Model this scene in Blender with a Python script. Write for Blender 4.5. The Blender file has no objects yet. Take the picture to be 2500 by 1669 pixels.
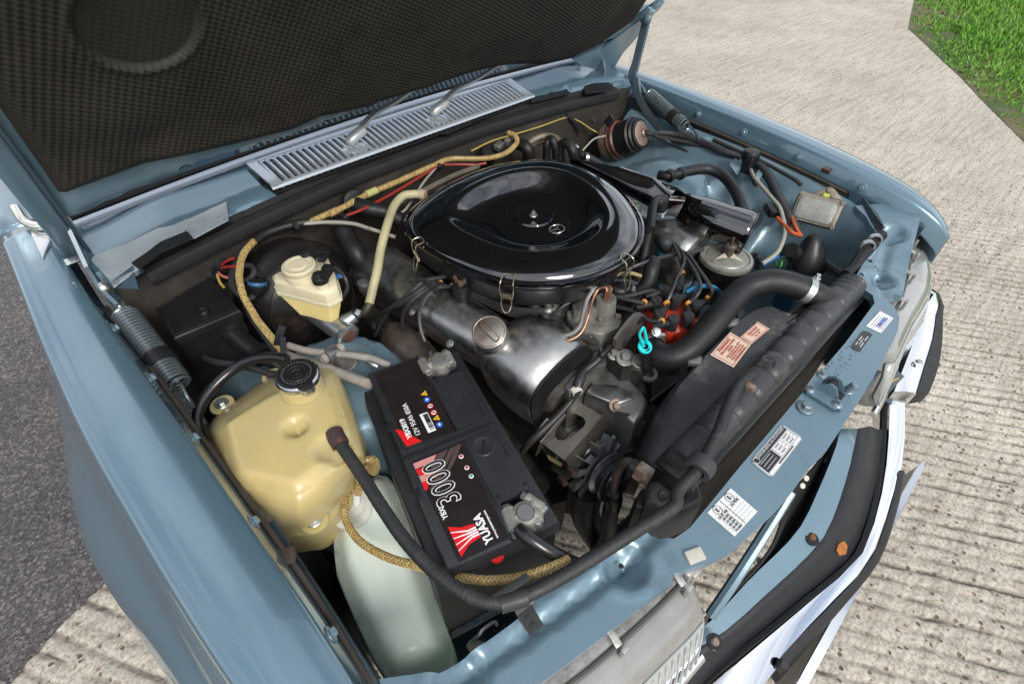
import bpy, bmesh, math, random
from mathutils import Vector, Matrix, noise
from mathutils.geometry import delaunay_2d_cdt

random.seed(7)
V = Vector
scene = bpy.context.scene
COL = scene.collection

# ------------------------------------------------------------------ camera
CAM_POS = V((-0.6765, -0.0678, 1.4192))
YAW, PITCH, ROLL, FPX = 0.7546, 0.7858, 0.0036, 1259.84      # focal length in photo pixels
PW, PH = 2500.0, 1669.0
FWD = V((math.sin(YAW)*math.cos(PITCH), math.cos(YAW)*math.cos(PITCH), -math.sin(PITCH)))
_r = FWD.cross(V((0, 0, 1))).normalized(); _u = _r.cross(FWD)
RGT = _r*math.cos(ROLL) + _u*math.sin(ROLL)
UPV = -_r*math.sin(ROLL) + _u*math.cos(ROLL)
cd = bpy.data.cameras.new('camera'); cam = bpy.data.objects.new('camera', cd); COL.objects.link(cam)
cam.matrix_world = Matrix(((RGT.x, UPV.x, -FWD.x, CAM_POS.x), (RGT.y, UPV.y, -FWD.y, CAM_POS.y), (RGT.z, UPV.z, -FWD.z, CAM_POS.z), (0, 0, 0, 1)))
cd.sensor_width = 36.0; cd.lens = FPX/PW*36.0; cd.clip_start = 0.02; cd.clip_end = 500
scene.camera = cam

# ------------------------------------------------------------------ world, sun, exposure
SUN_EL, SUN_AZ = 41.0, -163.0       # azimuth of the sun seen from the car: behind the photographer's left shoulder
sun_dir = V((math.sin(math.radians(SUN_AZ))*math.cos(math.radians(SUN_EL)), math.cos(math.radians(SUN_AZ))*math.cos(math.radians(SUN_EL)), math.sin(math.radians(SUN_EL))))
world = bpy.data.worlds.new('World'); scene.world = world; world.use_nodes = True
nt = world.node_tree; nt.nodes.clear()
def wn(t, **k):
    n = nt.nodes.new(t)
    for a, b in k.items(): setattr(n, a, b)
    return n
out = wn('ShaderNodeOutputWorld'); bg = wn('ShaderNodeBackground')
sky = wn('ShaderNodeTexSky', sky_type='NISHITA'); sky.sun_disc = False
sky.sun_elevation = math.radians(SUN_EL); sky.sun_rotation = math.radians(SUN_AZ)
sky.altitude = 50; sky.air_density = 1.0; sky.dust_density = 1.5
tcw = wn('ShaderNodeTexCoord'); mp = wn('ShaderNodeMapping'); mp.inputs['Scale'].default_value = (1.0, 1.0, 2.2)
nz = wn('ShaderNodeTexNoise'); nz.inputs['Scale'].default_value = 2.1; nz.inputs['Detail'].default_value = 9; nz.inputs['Roughness'].default_value = 0.58; nz.inputs['Distortion'].default_value = 0.35
rp = wn('ShaderNodeValToRGB'); rp.color_ramp.elements[0].position = 0.36; rp.color_ramp.elements[1].position = 0.60
rp.color_ramp.elements[0].color = (0.12, 0.12, 0.12, 1); rp.color_ramp.elements[1].color = (1, 1, 1, 1)
mxw = wn('ShaderNodeMixRGB'); mxw.inputs[2].default_value = (11.0, 11.4, 12.0, 1)
L = nt.links.new
L(tcw.outputs['Generated'], mp.inputs[0]); L(mp.outputs[0], nz.inputs['Vector']); L(nz.outputs['Fac'], rp.inputs[0])
L(rp.outputs[0], mxw.inputs[0]); L(sky.outputs[0], mxw.inputs[1]); L(mxw.outputs[0], bg.inputs[0]); L(bg.outputs[0], out.inputs[0])
bg.inputs[1].default_value = 0.10
sl = bpy.data.lights.new('sun', 'SUN'); sl.energy = 2.4; sl.angle = math.radians(22); sl.color = (1.0, 0.96, 0.9)
so = bpy.data.objects.new('sun', sl); COL.objects.link(so); so.rotation_euler = (-sun_dir).to_track_quat('-Z', 'Y').to_euler()
scene.view_settings.view_transform = 'Standard'; scene.view_settings.look = 'None'
scene.view_settings.exposure = 0.25; scene.view_settings.gamma = 1.0; scene.view_settings.use_curve_mapping = False
scene.render.engine = 'CYCLES'; scene.cycles.use_denoising = True
scene.cycles.max_bounces = 8; scene.cycles.transmission_bounces = 6; scene.cycles.caustics_reflective = False; scene.cycles.caustics_refractive = False

# ------------------------------------------------------------------ survey: where a sighted point stands at a known height / side / station
TILE = {'1': (0, 0), '2': (800, 0), '3': (1600, 0), '4': (0, 500), '5': (800, 500), '6': (1600, 500), '7': (0, 1069), '8': (800, 1069), '9': (1600, 1069)}
FINE = {'a': (1280, 560, 4.894), 'b': (1600, 640, 4.894), 'c': (1260, 860, 4.127), 'd': (1840, 780, 3.92), 'e': (1150, 230, 4.894), 'f': (1880, 430, 5.227), 'g': (640, 560, 5.228), 'h': (850, 660, 5.2275), 'B': (850, 820, 2.613)}
def sight(k, x, y):
    if k in FINE: ox, oy, sc = FINE[k]
    else: (ox, oy), sc = TILE[k], 2.61
    px, py = ox + x/sc, oy + y/sc
    return FWD*FPX + RGT*(px - PW/2) - UPV*(py - PH/2)
def U(k, x, y, z):
    d = sight(k, x, y); return CAM_POS + d*((z - CAM_POS.z)/d.z)
def UX(k, x, y, X):
    d = sight(k, x, y); return CAM_POS + d*((X - CAM_POS.x)/d.x)
def UY(k, x, y, Y):
    d = sight(k, x, y); return CAM_POS + d*((Y - CAM_POS.y)/d.y)
def UP(k, x, y, p0, n):
    d = sight(k, x, y); return CAM_POS + d*((p0 - CAM_POS).dot(n)/d.dot(n))
def Uf(k, x, y, zf, dz=0.0):           # sighted point on a surface z = zf(x, y)
    z = 0.78
    for _ in range(30):
        p = U(k, x, y, z); z = 0.5*z + 0.5*(zf(p.x, p.y) + dz)
    return U(k, x, y, z)
def line(k, pts):                      # [(x, y, z), ...] sighted on one tile
    return [U(k, x, y, z) for x, y, z in pts]

# ------------------------------------------------------------------ materials
MATS = {}
def mat(name, col, rough=0.5, metal=0.0, coat=0.0, var=0.12, vscale=18.0, bump=0.0, bscale=250.0, dirt=None, dirt_at=0.6, dirt_scale=9.0, rvar=0.12, spec=0.5, trans=0.0, sss=0.0, sss_rad=(1, 1, 1), sss_scale=0.01, ior=1.45, emit=None, coat_rough=0.05, alpha=1.0, flake=0.0):
    if name in MATS: return MATS[name]
    m = bpy.data.materials.new(name); m.use_nodes = True; MATS[name] = m
    t = m.node_tree; b = t.nodes['Principled BSDF']; lk = t.links.new
    def N(ty): return t.nodes.new(ty)
    b.inputs['Metallic'].default_value = metal; b.inputs['Coat Weight'].default_value = coat; b.inputs['Coat Roughness'].default_value = coat_rough
    b.inputs['Specular IOR Level'].default_value = spec; b.inputs['Transmission Weight'].default_value = trans; b.inputs['IOR'].default_value = ior
    b.inputs['Alpha'].default_value = alpha
    if sss:
        b.inputs['Subsurface Weight'].default_value = sss; b.inputs['Subsurface Radius'].default_value = sss_rad; b.inputs['Subsurface Scale'].default_value = sss_scale
    tc = N('ShaderNodeTexCoord'); gp = N('ShaderNodeNewGeometry')
    n1 = N('ShaderNodeTexNoise'); n1.inputs['Scale'].default_value = vscale; n1.inputs['Detail'].default_value = 7; n1.inputs['Roughness'].default_value = 0.62
    lk(gp.outputs['Position'], n1.inputs['Vector'])
    mr = N('ShaderNodeMapRange'); mr.inputs[1].default_value = 0.25; mr.inputs[2].default_value = 0.75; mr.inputs[3].default_value = 1 - var; mr.inputs[4].default_value = 1 + var
    lk(n1.outputs['Fac'], mr.inputs[0])
    hs = N('ShaderNodeHueSaturation'); hs.inputs['Color'].default_value = (*col, 1); lk(mr.outputs[0], hs.inputs['Value'])
    last = hs.outputs[0]
    if dirt is not None:
        n2 = N('ShaderNodeTexNoise'); n2.inputs['Scale'].default_value = dirt_scale; n2.inputs['Detail'].default_value = 10; n2.inputs['Roughness'].default_value = 0.7
        lk(gp.outputs['Position'], n2.inputs['Vector'])
        r2 = N('ShaderNodeValToRGB'); r2.color_ramp.elements[0].position = max(0, dirt_at - 0.1); r2.color_ramp.elements[1].position = min(1, dirt_at + 0.14)
        lk(n2.outputs['Fac'], r2.inputs[0])
        mx = N('ShaderNodeMixRGB'); mx.inputs[2].default_value = (*dirt, 1); lk(r2.outputs[0], mx.inputs[0]); lk(last, mx.inputs[1]); last = mx.outputs[0]
    lk(last, b.inputs['Base Color'])
    rr = N('ShaderNodeMapRange'); rr.inputs[1].default_value = 0.3; rr.inputs[2].default_value = 0.7; rr.inputs[3].default_value = max(0.01, rough*(1 - rvar)); rr.inputs[4].default_value = min(1, rough*(1 + rvar))
    n3 = N('ShaderNodeTexNoise'); n3.inputs['Scale'].default_value = vscale*1.7; n3.inputs['Detail'].default_value = 5
    lk(gp.outputs['Position'], n3.inputs['Vector']); lk(n3.outputs['Fac'], rr.inputs[0]); lk(rr.outputs[0], b.inputs['Roughness'])
    if bump:
        n4 = N('ShaderNodeTexNoise'); n4.inputs['Scale'].default_value = bscale; n4.inputs['Detail'].default_value = 4
        lk(gp.outputs['Position'], n4.inputs['Vector'])
        bp = N('ShaderNodeBump'); bp.inputs['Strength'].default_value = bump; bp.inputs['Distance'].default_value = 0.002
        lk(n4.outputs['Fac'], bp.inputs['Height']); lk(bp.outputs[0], b.inputs['Normal'])
    if emit: b.inputs['Emission Color'].default_value = (*emit, 1); b.inputs['Emission Strength'].default_value = 1
    m.diffuse_color = (*col, 1)
    return m
def paint(): return mat('blue_metallic_paint', (0.130, 0.215, 0.272), rough=0.27, metal=0.5, coat=1.0, var=0.04, vscale=3, rvar=0.05, coat_rough=0.02)
def bay_paint(): return mat('engine_bay_blue_paint', (0.150, 0.235, 0.288), rough=0.34, metal=0.3, coat=0.5, var=0.07, vscale=14, dirt=(0.09, 0.12, 0.14), dirt_at=0.66, dirt_scale=11, bump=0.04, bscale=60, coat_rough=0.12)
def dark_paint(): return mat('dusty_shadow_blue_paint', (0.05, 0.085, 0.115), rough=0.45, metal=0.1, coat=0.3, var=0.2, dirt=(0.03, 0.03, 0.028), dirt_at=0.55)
def rubber(): return mat('black_rubber', (0.011, 0.011, 0.012), rough=0.5, var=0.3, vscale=30, dirt=(0.045, 0.042, 0.037), dirt_at=0.72, dirt_scale=22, bump=0.1)
def plastic(): return mat('black_plastic', (0.011, 0.011, 0.0125), rough=0.38, var=0.25, vscale=25, dirt=(0.04, 0.038, 0.034), dirt_at=0.70, dirt_scale=16, bump=0.08)
def gloss_black():
    m = mat('gloss_black_enamel', (0.0035, 0.0035, 0.0045), rough=0.09, coat=1.0, var=0.2, rvar=0.1, coat_rough=0.015); m.node_tree.nodes['Principled BSDF'].inputs['Coat IOR'].default_value = 1.8; return m
def satin_black(): return mat('satin_black_enamel', (0.010, 0.010, 0.011), rough=0.3, coat=0.3, var=0.3, dirt=(0.03, 0.027, 0.024), dirt_at=0.62, coat_rough=0.2)
def alloy(): return mat('dull_cast_aluminium', (0.42, 0.42, 0.41), rough=0.36, metal=1.0, var=0.14, vscale=35, dirt=(0.27, 0.265, 0.25), dirt_at=0.62, dirt_scale=9, rvar=0.25)
def rough_alloy(): return mat('grimy_cast_aluminium', (0.32, 0.315, 0.30), rough=0.46, metal=0.8, var=0.22, vscale=40, dirt=(0.13, 0.125, 0.11), dirt_at=0.60, dirt_scale=16, bump=0.1, bscale=330)
def zinc(): return mat('zinc_plated_steel', (0.50, 0.52, 0.52), rough=0.33, metal=0.9, var=0.2, vscale=50, dirt=(0.22, 0.2, 0.15), dirt_at=0.62, dirt_scale=30, bump=0.12)
def chrome(): return mat('chrome', (0.82, 0.83, 0.85), rough=0.045, metal=1.0, var=0.02, rvar=0.3)
def brushed(): return mat('satin_stainless', (0.55, 0.56, 0.58), rough=0.22, metal=1.0, var=0.06)
def rust(): return mat('rusty_steel', (0.16, 0.075, 0.04), rough=0.75, metal=0.3, var=0.4, vscale=60, dirt=(0.30, 0.27, 0.24), dirt_at=0.58, dirt_scale=35, bump=0.3)
def grime(): return mat('oily_dark_casting', (0.030, 0.027, 0.023), rough=0.6, metal=0.3, var=0.5, vscale=30, dirt=(0.10, 0.085, 0.065), dirt_at=0.63, dirt_scale=18, bump=0.5, bscale=160)
def white_plastic(): return mat('ivory_plastic', (0.72, 0.70, 0.62), rough=0.4, var=0.05)

# ------------------------------------------------------------------ mesh helpers
WM = {}
def thing(name, label, cat, loc, group=None):
    o = bpy.data.objects.new(name, None); COL.objects.link(o); o.location = loc; o.empty_display_size = 0.05
    o['label'] = label; o['category'] = cat
    if group: o['group'] = group
    WM[o] = Matrix.Translation(V(loc)); return o
def inst(name, me, M, parent=None, label=None, cat=None, group=None, kind=None):
    o = bpy.data.objects.new(name, me); COL.objects.link(o)
    if parent is not None:
        o.parent = parent; o.matrix_parent_inverse = WM[parent].inverted()
    o.matrix_basis = M; WM[o] = M.copy()
    if label: o['label'] = label
    if cat: o['category'] = cat
    if group: o['group'] = group
    if kind: o['kind'] = kind
    return o
def bm_mesh(name, bm, m, smooth=38):
    bmesh.ops.remove_doubles(bm, verts=bm.verts, dist=1e-6)
    bmesh.ops.recalc_face_normals(bm, faces=bm.faces)
    me = bpy.data.meshes.new(name); bm.to_mesh(me); bm.free()
    for mm in (m if isinstance(m, (list, tuple)) else [m]): me.materials.append(mm)
    if smooth:
        me.shade_smooth(); me.set_sharp_from_angle(angle=math.radians(smooth))
    return me
def put(name, bm, m, parent=None, label=None, cat=None, group=None, kind=None, smooth=38):
    if not bm.verts: raise ValueError(name)
    c = V((0, 0, 0)); lo = V((1e9,)*3); hi = V((-1e9,)*3)
    for v in bm.verts:
        for i in range(3): lo[i] = min(lo[i], v.co[i]); hi[i] = max(hi[i], v.co[i])
    c = (lo + hi)/2; c.z = lo.z
    for v in bm.verts: v.co -= c
    return inst(name, bm_mesh(name, bm, m, smooth), Matrix.Translation(c), parent, label, cat, group, kind)
def B(): return bmesh.new()
def frame(o, z, x=None):
    z = V(z).normalized(); x = V(x) if x is not None else (V((1, 0, 0)) if abs(z.x) < 0.9 else V((0, 1, 0)))
    y = z.cross(x).normalized(); x = y.cross(z)
    return Matrix(((x.x, y.x, z.x, o[0]), (x.y, y.y, z.y, o[1]), (x.z, y.z, z.z, o[2]), (0, 0, 0, 1)))
def merge(bm, b2, M=None):
    if M is not None: bmesh.ops.transform(b2, matrix=M, verts=b2.verts)
    me = bpy.data.meshes.new('tmp'); b2.to_mesh(me); b2.free(); bm.from_mesh(me); bpy.data.meshes.remove(me)
def box(bm, sx, sy, sz, M=None, bev=0.0, seg=2, taper=1.0):
    b = B(); bmesh.ops.create_cube(b, size=1.0)
    for v in b.verts:
        k = taper if v.co.z > 0 else 1.0
        v.co = V((v.co.x*sx*k, v.co.y*sy*k, v.co.z*sz))
    if bev: bmesh.ops.bevel(b, geom=list(b.edges), offset=bev, segments=seg, affect='EDGES', profile=0.5)
    merge(bm, b, M); return bm
def lathe(bm, prof, M=None, segs=28, ang=None):
    b = B(); rings = []
    for r, z in prof:
        if r < 1e-6: rings.append([b.verts.new((0, 0, z))])
        else: rings.append([b.verts.new((r*math.cos(2*math.pi*i/segs), r*math.sin(2*math.pi*i/segs), z)) for i in range(segs)])
    for a, c in zip(rings, rings[1:]):
        for i in range(segs):
            j = (i + 1) % segs
            if len(a) == 1 and len(c) == 1: continue
            if len(a) == 1: b.faces.new((a[0], c[i], c[j]))
            elif len(c) == 1: b.faces.new((a[i], a[j], c[0]))
            else: b.faces.new((a[i], a[j], c[j], c[i]))
    merge(bm, b, M); return bm
def smoothpath(pts, n=6):
    pts = [V(p) for p in pts]
    if len(pts) < 3: return pts
    P = [pts[0]*2 - pts[1]] + pts + [pts[-1]*2 - pts[-2]]; o = []
    for i in range(1, len(P) - 2):
        p0, p1, p2, p3 = P[i-1:i+3]
        for j in range(n):
            t = j/n; o.append(0.5*((2*p1) + (p2 - p0)*t + (2*p0 - 5*p1 + 4*p2 - p3)*t*t + (3*p1 - p0 - 3*p2 + p3)*t**3))
    o.append(pts[-1]); return o
def tube(bm, pts, r, segs=10, n=6, caps=True, flat=1.0):
    path = smoothpath(pts, n) if n else [V(p) for p in pts]
    rs = r if callable(r) else (lambda t: r)
    if isinstance(r, (list, tuple)):
        rl = list(r); rs = lambda t: rl[min(int(t*(len(rl)-1)), len(rl)-2)]*(1 - (t*(len(rl)-1) - min(int(t*(len(rl)-1)), len(rl)-2))) + rl[min(int(t*(len(rl)-1)), len(rl)-2)+1]*(t*(len(rl)-1) - min(int(t*(len(rl)-1)), len(rl)-2))
    b = B(); rings = []; nv = None
    for i, p in enumerate(path):
        d = (path[min(i+1, len(path)-1)] - path[max(i-1, 0)])
        d = d.normalized() if d.length > 1e-9 else V((0, 0, 1))
        if nv is None: nv = d.orthogonal().normalized()
        else: nv = (nv - d*nv.dot(d)).normalized()
        bn = d.cross(nv); rr = rs(i/max(1, len(path)-1))
        rings.append([b.verts.new(p + nv*(rr*math.cos(2*math.pi*k/segs)) + bn*(rr*flat*math.sin(2*math.pi*k/segs))) for k in range(segs)])
    for a, c in zip(rings, rings[1:]):
        for k in range(segs): b.faces.new((a[k], a[(k+1) % segs], c[(k+1) % segs], c[k]))
    if caps: b.faces.new(rings[0]); b.faces.new(rings[-1][::-1])
    merge(bm, b); return bm
def loft(bm, rings, closed=True, caps=True, M=None):
    b = B(); R = [[b.verts.new(V(p)) for p in r] for r in rings]; n = len(R[0])
    for a, c in zip(R, R[1:]):
        for i in range(n if closed else n - 1): b.faces.new((a[i], a[(i+1) % n], c[(i+1) % n], c[i]))
    if caps and closed: b.faces.new(R[0][::-1]); b.faces.new(R[-1])
    merge(bm, b, M); return bm
def prism(bm, outline, z0, z1, M=None, bev=0.0, seg=2):
    b = B(); lo = [b.verts.new((x, y, z0)) for x, y in outline]; hi = [b.verts.new((x, y, z1)) for x, y in outline]; n = len(lo)
    b.faces.new(lo[::-1]); top = b.faces.new(hi)
    for i in range(n): b.faces.new((lo[i], lo[(i+1) % n], hi[(i+1) % n], hi[i]))
    if bev: bmesh.ops.bevel(b, geom=list(top.edges), offset=bev, segments=seg, affect='EDGES', profile=0.5)
    bmesh.ops.triangulate(b, faces=[f for f in b.faces if len(f.verts) > 4])
    merge(bm, b, M); return bm
def rrect(w, h, r, n=4):
    o = []
    for cx, cy, a in ((w/2-r, h/2-r, 0), (-w/2+r, h/2-r, 90), (-w/2+r, -h/2+r, 180), (w/2-r, -h/2+r, 270)):
        for i in range(n+1):
            t = math.radians(a + 90*i/n); o.append((cx + r*math.cos(t), cy + r*math.sin(t)))
    return o
def inside(p, poly):
    x, y = p; c = False; n = len(poly)
    for i in range(n):
        x1, y1 = poly[i]; x2, y2 = poly[(i+1) % n]
        if (y1 > y) != (y2 > y) and x < (x2 - x1)*(y - y1)/(y2 - y1) + x1: c = not c
    return c
def seg_dist(p, a, b):
    ax, ay = a; bx, by = b; dx, dy = bx-ax, by-ay; L2 = dx*dx + dy*dy
    t = 0 if L2 == 0 else max(0, min(1, ((p[0]-ax)*dx + (p[1]-ay)*dy)/L2))
    return math.hypot(p[0]-ax-t*dx, p[1]-ay-t*dy)
def sheet(bm, outline, zf, step, thick=0.0, extra=(), fold=0.0, holes=()):
    """a pressed sheet: plan outline, height function, optional folded-down edge"""
    o = []
    for i, a in enumerate(outline):
        b2 = outline[(i+1) % len(outline)]; k = max(1, int(math.hypot(b2[0]-a[0], b2[1]-a[1])/step))
        for j in range(k): o.append((a[0] + (b2[0]-a[0])*j/k, a[1] + (b2[1]-a[1])*j/k))
    pts = [V(p) for p in o]; edges = [(i, (i+1) % len(o)) for i in range(len(o))]
    xs = [p[0] for p in o]; ys = [p[1] for p in o]
    gx = min(xs) + step*0.5
    row = 0
    while gx < max(xs):
        gy = min(ys) + step*(0.5 if row % 2 else 0.25)
        while gy < max(ys):
            if inside((gx, gy), o) and min((abs(gx-q[0]) + abs(gy-q[1])) for q in o) > step*0.6 and all(math.hypot(gx-h[0], gy-h[1]) > h[2]*1.25 for h in holes): pts.append(V((gx, gy)))
            gy += step
        gx += step*0.9; row += 1
    for e in extra: pts.append(V(e))
    for hx, hy, hr in holes:
        s = len(pts)
        for i in range(12): pts.append(V((hx + hr*math.cos(i*math.pi/6), hy + hr*math.sin(i*math.pi/6))))
        edges += [(s+i, s+(i+1) % 12) for i in range(12)]
    vs, es, fs, *_ = delaunay_2d_cdt(pts, edges, [], 1, 1e-6)
    b = B(); bv = [b.verts.new((p.x, p.y, zf(p.x, p.y))) for p in vs]
    for f in fs:
        cx = sum(vs[i].x for i in f)/len(f); cy = sum(vs[i].y for i in f)/len(f)
        if any(math.hypot(cx-h[0], cy-h[1]) < h[2]*0.99 for h in holes): continue
        if not inside((cx, cy), o): continue
        try: b.faces.new([bv[i] for i in f])
        except ValueError: pass
    bmesh.ops.delete(b, geom=[v for v in b.verts if not v.link_faces], context='VERTS')
    bmesh.ops.recalc_face_normals(b, faces=b.faces)
    if b.faces and sum(f.normal.z for f in b.faces) < 0: bmesh.ops.reverse_faces(b, faces=b.faces)
    if fold:
        be = [e for e in b.edges if len(e.link_faces) == 1]
        r = bmesh.ops.extrude_edge_only(b, edges=be)
        for v in [g for g in r['geom'] if isinstance(g, bmesh.types.BMVert)]: v.co.z -= fold
    merge(bm, b); return bm
def interp(x, tab):
    if x <= tab[0][0]: return tab[0][1]
    for (a, b), (c, d) in zip(tab, tab[1:]):
        if x <= c:
            t = (x-a)/(c-a); t = t*t*(3-2*t); return b + (d-b)*t
    return tab[-1][1]
def lin(x, tab):
    if x <= tab[0][0]: return tab[0][1]
    for (a, b), (c, d) in zip(tab, tab[1:]):
        if x <= c: return b + (d-b)*(x-a)/(c-a)
    return tab[-1][1]
def smooth01(t):
    t = max(0.0, min(1.0, t)); return t*t*(3-2*t)
_BOLT = {}
def bolt_mesh(r, m):
    k = (round(r, 5), m.name)
    if k not in _BOLT:
        bm = B(); lathe(bm, [(0, 0), (r*1.75, 0), (r*1.75, r*0.25), (r*1.55, r*0.38), (0, r*0.38)], segs=18)
        hexa = [(r*math.cos(math.pi/3*i), r*math.sin(math.pi/3*i)) for i in range(6)]
        prism(bm, hexa, r*0.3, r*1.15, bev=r*0.12, seg=1)
        _BOLT[k] = bm_mesh('bolt', bm, m, 30)
    return _BOLT[k]
def bolt(p, n, r, m, parent, name='bolt'):
    return inst(name, bolt_mesh(r, m), frame(p, n), parent)
def text(name, s, size, M, m, parent, extrude=0.0003, align='CENTER', bold=0.0, sx=1.0, outline=0):
    cu = bpy.data.curves.new(name, 'FONT'); cu.body = s; cu.size = size; cu.align_x = align; cu.align_y = 'CENTER'; cu.extrude = extrude; cu.offset = bold
    cu.resolution_u = 3
    ob = bpy.data.objects.new(name, cu); me = bpy.data.meshes.new_from_object(ob); bpy.data.objects.remove(ob); bpy.data.curves.remove(cu)
    me.materials.append(m) if not me.materials else me.materials.__setitem__(0, m)
    return inst(name, me, M @ Matrix.Diagonal((sx, 1, 1, 1)), parent)
def quadplate(bm, c, th):
    """thin plate through 4 world corners, given thickness along its normal"""
    c = [V(p) for p in c]; n = (c[1]-c[0]).cross(c[3]-c[0]).normalized()
    b = B(); a = [b.verts.new(p + n*th/2) for p in c]; d = [b.verts.new(p - n*th/2) for p in c]
    b.faces.new(a); b.faces.new(d[::-1])
    for i in range(len(c)): b.faces.new((a[i], d[i], d[(i+1) % len(c)], a[(i+1) % len(c)]))
    merge(bm, b); return bm
def strip(bm, pts, w, th, up=None):
    """flat bar along pts: width w across `up`, thickness th"""
    pts = [V(p) for p in pts]; up = V(up) if up is not None else V((0, 0, 1)); rings = []
    for i, p in enumerate(pts):
        d = (pts[min(i+1, len(pts)-1)] - pts[max(i-1, 0)]).normalized(); s = d.cross(up).normalized(); u = s.cross(d)
        ww = w[i] if isinstance(w, (list, tuple)) else w
        rings.append([p + s*ww/2 + u*th/2, p - s*ww/2 + u*th/2, p - s*ww/2 - u*th/2, p + s*ww/2 - u*th/2])
    loft(bm, rings); return bm
# ================================================================== GROUND
ROAD = V((0.86, 0.51, 0)).normalized(); CROSS = V((0.51, -0.86, 0)).normalized()   # along the lane, across it
def concrete_mat():
    m = bpy.data.materials.new('brushed_concrete'); m.use_nodes = True; t = m.node_tree; b = t.nodes['Principled BSDF']; lk = t.links.new
    N = t.nodes.new
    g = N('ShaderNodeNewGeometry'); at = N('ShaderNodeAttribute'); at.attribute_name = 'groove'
    n1 = N('ShaderNodeTexNoise'); n1.inputs['Scale'].default_value = 1.1; n1.inputs['Detail'].default_value = 8; n1.inputs['Roughness'].default_value = 0.65
    n2 = N('ShaderNodeTexNoise'); n2.inputs['Scale'].default_value = 105; n2.inputs['Detail'].default_value = 6; n2.inputs['Roughness'].default_value = 0.7
    vo = N('ShaderNodeTexVoronoi'); vo.inputs['Scale'].default_value = 75; vo.inputs['Randomness'].default_value = 1.0
    for n in (n1, n2, vo): lk(g.outputs['Position'], n.inputs['Vector'])
    r1 = N('ShaderNodeValToRGB'); e = r1.color_ramp.elements; e[0].position = 0.3; e[0].color = (0.38, 0.35, 0.305, 1); e[1].position = 0.7; e[1].color = (0.53, 0.495, 0.44, 1)
    lk(n1.outputs['Fac'], r1.inputs[0])
    r2 = N('ShaderNodeValToRGB'); e = r2.color_ramp.elements; e[0].position = 0.30; e[0].color = (0.30, 0.285, 0.26, 1); e[1].position = 0.56; e[1].color = (1.2, 1.18, 1.14, 1)
    lk(n2.outputs['Fac'], r2.inputs[0])
    m1 = N('ShaderNodeMixRGB'); m1.blend_type = 'MULTIPLY'; m1.inputs[0].default_value = 0.85; lk(r1.outputs[0], m1.inputs[1]); lk(r2.outputs[0], m1.inputs[2])
    # stones showing in the wear surface
    sep = N('ShaderNodeSeparateColor'); lk(vo.outputs['Color'], sep.inputs[0])
    pick = N('ShaderNodeMath'); pick.operation = 'GREATER_THAN'; pick.inputs[1].default_value = 0.80; lk(sep.outputs[0], pick.inputs[0])
    near = N('ShaderNodeMath'); near.operation = 'LESS_THAN'; near.inputs[1].default_value = 0.42; lk(vo.outputs['Distance'], near.inputs[0])
    both = N('ShaderNodeMath'); both.operation = 'MULTIPLY'; lk(pick.outputs[0], both.inputs[0]); lk(near.outputs[0], both.inputs[1])
    r3 = N('ShaderNodeValToRGB'); e = r3.color_ramp.elements; e[0].color = (0.10, 0.09, 0.08, 1); e[1].color = (0.48, 0.42, 0.33, 1); e.new(0.5).color = (0.22, 0.155, 0.11, 1); lk(sep.outputs[1], r3.inputs[0])
    m2 = N('ShaderNodeMixRGB'); lk(both.outputs[0], m2.inputs[0]); lk(m1.outputs[0], m2.inputs[1]); lk(r3.outputs[0], m2.inputs[2])
    mpg = N('ShaderNodeMapping'); mpg.inputs['Rotation'].default_value = (0, 0, math.radians(59)); mpg.inputs['Scale'].default_value = (3, 42, 1); lk(g.outputs['Position'], mpg.inputs[0])
    ns = N('ShaderNodeTexNoise'); ns.inputs['Scale'].default_value = 1.0; ns.inputs['Detail'].default_value = 6; ns.inputs['Roughness'].default_value = 0.7; lk(mpg.outputs[0], ns.inputs['Vector'])
    rs_ = N('ShaderNodeValToRGB'); rs_.color_ramp.elements[0].position = 0.34; rs_.color_ramp.elements[0].color = (0.62, 0.60, 0.57, 1); rs_.color_ramp.elements[1].position = 0.58; rs_.color_ramp.elements[1].color = (1.06, 1.05, 1.03, 1); lk(ns.outputs['Fac'], rs_.inputs[0])
    ms = N('ShaderNodeMixRGB'); ms.blend_type = 'MULTIPLY'; ms.inputs[0].default_value = 0.75; lk(m2.outputs[0], ms.inputs[1]); lk(rs_.outputs[0], ms.inputs[2]); m2 = ms
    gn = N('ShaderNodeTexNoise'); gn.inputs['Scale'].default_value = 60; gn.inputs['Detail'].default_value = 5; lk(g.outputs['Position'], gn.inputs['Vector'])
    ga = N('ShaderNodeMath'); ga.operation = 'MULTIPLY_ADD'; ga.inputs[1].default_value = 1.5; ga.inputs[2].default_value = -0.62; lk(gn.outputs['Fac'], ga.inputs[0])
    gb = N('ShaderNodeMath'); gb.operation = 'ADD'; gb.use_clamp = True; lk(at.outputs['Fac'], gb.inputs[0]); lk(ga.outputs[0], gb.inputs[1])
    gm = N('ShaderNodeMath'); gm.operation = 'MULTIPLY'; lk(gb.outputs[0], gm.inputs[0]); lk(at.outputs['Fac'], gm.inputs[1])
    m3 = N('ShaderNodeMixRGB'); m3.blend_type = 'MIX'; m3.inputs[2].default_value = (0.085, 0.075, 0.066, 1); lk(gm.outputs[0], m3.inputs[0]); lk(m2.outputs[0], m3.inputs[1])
    lk(m3.outputs[0], b.inputs['Base Color']); b.inputs['Roughness'].default_value = 0.9
    bp = N('ShaderNodeBump'); bp.inputs['Strength'].default_value = 0.7; bp.inputs['Distance'].default_value = 0.004; lk(n2.outputs['Fac'], bp.inputs['Height']); lk(bp.outputs[0], b.inputs['Normal'])
    return m
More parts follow.
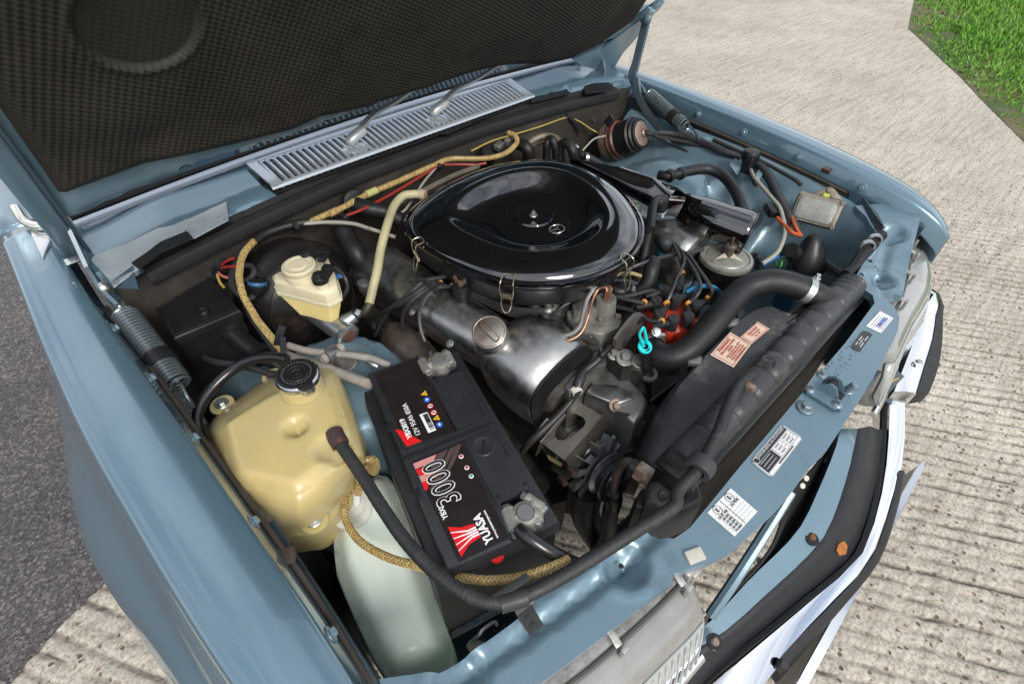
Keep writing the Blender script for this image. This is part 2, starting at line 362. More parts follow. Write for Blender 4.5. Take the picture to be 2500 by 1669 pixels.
def build_concrete():
    us = []; u = -60.0
    while u < 90:
        us.append(u)
        if -1.7 < u < 2.3: u += 0.0062
        elif -2.2 < u < 3.8: u += 0.012
        elif -3 < u < 6: u += 0.05
        else: u += max(0.3, abs(u)*0.15)
    vs = []; v = -60.0
    while v < 60:
        vs.append(v)
        if -2.4 < v < 2.3: v += 0.019 if -1.2 < v < 1.4 else 0.04
        elif -4 < v < 5: v += 0.12
        else: v += max(0.4, abs(v)*0.2)
    verts = []; gr = []; faces = []
    for i, u in enumerate(us):
        for v in vs:
            x = ROAD.x*u + CROSS.x*v; y = ROAD.y*u + CROSS.y*v
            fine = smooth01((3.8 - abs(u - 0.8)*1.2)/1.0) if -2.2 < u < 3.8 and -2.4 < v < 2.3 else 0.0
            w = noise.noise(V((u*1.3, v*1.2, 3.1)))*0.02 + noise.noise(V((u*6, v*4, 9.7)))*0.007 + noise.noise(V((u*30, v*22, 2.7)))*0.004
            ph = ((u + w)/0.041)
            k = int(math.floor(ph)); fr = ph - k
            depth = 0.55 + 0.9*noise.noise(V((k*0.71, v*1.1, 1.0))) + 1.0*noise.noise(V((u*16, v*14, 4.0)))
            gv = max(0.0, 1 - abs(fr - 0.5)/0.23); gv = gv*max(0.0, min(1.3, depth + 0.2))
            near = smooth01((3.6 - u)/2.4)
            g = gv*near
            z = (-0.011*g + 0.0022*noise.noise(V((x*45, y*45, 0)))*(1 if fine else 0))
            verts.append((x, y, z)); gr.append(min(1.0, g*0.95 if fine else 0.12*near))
    nv = len(vs)
    for i in range(len(us)-1):
        for j in range(nv-1): a = i*nv+j; faces.append((a, a+nv, a+nv+1, a+1))
    me = bpy.data.meshes.new('concrete_ground'); me.from_pydata(verts, [], faces); me.shade_smooth()
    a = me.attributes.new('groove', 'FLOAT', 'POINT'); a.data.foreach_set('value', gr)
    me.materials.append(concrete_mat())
    o = inst('concrete_ground', me, Matrix.Identity(4), kind='structure')
    return o
build_concrete()
def asphalt_mat():
    m = bpy.data.materials.new('grey_asphalt'); m.use_nodes = True; t = m.node_tree; b = t.nodes['Principled BSDF']; lk = t.links.new; N = t.nodes.new
    g = N('ShaderNodeNewGeometry')
    vo = N('ShaderNodeTexVoronoi'); vo.inputs['Scale'].default_value = 150; n2 = N('ShaderNodeTexNoise'); n2.inputs['Scale'].default_value = 260; n2.inputs['Detail'].default_value = 5; n2.inputs['Roughness'].default_value = 0.75
    n1 = N('ShaderNodeTexNoise'); n1.inputs['Scale'].default_value = 3; n1.inputs['Detail'].default_value = 6
    for n in (vo, n2, n1): lk(g.outputs['Position'], n.inputs['Vector'])
    sep = N('ShaderNodeSeparateColor'); lk(vo.outputs['Color'], sep.inputs[0])
    r = N('ShaderNodeValToRGB'); e = r.color_ramp.elements; e[0].position = 0.0; e[0].color = (0.07, 0.066, 0.067, 1); e[1].position = 1.0; e[1].color = (0.30, 0.28, 0.275, 1); e.new(0.75).color = (0.16, 0.15, 0.15, 1); lk(sep.outputs[0], r.inputs[0])
    r2 = N('ShaderNodeValToRGB'); e = r2.color_ramp.elements; e[0].position = 0.36; e[0].color = (0.3, 0.3, 0.3, 1); e[1].position = 0.6; e[1].color = (1.25, 1.22, 1.22, 1); lk(n2.outputs['Fac'], r2.inputs[0])
    mx = N('ShaderNodeMixRGB'); mx.blend_type = 'MULTIPLY'; mx.inputs[0].default_value = 0.9; lk(r.outputs[0], mx.inputs[1]); lk(r2.outputs[0], mx.inputs[2])
    r3 = N('ShaderNodeValToRGB'); e = r3.color_ramp.elements; e[0].position = 0.3; e[0].color = (0.78, 0.78, 0.8, 1); e[1].position = 0.7; e[1].color = (1.1, 1.08, 1.06, 1); lk(n1.outputs['Fac'], r3.inputs[0])
    m2 = N('ShaderNodeMixRGB'); m2.blend_type = 'MULTIPLY'; m2.inputs[0].default_value = 1; lk(mx.outputs[0], m2.inputs[1]); lk(r3.outputs[0], m2.inputs[2])
    lk(m2.outputs[0], b.inputs['Base Color']); b.inputs['Roughness'].default_value = 0.8
    bp = N('ShaderNodeBump'); bp.inputs['Strength'].default_value = 1.0; bp.inputs['Distance'].default_value = 0.005; lk(n2.outputs['Fac'], bp.inputs['Height']); lk(bp.outputs[0], b.inputs['Normal'])
    return m
def build_asphalt():
    A0 = U('7', 735, 830, 0); A1 = U('7', 60, 1560, 0); d = (A0 - A1).normalized(); d.z = 0
    nrm = V((-d.y, d.x, 0))
    if nrm.y < 0: nrm = -nrm
    us = [-40, -20, -10, -5, -3] + [-2 + 0.02*i for i in range(220)] + [2.5, 3, 4, 7]
    ws = [0, 0.03, 0.08, 0.2, 0.6, 1.2, 2.5, 5, 10, 20, 40]
    verts = []; faces = []
    for u in us:
        wob = 0.012*noise.noise(V((u*9, 0, 0))) + 0.006*noise.noise(V((u*31, 0, 5)))
        for k, w in enumerate(ws):
            p = A0 + d*u + nrm*(w + (wob if k < 4 else 0)); verts.append((p.x, p.y, 0.0015 if k == 0 else (0.009 if k == 1 else 0.014)))
    n = len(ws)
    for i in range(len(us)-1):
        for j in range(n-1): a = i*n+j; faces.append((a, a+n, a+n+1, a+1))
    me = bpy.data.meshes.new('asphalt_ground'); me.from_pydata(verts, [], faces); me.shade_smooth(); me.materials.append(asphalt_mat())
    inst('asphalt_ground', me, Matrix.Identity(4), kind='structure')
build_asphalt()

def build_grass():
    edge = [U('3', 1660, -700, 0), U('3', 1650, -200, 0), U('3', 1650, 0, 0), U('3', 1630, 90, 0), U('3', 1612, 185, 0), U('3', 1700, 265, 0), U('3', 1830, 390, 0), U('3', 1950, 500, 0), U('3', 2080, 640, 0), U('3', 2200, 760, 0), U('3', 2349, 905, 0), U('3', 2700, 1250, 0), U('3', 3300, 1800, 0), U('3', 4500, 2900, 0)]
    poly = [(p.x, p.y) for p in edge] + [(edge[-1].x + 40, edge[-1].y - 25), (70, -20), (90, 30)]
    soil = mat('bare_soil_verge', (0.16, 0.115, 0.07), rough=0.95, var=0.35, vscale=5, dirt=(0.045, 0.085, 0.018), dirt_at=0.44, dirt_scale=1.6, bump=1.0, bscale=90)
    bm = B()
    b = B(); vs = [b.verts.new((x, y, 0.004)) for x, y in poly]; b.faces.new(vs); bmesh.ops.triangulate(b, faces=b.faces); merge(bm, b)
    put('verge_soil', bm, soil, kind='structure', smooth=0)
    g1 = mat('grass_blades', (0.13, 0.31, 0.032), rough=0.55, var=0.6, vscale=9, dirt=(0.19, 0.29, 0.06), dirt_at=0.55, dirt_scale=2.5, spec=0.3)
    verts = []; faces = []; rnd = random.Random(3); n = 0
    e2 = [(p.x, p.y) for p in edge]
    while n < 60000:
        t = rnd.random()
        x = rnd.uniform(3.0, 13.0); y = rnd.uniform(-2.2, 4.5)
        if not inside((x, y), poly): continue
        dist = min(seg_dist((x, y), a, c) for a, c in zip(e2, e2[1:]))
        dens = noise.noise(V((x*1.7, y*1.7, 2.2)))*0.5 + 0.5
        if dist < 0.18 and rnd.random() > dist/0.18*1.1 + (0.4 if dens > 0.5 else 0.0): continue
        if dens < 0.33 and dist < 0.8 and rnd.random() < 0.7: continue
        n += 1
        h = rnd.uniform(0.025, 0.065)*(0.5 + 0.8*min(1, dist/0.6)); a = rnd.uniform(0, 6.283); w = rnd.uniform(0.004, 0.0085)
        if rnd.random() < 0.22: w *= 2.6; h *= 0.55
        lx, ly = math.cos(a)*w, math.sin(a)*w; bx, by = rnd.gauss(0, h*0.45), rnd.gauss(0, h*0.45)
        i = len(verts)
        verts += [(x-lx, y-ly, 0.003), (x+lx, y+ly, 0.003), (x+lx*0.7+bx*0.45, y+ly*0.7+by*0.45, h*0.62), (x-lx*0.7+bx*0.45, y-ly*0.7+by*0.45, h*0.62), (x+bx, y+by, h)]
        faces += [(i, i+1, i+2, i+3), (i+3, i+2, i+4)]
    me = bpy.data.meshes.new('grass'); me.from_pydata(verts, [], faces); me.materials.append(g1)
    inst('grass', me, Matrix.Identity(4), kind='stuff', label='short green grass growing along the edge of the concrete', cat='grass')
build_grass()

# ================================================================== CAR
car = thing('car', 'light blue metallic saloon car with its bonnet raised over the engine bay', 'car', (0, 1.2, 0))
ZT = [(-0.02, 0.752), (-0.01, 0.766), (0.0, 0.777), (0.02, 0.791), (0.045, 0.804), (0.08, 0.817), (0.12, 0.828), (0.3, 0.849), (0.5, 0.863), (0.9, 0.876), (1.3, 0.884), (2.6, 0.90)]
XI = [(-0.02, 0.742), (0.0, 0.728), (0.05, 0.715), (0.12, 0.706), (0.4, 0.716), (0.9, 0.742), (1.3, 0.745)]
WD = [(-0.02, 0.004), (0.0, 0.022), (0.05, 0.05), (0.12, 0.072), (0.3, 0.083), (0.6, 0.086), (0.95, 0.068), (1.4, 0.06)]
def soft(y, tab):
    h = max(0.0, min(0.09, (y + 0.02)*0.45)); return sum(lin(y + h*k/4, tab) for k in range(-4, 5))/9
def fender_section(y):
    zt = soft(y, ZT); xi = soft(y, XI); w = soft(y, WD); xc = xi + w
    f = min(1.0, w/0.08); low = 0.14
    bulge = 0.030*math.exp(-((y-0.60)/0.26)**2)
    arch = 0.315 + math.sqrt(max(0.0, 0.345**2 - (y-0.62)**2)) if abs(y-0.62) < 0.345 else low
    bot = max(low, arch)
    if y < 0.12: bot = max(bot, zt - 0.045 - 1.6*max(0, y - 0.05))
    P = [(xi-0.011, zt-0.044), (xi-0.010, zt-0.040), (xi-0.003, zt-0.005), (xi-0.0015, zt-0.0005), (xi+0.003, zt+0.0012),
         (xi+0.25*w, zt+0.005*f), (xi+0.55*w, zt+0.005*f), (xi+0.74*w, zt+0.0030*f), (xi+0.84*w, zt+0.0004*f), (xi+0.93*w, zt-0.0022*f), (xc, zt-0.0036*f),
         (xc+0.006*f, zt-0.008*f), (xc+0.010*f, zt-0.018), (xc+0.020*f, zt-0.055), (xc+0.038*f, zt-0.115)]
    zs = [0.70, 0.675, 0.655, 0.64, 0.60, 0.50, 0.38, 0.26, low]
    for z in zs:
        z = max(z, bot); base = 0.052 + 0.03*smooth01((0.76-z)/0.16) - 0.02*smooth01((0.5-z)/0.4)
        k = bulge*math.exp(-((z-0.66)/0.055)**2)
        P.append((xc + (base + k)*f + 0.012*(1-f), max(z, bot) if z > low or bot > low else low))
    return P
def fine_section(P):
    return P[:4] + smoothpath(P[4:], 3)
def build_fender(sx, label):
    ys = [-0.02, -0.016, -0.012, -0.006, 0.0, 0.006, 0.012, 0.018, 0.025, 0.032, 0.04, 0.05, 0.06, 0.069, 0.071, 0.08, 0.09, 0.105, 0.12, 0.14] + [0.16 + 0.024*i for i in range(43)]
    bm = B(); rings = [fine_section([V((sx*x, y, z)) for x, z in fender_section(y)]) for y in ys]
    loft(bm, rings, closed=False, caps=False)
    o = put('front_fender', bm, paint(), car, label=label, smooth=62)
    sol = o.modifiers.new('thickness', 'SOLIDIFY'); sol.thickness = 0.0012; sol.offset = 0
    return o
fR = build_fender(-1, 'front fender beside the battery and expansion tank')
fL = build_fender(1, 'front fender on the far side beside the concrete lane')
for sx, f in ((-1, fR), (1, fL)):
    for y in (0.80, 0.655, 0.51, 0.35, 0.185):
        zt = lin(y, ZT); xi = lin(y, XI); bolt(V((sx*(xi-0.0065), y, zt-0.023)), (-sx*0.98, 0, 0.2), 0.0058, bay_paint(), f)
# the shut line seal under each fender lip
for sx, f in ((-1, fR), (1, fL)):
    bm = B(); tube(bm, [V((sx*(lin(y, XI)-0.014), y, lin(y, ZT)-0.047)) for y in (0.06, 0.2, 0.4, 0.6, 0.8, 0.9)], 0.0045, segs=6, n=3)
    put('sealing_strip', bm, mat('dirty_sealant', (0.055, 0.045, 0.035), rough=0.8, var=0.4), f)
# doors and wheels behind and under the fenders
for sx in (-1, 1):
    bm = B(); rings = []
    for y in (1.185, 1.19, 1.25, 1.5, 1.8, 2.3):
        P = fender_section(1.18); dz = 0.015*(y-1.18) if y > 1.19 else 0
        rings.append([V((sx*(x + (0.004 if y < 1.19 else 0)*-1), y, z + dz)) for x, z in P[4:]])
    loft(bm, rings, closed=False, caps=False); d = put('front_door', bm, paint(), car, smooth=32)
    sd = d.modifiers.new('thickness', 'SOLIDIFY'); sd.thickness = 0.03; sd.offset = -1
    w = B(); M = frame((sx*0.745, 0.62, 0.31), (sx, 0, 0))
    lathe(w, [(0.19, -0.09), (0.27, -0.10), (0.30, -0.085), (0.312, -0.04), (0.312, 0.04), (0.30, 0.085), (0.27, 0.10), (0.19, 0.09)], M, 40)
    wh = put('wheel', w, rubber(), car)
    w = B(); lathe(w, [(0, 0.05), (0.05, 0.06), (0.09, 0.045), (0.15, 0.06), (0.185, 0.075), (0.197, 0.092), (0.197, -0.08)], M, 40); put('rim', w, brushed(), wh)

# ------------------------------------------------------------------ bonnet, held open at about sixty degrees
HTH = math.radians(60); HP0 = V((0, 0.97, 0.94)); HD = V((0, -math.cos(HTH), math.sin(HTH))); HN = V((0, -math.sin(HTH), -math.cos(HTH)))
HM = Matrix(((1, HD.x, HN.x, HP0.x), (0, HD.y, HN.y, HP0.y), (0, HD.z, HN.z, HP0.z), (0, 0, 0, 1)))
def hood_xs(k, x, y, h=0.0):
    p = UP(k, x, y, HP0 + HN*h, HN); q = p - HP0; return (q.x, q.dot(HD))
bm = B()
ring = []
for s in [i*0.07 - 0.02 for i in range(17)]:
    row = []
    for i in range(21):
        x = -0.74 + 1.48*i/20; row.append(V((x, s, -0.05 - 0.018*(1 - (x/0.74)**2) - 0.01*math.sin(max(0, s)*2.6))))
    ring.append(row)
loft(bm, ring, closed=False, caps=False); bmesh.ops.transform(bm, matrix=HM, verts=bm.verts)
bonnet = put('bonnet', bm, paint(), car, label='raised bonnet with black quilted pad on its underside')
sd = bonnet.modifiers.new('thickness', 'SOLIDIFY'); sd.thickness = 0.0015
# pressed inner frame
rear = [hood_xs('1', 400, 1195), hood_xs('1', 620, 1110), hood_xs('1', 900, 1012), hood_xs('1', 1240, 945), hood_xs('1', 1600, 862), hood_xs('1', 1850, 795), hood_xs('1', 2030, 715), hood_xs('1', 2349, 655), hood_xs('2', 300, 628), hood_xs('2', 620, 545), hood_xs('2', 860, 455), hood_xs('2', 1080, 405), hood_xs('2', 1350, 392), hood_xs('2', 1530, 358)]
low = [hood_xs('1', 470, 1440), hood_xs('1', 1050, 1200), hood_xs('1', 1300, 1085), hood_xs('1', 1900, 905), hood_xs('1', 2349, 725), hood_xs('2', 700, 560), hood_xs('2', 1200, 405)]
lowline = sorted([(p[0], p[1]) for p in low] + [(0.55, 0.035), (0.74, 0.03)])
outl = [(-0.735, 0.01)] + [(x, s) for x, s in lowline if -0.72 < x < 0.735] + [(0.735, 0.02), (0.735, 1.02), (-0.735, 1.02)]
def frame_h(x, s):
    e = abs(abs(x) - 0.735); r = 0.0
    lo = lin(x, lowline)
    k = smooth01((s - lo)/0.03)
    return -0.028 + 0.032*k - 0.03*(1 - smooth01(e/0.018))
h1 = hood_xs('1', 1178, 1068); h2 = hood_xs('1', 2072, 775); h3 = hood_xs('2', 1060, 446)
bm = B(); sheet(bm, outl, frame_h, 0.022, holes=[(h1[0], h1[1], 0.012), (h2[0], h2[1], 0.0085), (h3[0], h3[1], 0.009)])
bmesh.ops.transform(bm, matrix=HM, verts=bm.verts)
for hh_ in (h1, h2, h3):  # black discs paint the shade inside the frame holes
    b = B(); lathe(b, [(0, -0.036), (0.02, -0.036)], HM @ Matrix.Translation((hh_[0], hh_[1], 0)), 16); put('hole_shade_disc', b, mat('hole_shade_black', (0.003, 0.003, 0.004), rough=1.0), bonnet)
fr = put('inner_frame', bm, bay_paint(), bonnet, label='blue pressed frame around the black pad')
# woven insulation pad: real bumps
rt = sorted((x, s) for x, s in rear)
rt = [(-0.70, rt[0][1] + 0.012)] + [(x, s) for x, s in rt if x > -0.69] + [(0.60, rt[-1][1] + 0.02), (0.68, rt[-1][1] + 0.06), (0.705, rt[-1][1] + 0.16)]
cx, cs = -0.513, 0.362
def pad_h(x, s, bumps=True):
    e = min(x + 0.69, 0.70 - x, s - lin(x, rt), 0.98 - s)
    h = 0.008*smooth01(e/0.02) + 0.004*noise.noise(V((x*5, s*5, 0.3))) + 0.0025*noise.noise(V((x*14, s*14, 7.3)))
    for q in ((-0.42, 0.15), (-0.55, 0.17)): h -= 0.004*math.exp(-((x-q[0])**2 + (s-q[1])**2)/0.0009)
    r = math.hypot((x - cx)/1.0, (s - cs)/0.95)
    h -= 0.006*smooth01((0.074 - r)/0.008) - 0.0022*math.exp(-((r-0.077)/0.004)**2)
    if bumps:
        p = 0.0062; wob = 0.0022*noise.noise(V((x*8, s*8, 1)))
        b = math.cos(math.pi*(x + wob + s*0.55)/p)*math.cos(math.pi*(s + wob - x*0.18)/p)
        h += 0.0014*b*(0.35 if r < 0.072 else 1.0)*smooth01(e/0.012)
    return h
verts = []; faces = []; step = 0.0018
nx = int(1.39/step); srows = [0.0]
while srows[-1] < 0.92: srows.append(srows[-1] + (step if srows[-1] < 0.42 else 0.02))
for j, t in enumerate(srows):
    for i in range(nx + 1):
        x = -0.69 + 1.39*i/nx; s = lin(x, rt) + t
        verts.append((x, s, 0.008 + pad_h(x, s, t < 0.42)))
for j in range(len(srows)-1):
    for i in range(nx): a = j*(nx+1)+i; faces.append((a, a+1, a+nx+2, a+nx+1))
me = bpy.data.meshes.new('insulation_pad'); me.from_pydata(verts, [], faces); me.transform(HM); me.shade_smooth()
me.materials.append(mat('black_woven_pad', (0.019, 0.0175, 0.014), rough=0.62, var=0.25, vscale=7, rvar=0.2, spec=0.4, dirt=(0.032, 0.028, 0.021), dirt_at=0.62, dirt_scale=5))
inst('insulation_pad', me, Matrix.Identity(4), bonnet, label='black quilted insulation pad with a round recess')

bcp = [(1535, 352), (1700, 296), (1880, 200), (2030, 70), (2120, -20), (2075, 40), (2050, 60), (2000, 145), (1855, 312), (1780, 440), (1745, 415), (1690, 415), (1600, 390)]
bm = B(); b = B(); b.faces.new([b.verts.new(UP('2', x, y, HP0 + HN*-0.012, HN)) for x, y in bcp]); bmesh.ops.triangulate(b, faces=b.faces); merge(bm, b); bc_o = put('bonnet_corner', bm, bay_paint(), bonnet, smooth=0); bc_o.modifiers.new('t', 'SOLIDIFY').thickness = 0.02
bm = B(); tube(bm, [UP('2', x, y, HP0 + HN*0.0, HN) for x, y in ((2120, -20), (2000, 145), (1855, 312), (1780, 440))], 0.006, segs=8, n=3); tube(bm, [UP('2', x, y, HP0 + HN*0.0, HN) for x, y in ((1855, 312), (1730, 345), (1640, 380), (1600, 388))], 0.005, segs=6, n=3); put('corner_flange', bm, bay_paint(), bonnet)
bm = B(); box(bm, 0.03, 0.02, 0.04, frame(UX('2', 2035, 100, 0.73), (0.2, -0.5, 0.8)), 0.004); put('strut_bracket', bm, hinge_steel if False else bay_paint(), bonnet)
# side rail of the bonnet above the near fender, with its hinge
bm = B(); box(bm, 0.032, 1.0, 0.04, Matrix.Translation((-0.722, 0.42, -0.012)), 0.004); bmesh.ops.transform(bm, matrix=HM, verts=bm.verts); put('side_rail', bm, bay_paint(), bonnet)
bm = B(); box(bm, 0.006, 0.98, 0.016, Matrix.Translation((-0.703, 0.42, 0.010)), 0.002); bmesh.ops.transform(bm, matrix=HM, verts=bm.verts); put('side_rail', bm, dark_paint(), bonnet)
mz = zinc()
hinge_steel = mat('painted_hinge_steel', (0.11, 0.155, 0.19), rough=0.45, metal=0.3, coat=0.15, var=0.15, dirt=(0.25, 0.25, 0.24), dirt_at=0.66)
bm = B(); strip(bm, [U('4', 365, -10, 0.985), U('4', 560, 400, 0.892), U('4', 660, 545, 0.878), U('4', 755, 640, 0.866)], [0.010, 0.013, 0.022, 0.009], 0.006, up=(1, 0, 0.25)); hl = put('hinge_lever', bm, hinge_steel, car, label='hinge lever beside the near coil spring')
bm = B(); p = U('4', 655, 535, 0.882); lathe(bm, [(0, 0), (0.011, 0), (0.011, 0.006), (0.007, 0.010), (0, 0.011)], frame(p, (1, 0, 0.25)), 16); put('pivot_pin', bm, mz, hl)
bm = B(); quadplate(bm, [U('1', 230, 1090, 1.05), U('1', 330, 1180, 1.03), U('1', 350, 1310, 1.0), U('1', 250, 1230, 1.02)], 0.01); put('hinge_bracket', bm, hinge_steel, bonnet)
bm = B(); lathe(bm, [(0, 0), (0.012, 0), (0.012, 0.012), (0.006, 0.016), (0, 0.016)], frame(U('1', 345, 1220, 1.02), (1, 0, 0.1)), 18); put('hinge_pin', bm, mz, bonnet)
bm = B(); box(bm, 0.022, 0.02, 0.003, Matrix.Translation(U('4', 462, 352, 0.895)), 0.001); put('hinge_foot', bm, mat('bare_bright_steel', (0.6, 0.62, 0.62), rough=0.3, metal=0.9), bonnet)
# far hinge arm
bm = B(); strip(bm, smoothpath([UX('2', 2035, 110, 0.72), UX('2', 2015, 200, 0.72), UX('2', 1965, 400, 0.715), UX('2', 1945, 480, 0.71), UX('2', 1975, 530, 0.71)], 3), [0.026, 0.022, 0.022, 0.022, 0.022, 0.022, 0.022, 0.024, 0.026, 0.028, 0.028, 0.026, 0.024], 0.010, up=(1, 0, 0)); ha = put('hinge_arm', bm, hinge_steel, car, label='bent hinge arm holding up the far corner of the bonnet')
for q in ((2035, 122), (1968, 515)):
    bm = B(); lathe(bm, [(0, -0.004), (0.012, -0.004), (0.012, 0.004), (0.007, 0.008), (0, 0.009)], frame(UX('2', q[0], q[1], 0.708), (-1, -0.2, 0.2)), 18); put('pivot_pin', bm, hinge_steel, ha)
bm = B(); strip(bm, smoothpath([UX('2', 1965, 500, 0.700), UX('2', 1985, 620, 0.69), UX('2', 2040, 720, 0.68), UX('2', 2110, 835, 0.665)], 3), [0.02]*10, 0.008, up=(1, 0, 0)); put('hinge_lever', bm, hinge_steel, car, label='hinge lever behind the far coil spring')
bm = B(); strip(bm, [UX('2', 1955, 520, 0.703), UX('2', 1990, 560, 0.703), UX('2', 2025, 600, 0.703)], [0.024, 0.02, 0.012], 0.006, up=(1, 0, 0)); put('hinge_lever', bm, hinge_steel, car, label='short hinge plate that the far spring hooks onto')
bm = B(); strip(bm, [UX('2', 1735, 400, 0.66), UX('2', 1750, 450, 0.66), UX('2', 1740, 520, 0.66)], [0.03, 0.026, 0.02], 0.008, up=(1, 0, 0)); put('hinge_link', bm, hinge_steel, car)

# ------------------------------------------------------------------ cowl, grille, trim, windscreen
def seal_y(x): return lin(abs(x), [(0, 0.968), (0.2, 0.966), (0.46, 0.935), (0.66, 0.895), (0.75, 0.875)])
cowl_out = [(x*0.01, seal_y(x*0.01) + 0.012) for x in range(-72, 73, 6)] + [(0.72, 1.10), (0.4, 1.12), (0, 1.125), (-0.4, 1.12), (-0.72, 1.10)]
def cowl_z(x, y):
    t = (y - seal_y(x) - 0.012)
    z = 0.872 + 0.022*smooth01(t/0.02) + 0.018*min(1, max(0, t/0.13))
    if abs(x) < 0.372 and 0.972 < y < 1.062: z -= 0.03
    z -= 0.012*smooth01((abs(x)-0.55)/0.15)
    return z
bm = B(); sheet(bm, cowl_out, cowl_z, 0.02, fold=0.03)
cowl = put('cowl_panel', bm, paint(), car, label='blue cowl panel below the windscreen')
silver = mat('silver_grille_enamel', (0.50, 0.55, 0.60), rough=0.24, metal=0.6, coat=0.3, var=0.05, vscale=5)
bm = B(); box(bm, 0.74, 0.10, 0.004, Matrix.Translation((0, 1.017, 0.884)), 0); put('grille_tray', bm, mat('slot_shade_black', (0.004, 0.004, 0.005), rough=0.9), cowl)  # near-black tray puts the shade of the slots into colour
def gz(y): return 0.898 + (y - 0.967)*0.16
gf = thing('x', 'x', 'x', (0, 0, 0)); bpy.data.objects.remove(gf)
bm = B()
for sy, y0, y1 in ((0, 0.961, 0.972), (1, 1.060, 1.074)):
    tube(bm, [(x, (y0+y1)/2, gz((y0+y1)/2)) for x in (-0.375, -0.2, 0, 0.2, 0.375)], (y1-y0)/2, segs=10, n=2, flat=0.32)
for sx in (-1, 1): strip(bm, [V((sx*0.362, 0.965, gz(0.965))), V((sx*0.370, 1.07, gz(1.07)))], 0.02, 0.006)
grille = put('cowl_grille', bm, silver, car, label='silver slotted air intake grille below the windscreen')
sb = B(); rings = []
for i, y in enumerate((0.970, 0.975, 1.0, 1.03, 1.055, 1.060)):
    e = 0.55 if i in (0, 5) else 1.0; w = 0.0037*e; z = gz(y)
    rings.append([V((-w, y, z + 0.0005)), V((-w*0.6, y, z + 0.0035*e)), V((w*0.6, y, z + 0.0035*e)), V((w, y, z + 0.0005)), V((w*0.8, y, z - 0.010)), V((-w*0.8, y, z - 0.010))])
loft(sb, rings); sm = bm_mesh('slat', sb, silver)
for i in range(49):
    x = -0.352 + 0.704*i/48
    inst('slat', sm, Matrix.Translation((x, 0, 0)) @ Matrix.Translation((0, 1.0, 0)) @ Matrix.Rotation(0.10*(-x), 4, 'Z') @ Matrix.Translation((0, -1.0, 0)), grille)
# bright windscreen surround and its rubber
def arc_x(y0, z0, dy, xs=(-0.70, -0.55, -0.4, -0.2, 0, 0.2, 0.4, 0.55, 0.70)): return [V((x, y0 - dy*(x/0.7)**2, z0 - 0.012*(x/0.7)**2)) for x in xs]
bm = B(); tube(bm, arc_x(1.098, 0.934, 0.03), 0.010, segs=8, n=3, flat=0.5); put('scuttle_seal', bm, rubber(), car)
bm = B(); tube(bm, arc_x(1.122, 0.948, 0.03), 0.021, segs=12, n=3, flat=0.45); put('windscreen_trim', bm, mat('sky_toned_trim', (0.88, 0.89, 0.92), rough=0.3, metal=0.3), car)  # the chrome's white sky reflection is put into a pale base colour
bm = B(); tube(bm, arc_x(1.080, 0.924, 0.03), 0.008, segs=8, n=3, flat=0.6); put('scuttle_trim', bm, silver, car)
gl = mat('windscreen_glass', (0.55, 0.62, 0.60), rough=0.02, trans=1.0, var=0.0, ior=1.5)
bm = B(); loft(bm, [[p for p in arc_x(1.136, 0.952, 0.03)], [p + V((-p.x*0.12, 0.62, 0.46)) for p in arc_x(1.136, 0.952, 0.03)]], closed=False, caps=False); wo = put('windscreen', bm, gl, car); sd = wo.modifiers.new('t', 'SOLIDIFY'); sd.thickness = 0.005
bm = B(); rings = []
for y, z in ((1.76, 1.40), (1.9, 1.425), (2.3, 1.44)): rings.append([V((x, y - 0.03*(x/0.7)**2, z - 0.05*(x/0.62)**2)) for x in (-0.62, -0.5, -0.25, 0, 0.25, 0.5, 0.62)])
loft(bm, rings, closed=False, caps=False); ro = put('roof', bm, paint(), car); ro.modifiers.new('t', 'SOLIDIFY').thickness = 0.02
bm = B(); box(bm, 1.3, 0.9, 0.5, Matrix.Translation((0, 1.75, 0.62)), 0.05); put('cabin_trim', bm, mat('dark_cabin', (0.02, 0.02, 0.02), rough=0.8), car)
for sx in (-1, 1):
    bm = B(); strip(bm, [V((sx*0.715, 1.10, 0.925)), V((sx*0.69, 1.30, 1.07)), V((sx*0.62, 1.75, 1.38))], [0.06, 0.05, 0.045], 0.04, up=(sx, -0.3, 0.3)); put('windscreen_pillar', bm, paint(), car)
# bright moulding at the foot of the near pillar and the door mirror behind it
bm = B(); quadplate(bm, [U('4', 185, 145, 0.892), U('4', 300, 150, 0.889), U('4', 322, 240, 0.886), U('4', 275, 350, 0.884)], 0.004); bmesh.ops.bevel(bm, geom=list(bm.edges), offset=0.001, segments=2, affect='EDGES'); put('pillar_moulding', bm, chrome(), car)
bm = B(); tube(bm, [U('4', 95, 20, 0.90), U('4', 150, 100, 0.90), U('4', 230, 135, 0.90), U('4', 300, 130, 0.90)], 0.008, segs=10, n=4); put('pillar_moulding', bm, mat('cream_chrome', (0.75, 0.74, 0.66), rough=0.12, metal=0.9), car)
bm = B(); rings = []
for t in [i/10 for i in range(11)]:
    r = math.sin(math.pi*min(1, t*0.5 + 0.02))*1.0
    rings.append([V((-0.80 + 0.055*(r**0.6)*math.cos(a*math.pi/8), 1.33 - 0.06*t + 0.0, 1.00 + 0.04*(r**0.6)*math.sin(a*math.pi/8))) for a in range(16)])
loft(bm, rings[::-1]); put('door_mirror', bm, chrome(), car, label='chrome door mirror just showing at the photo edge')

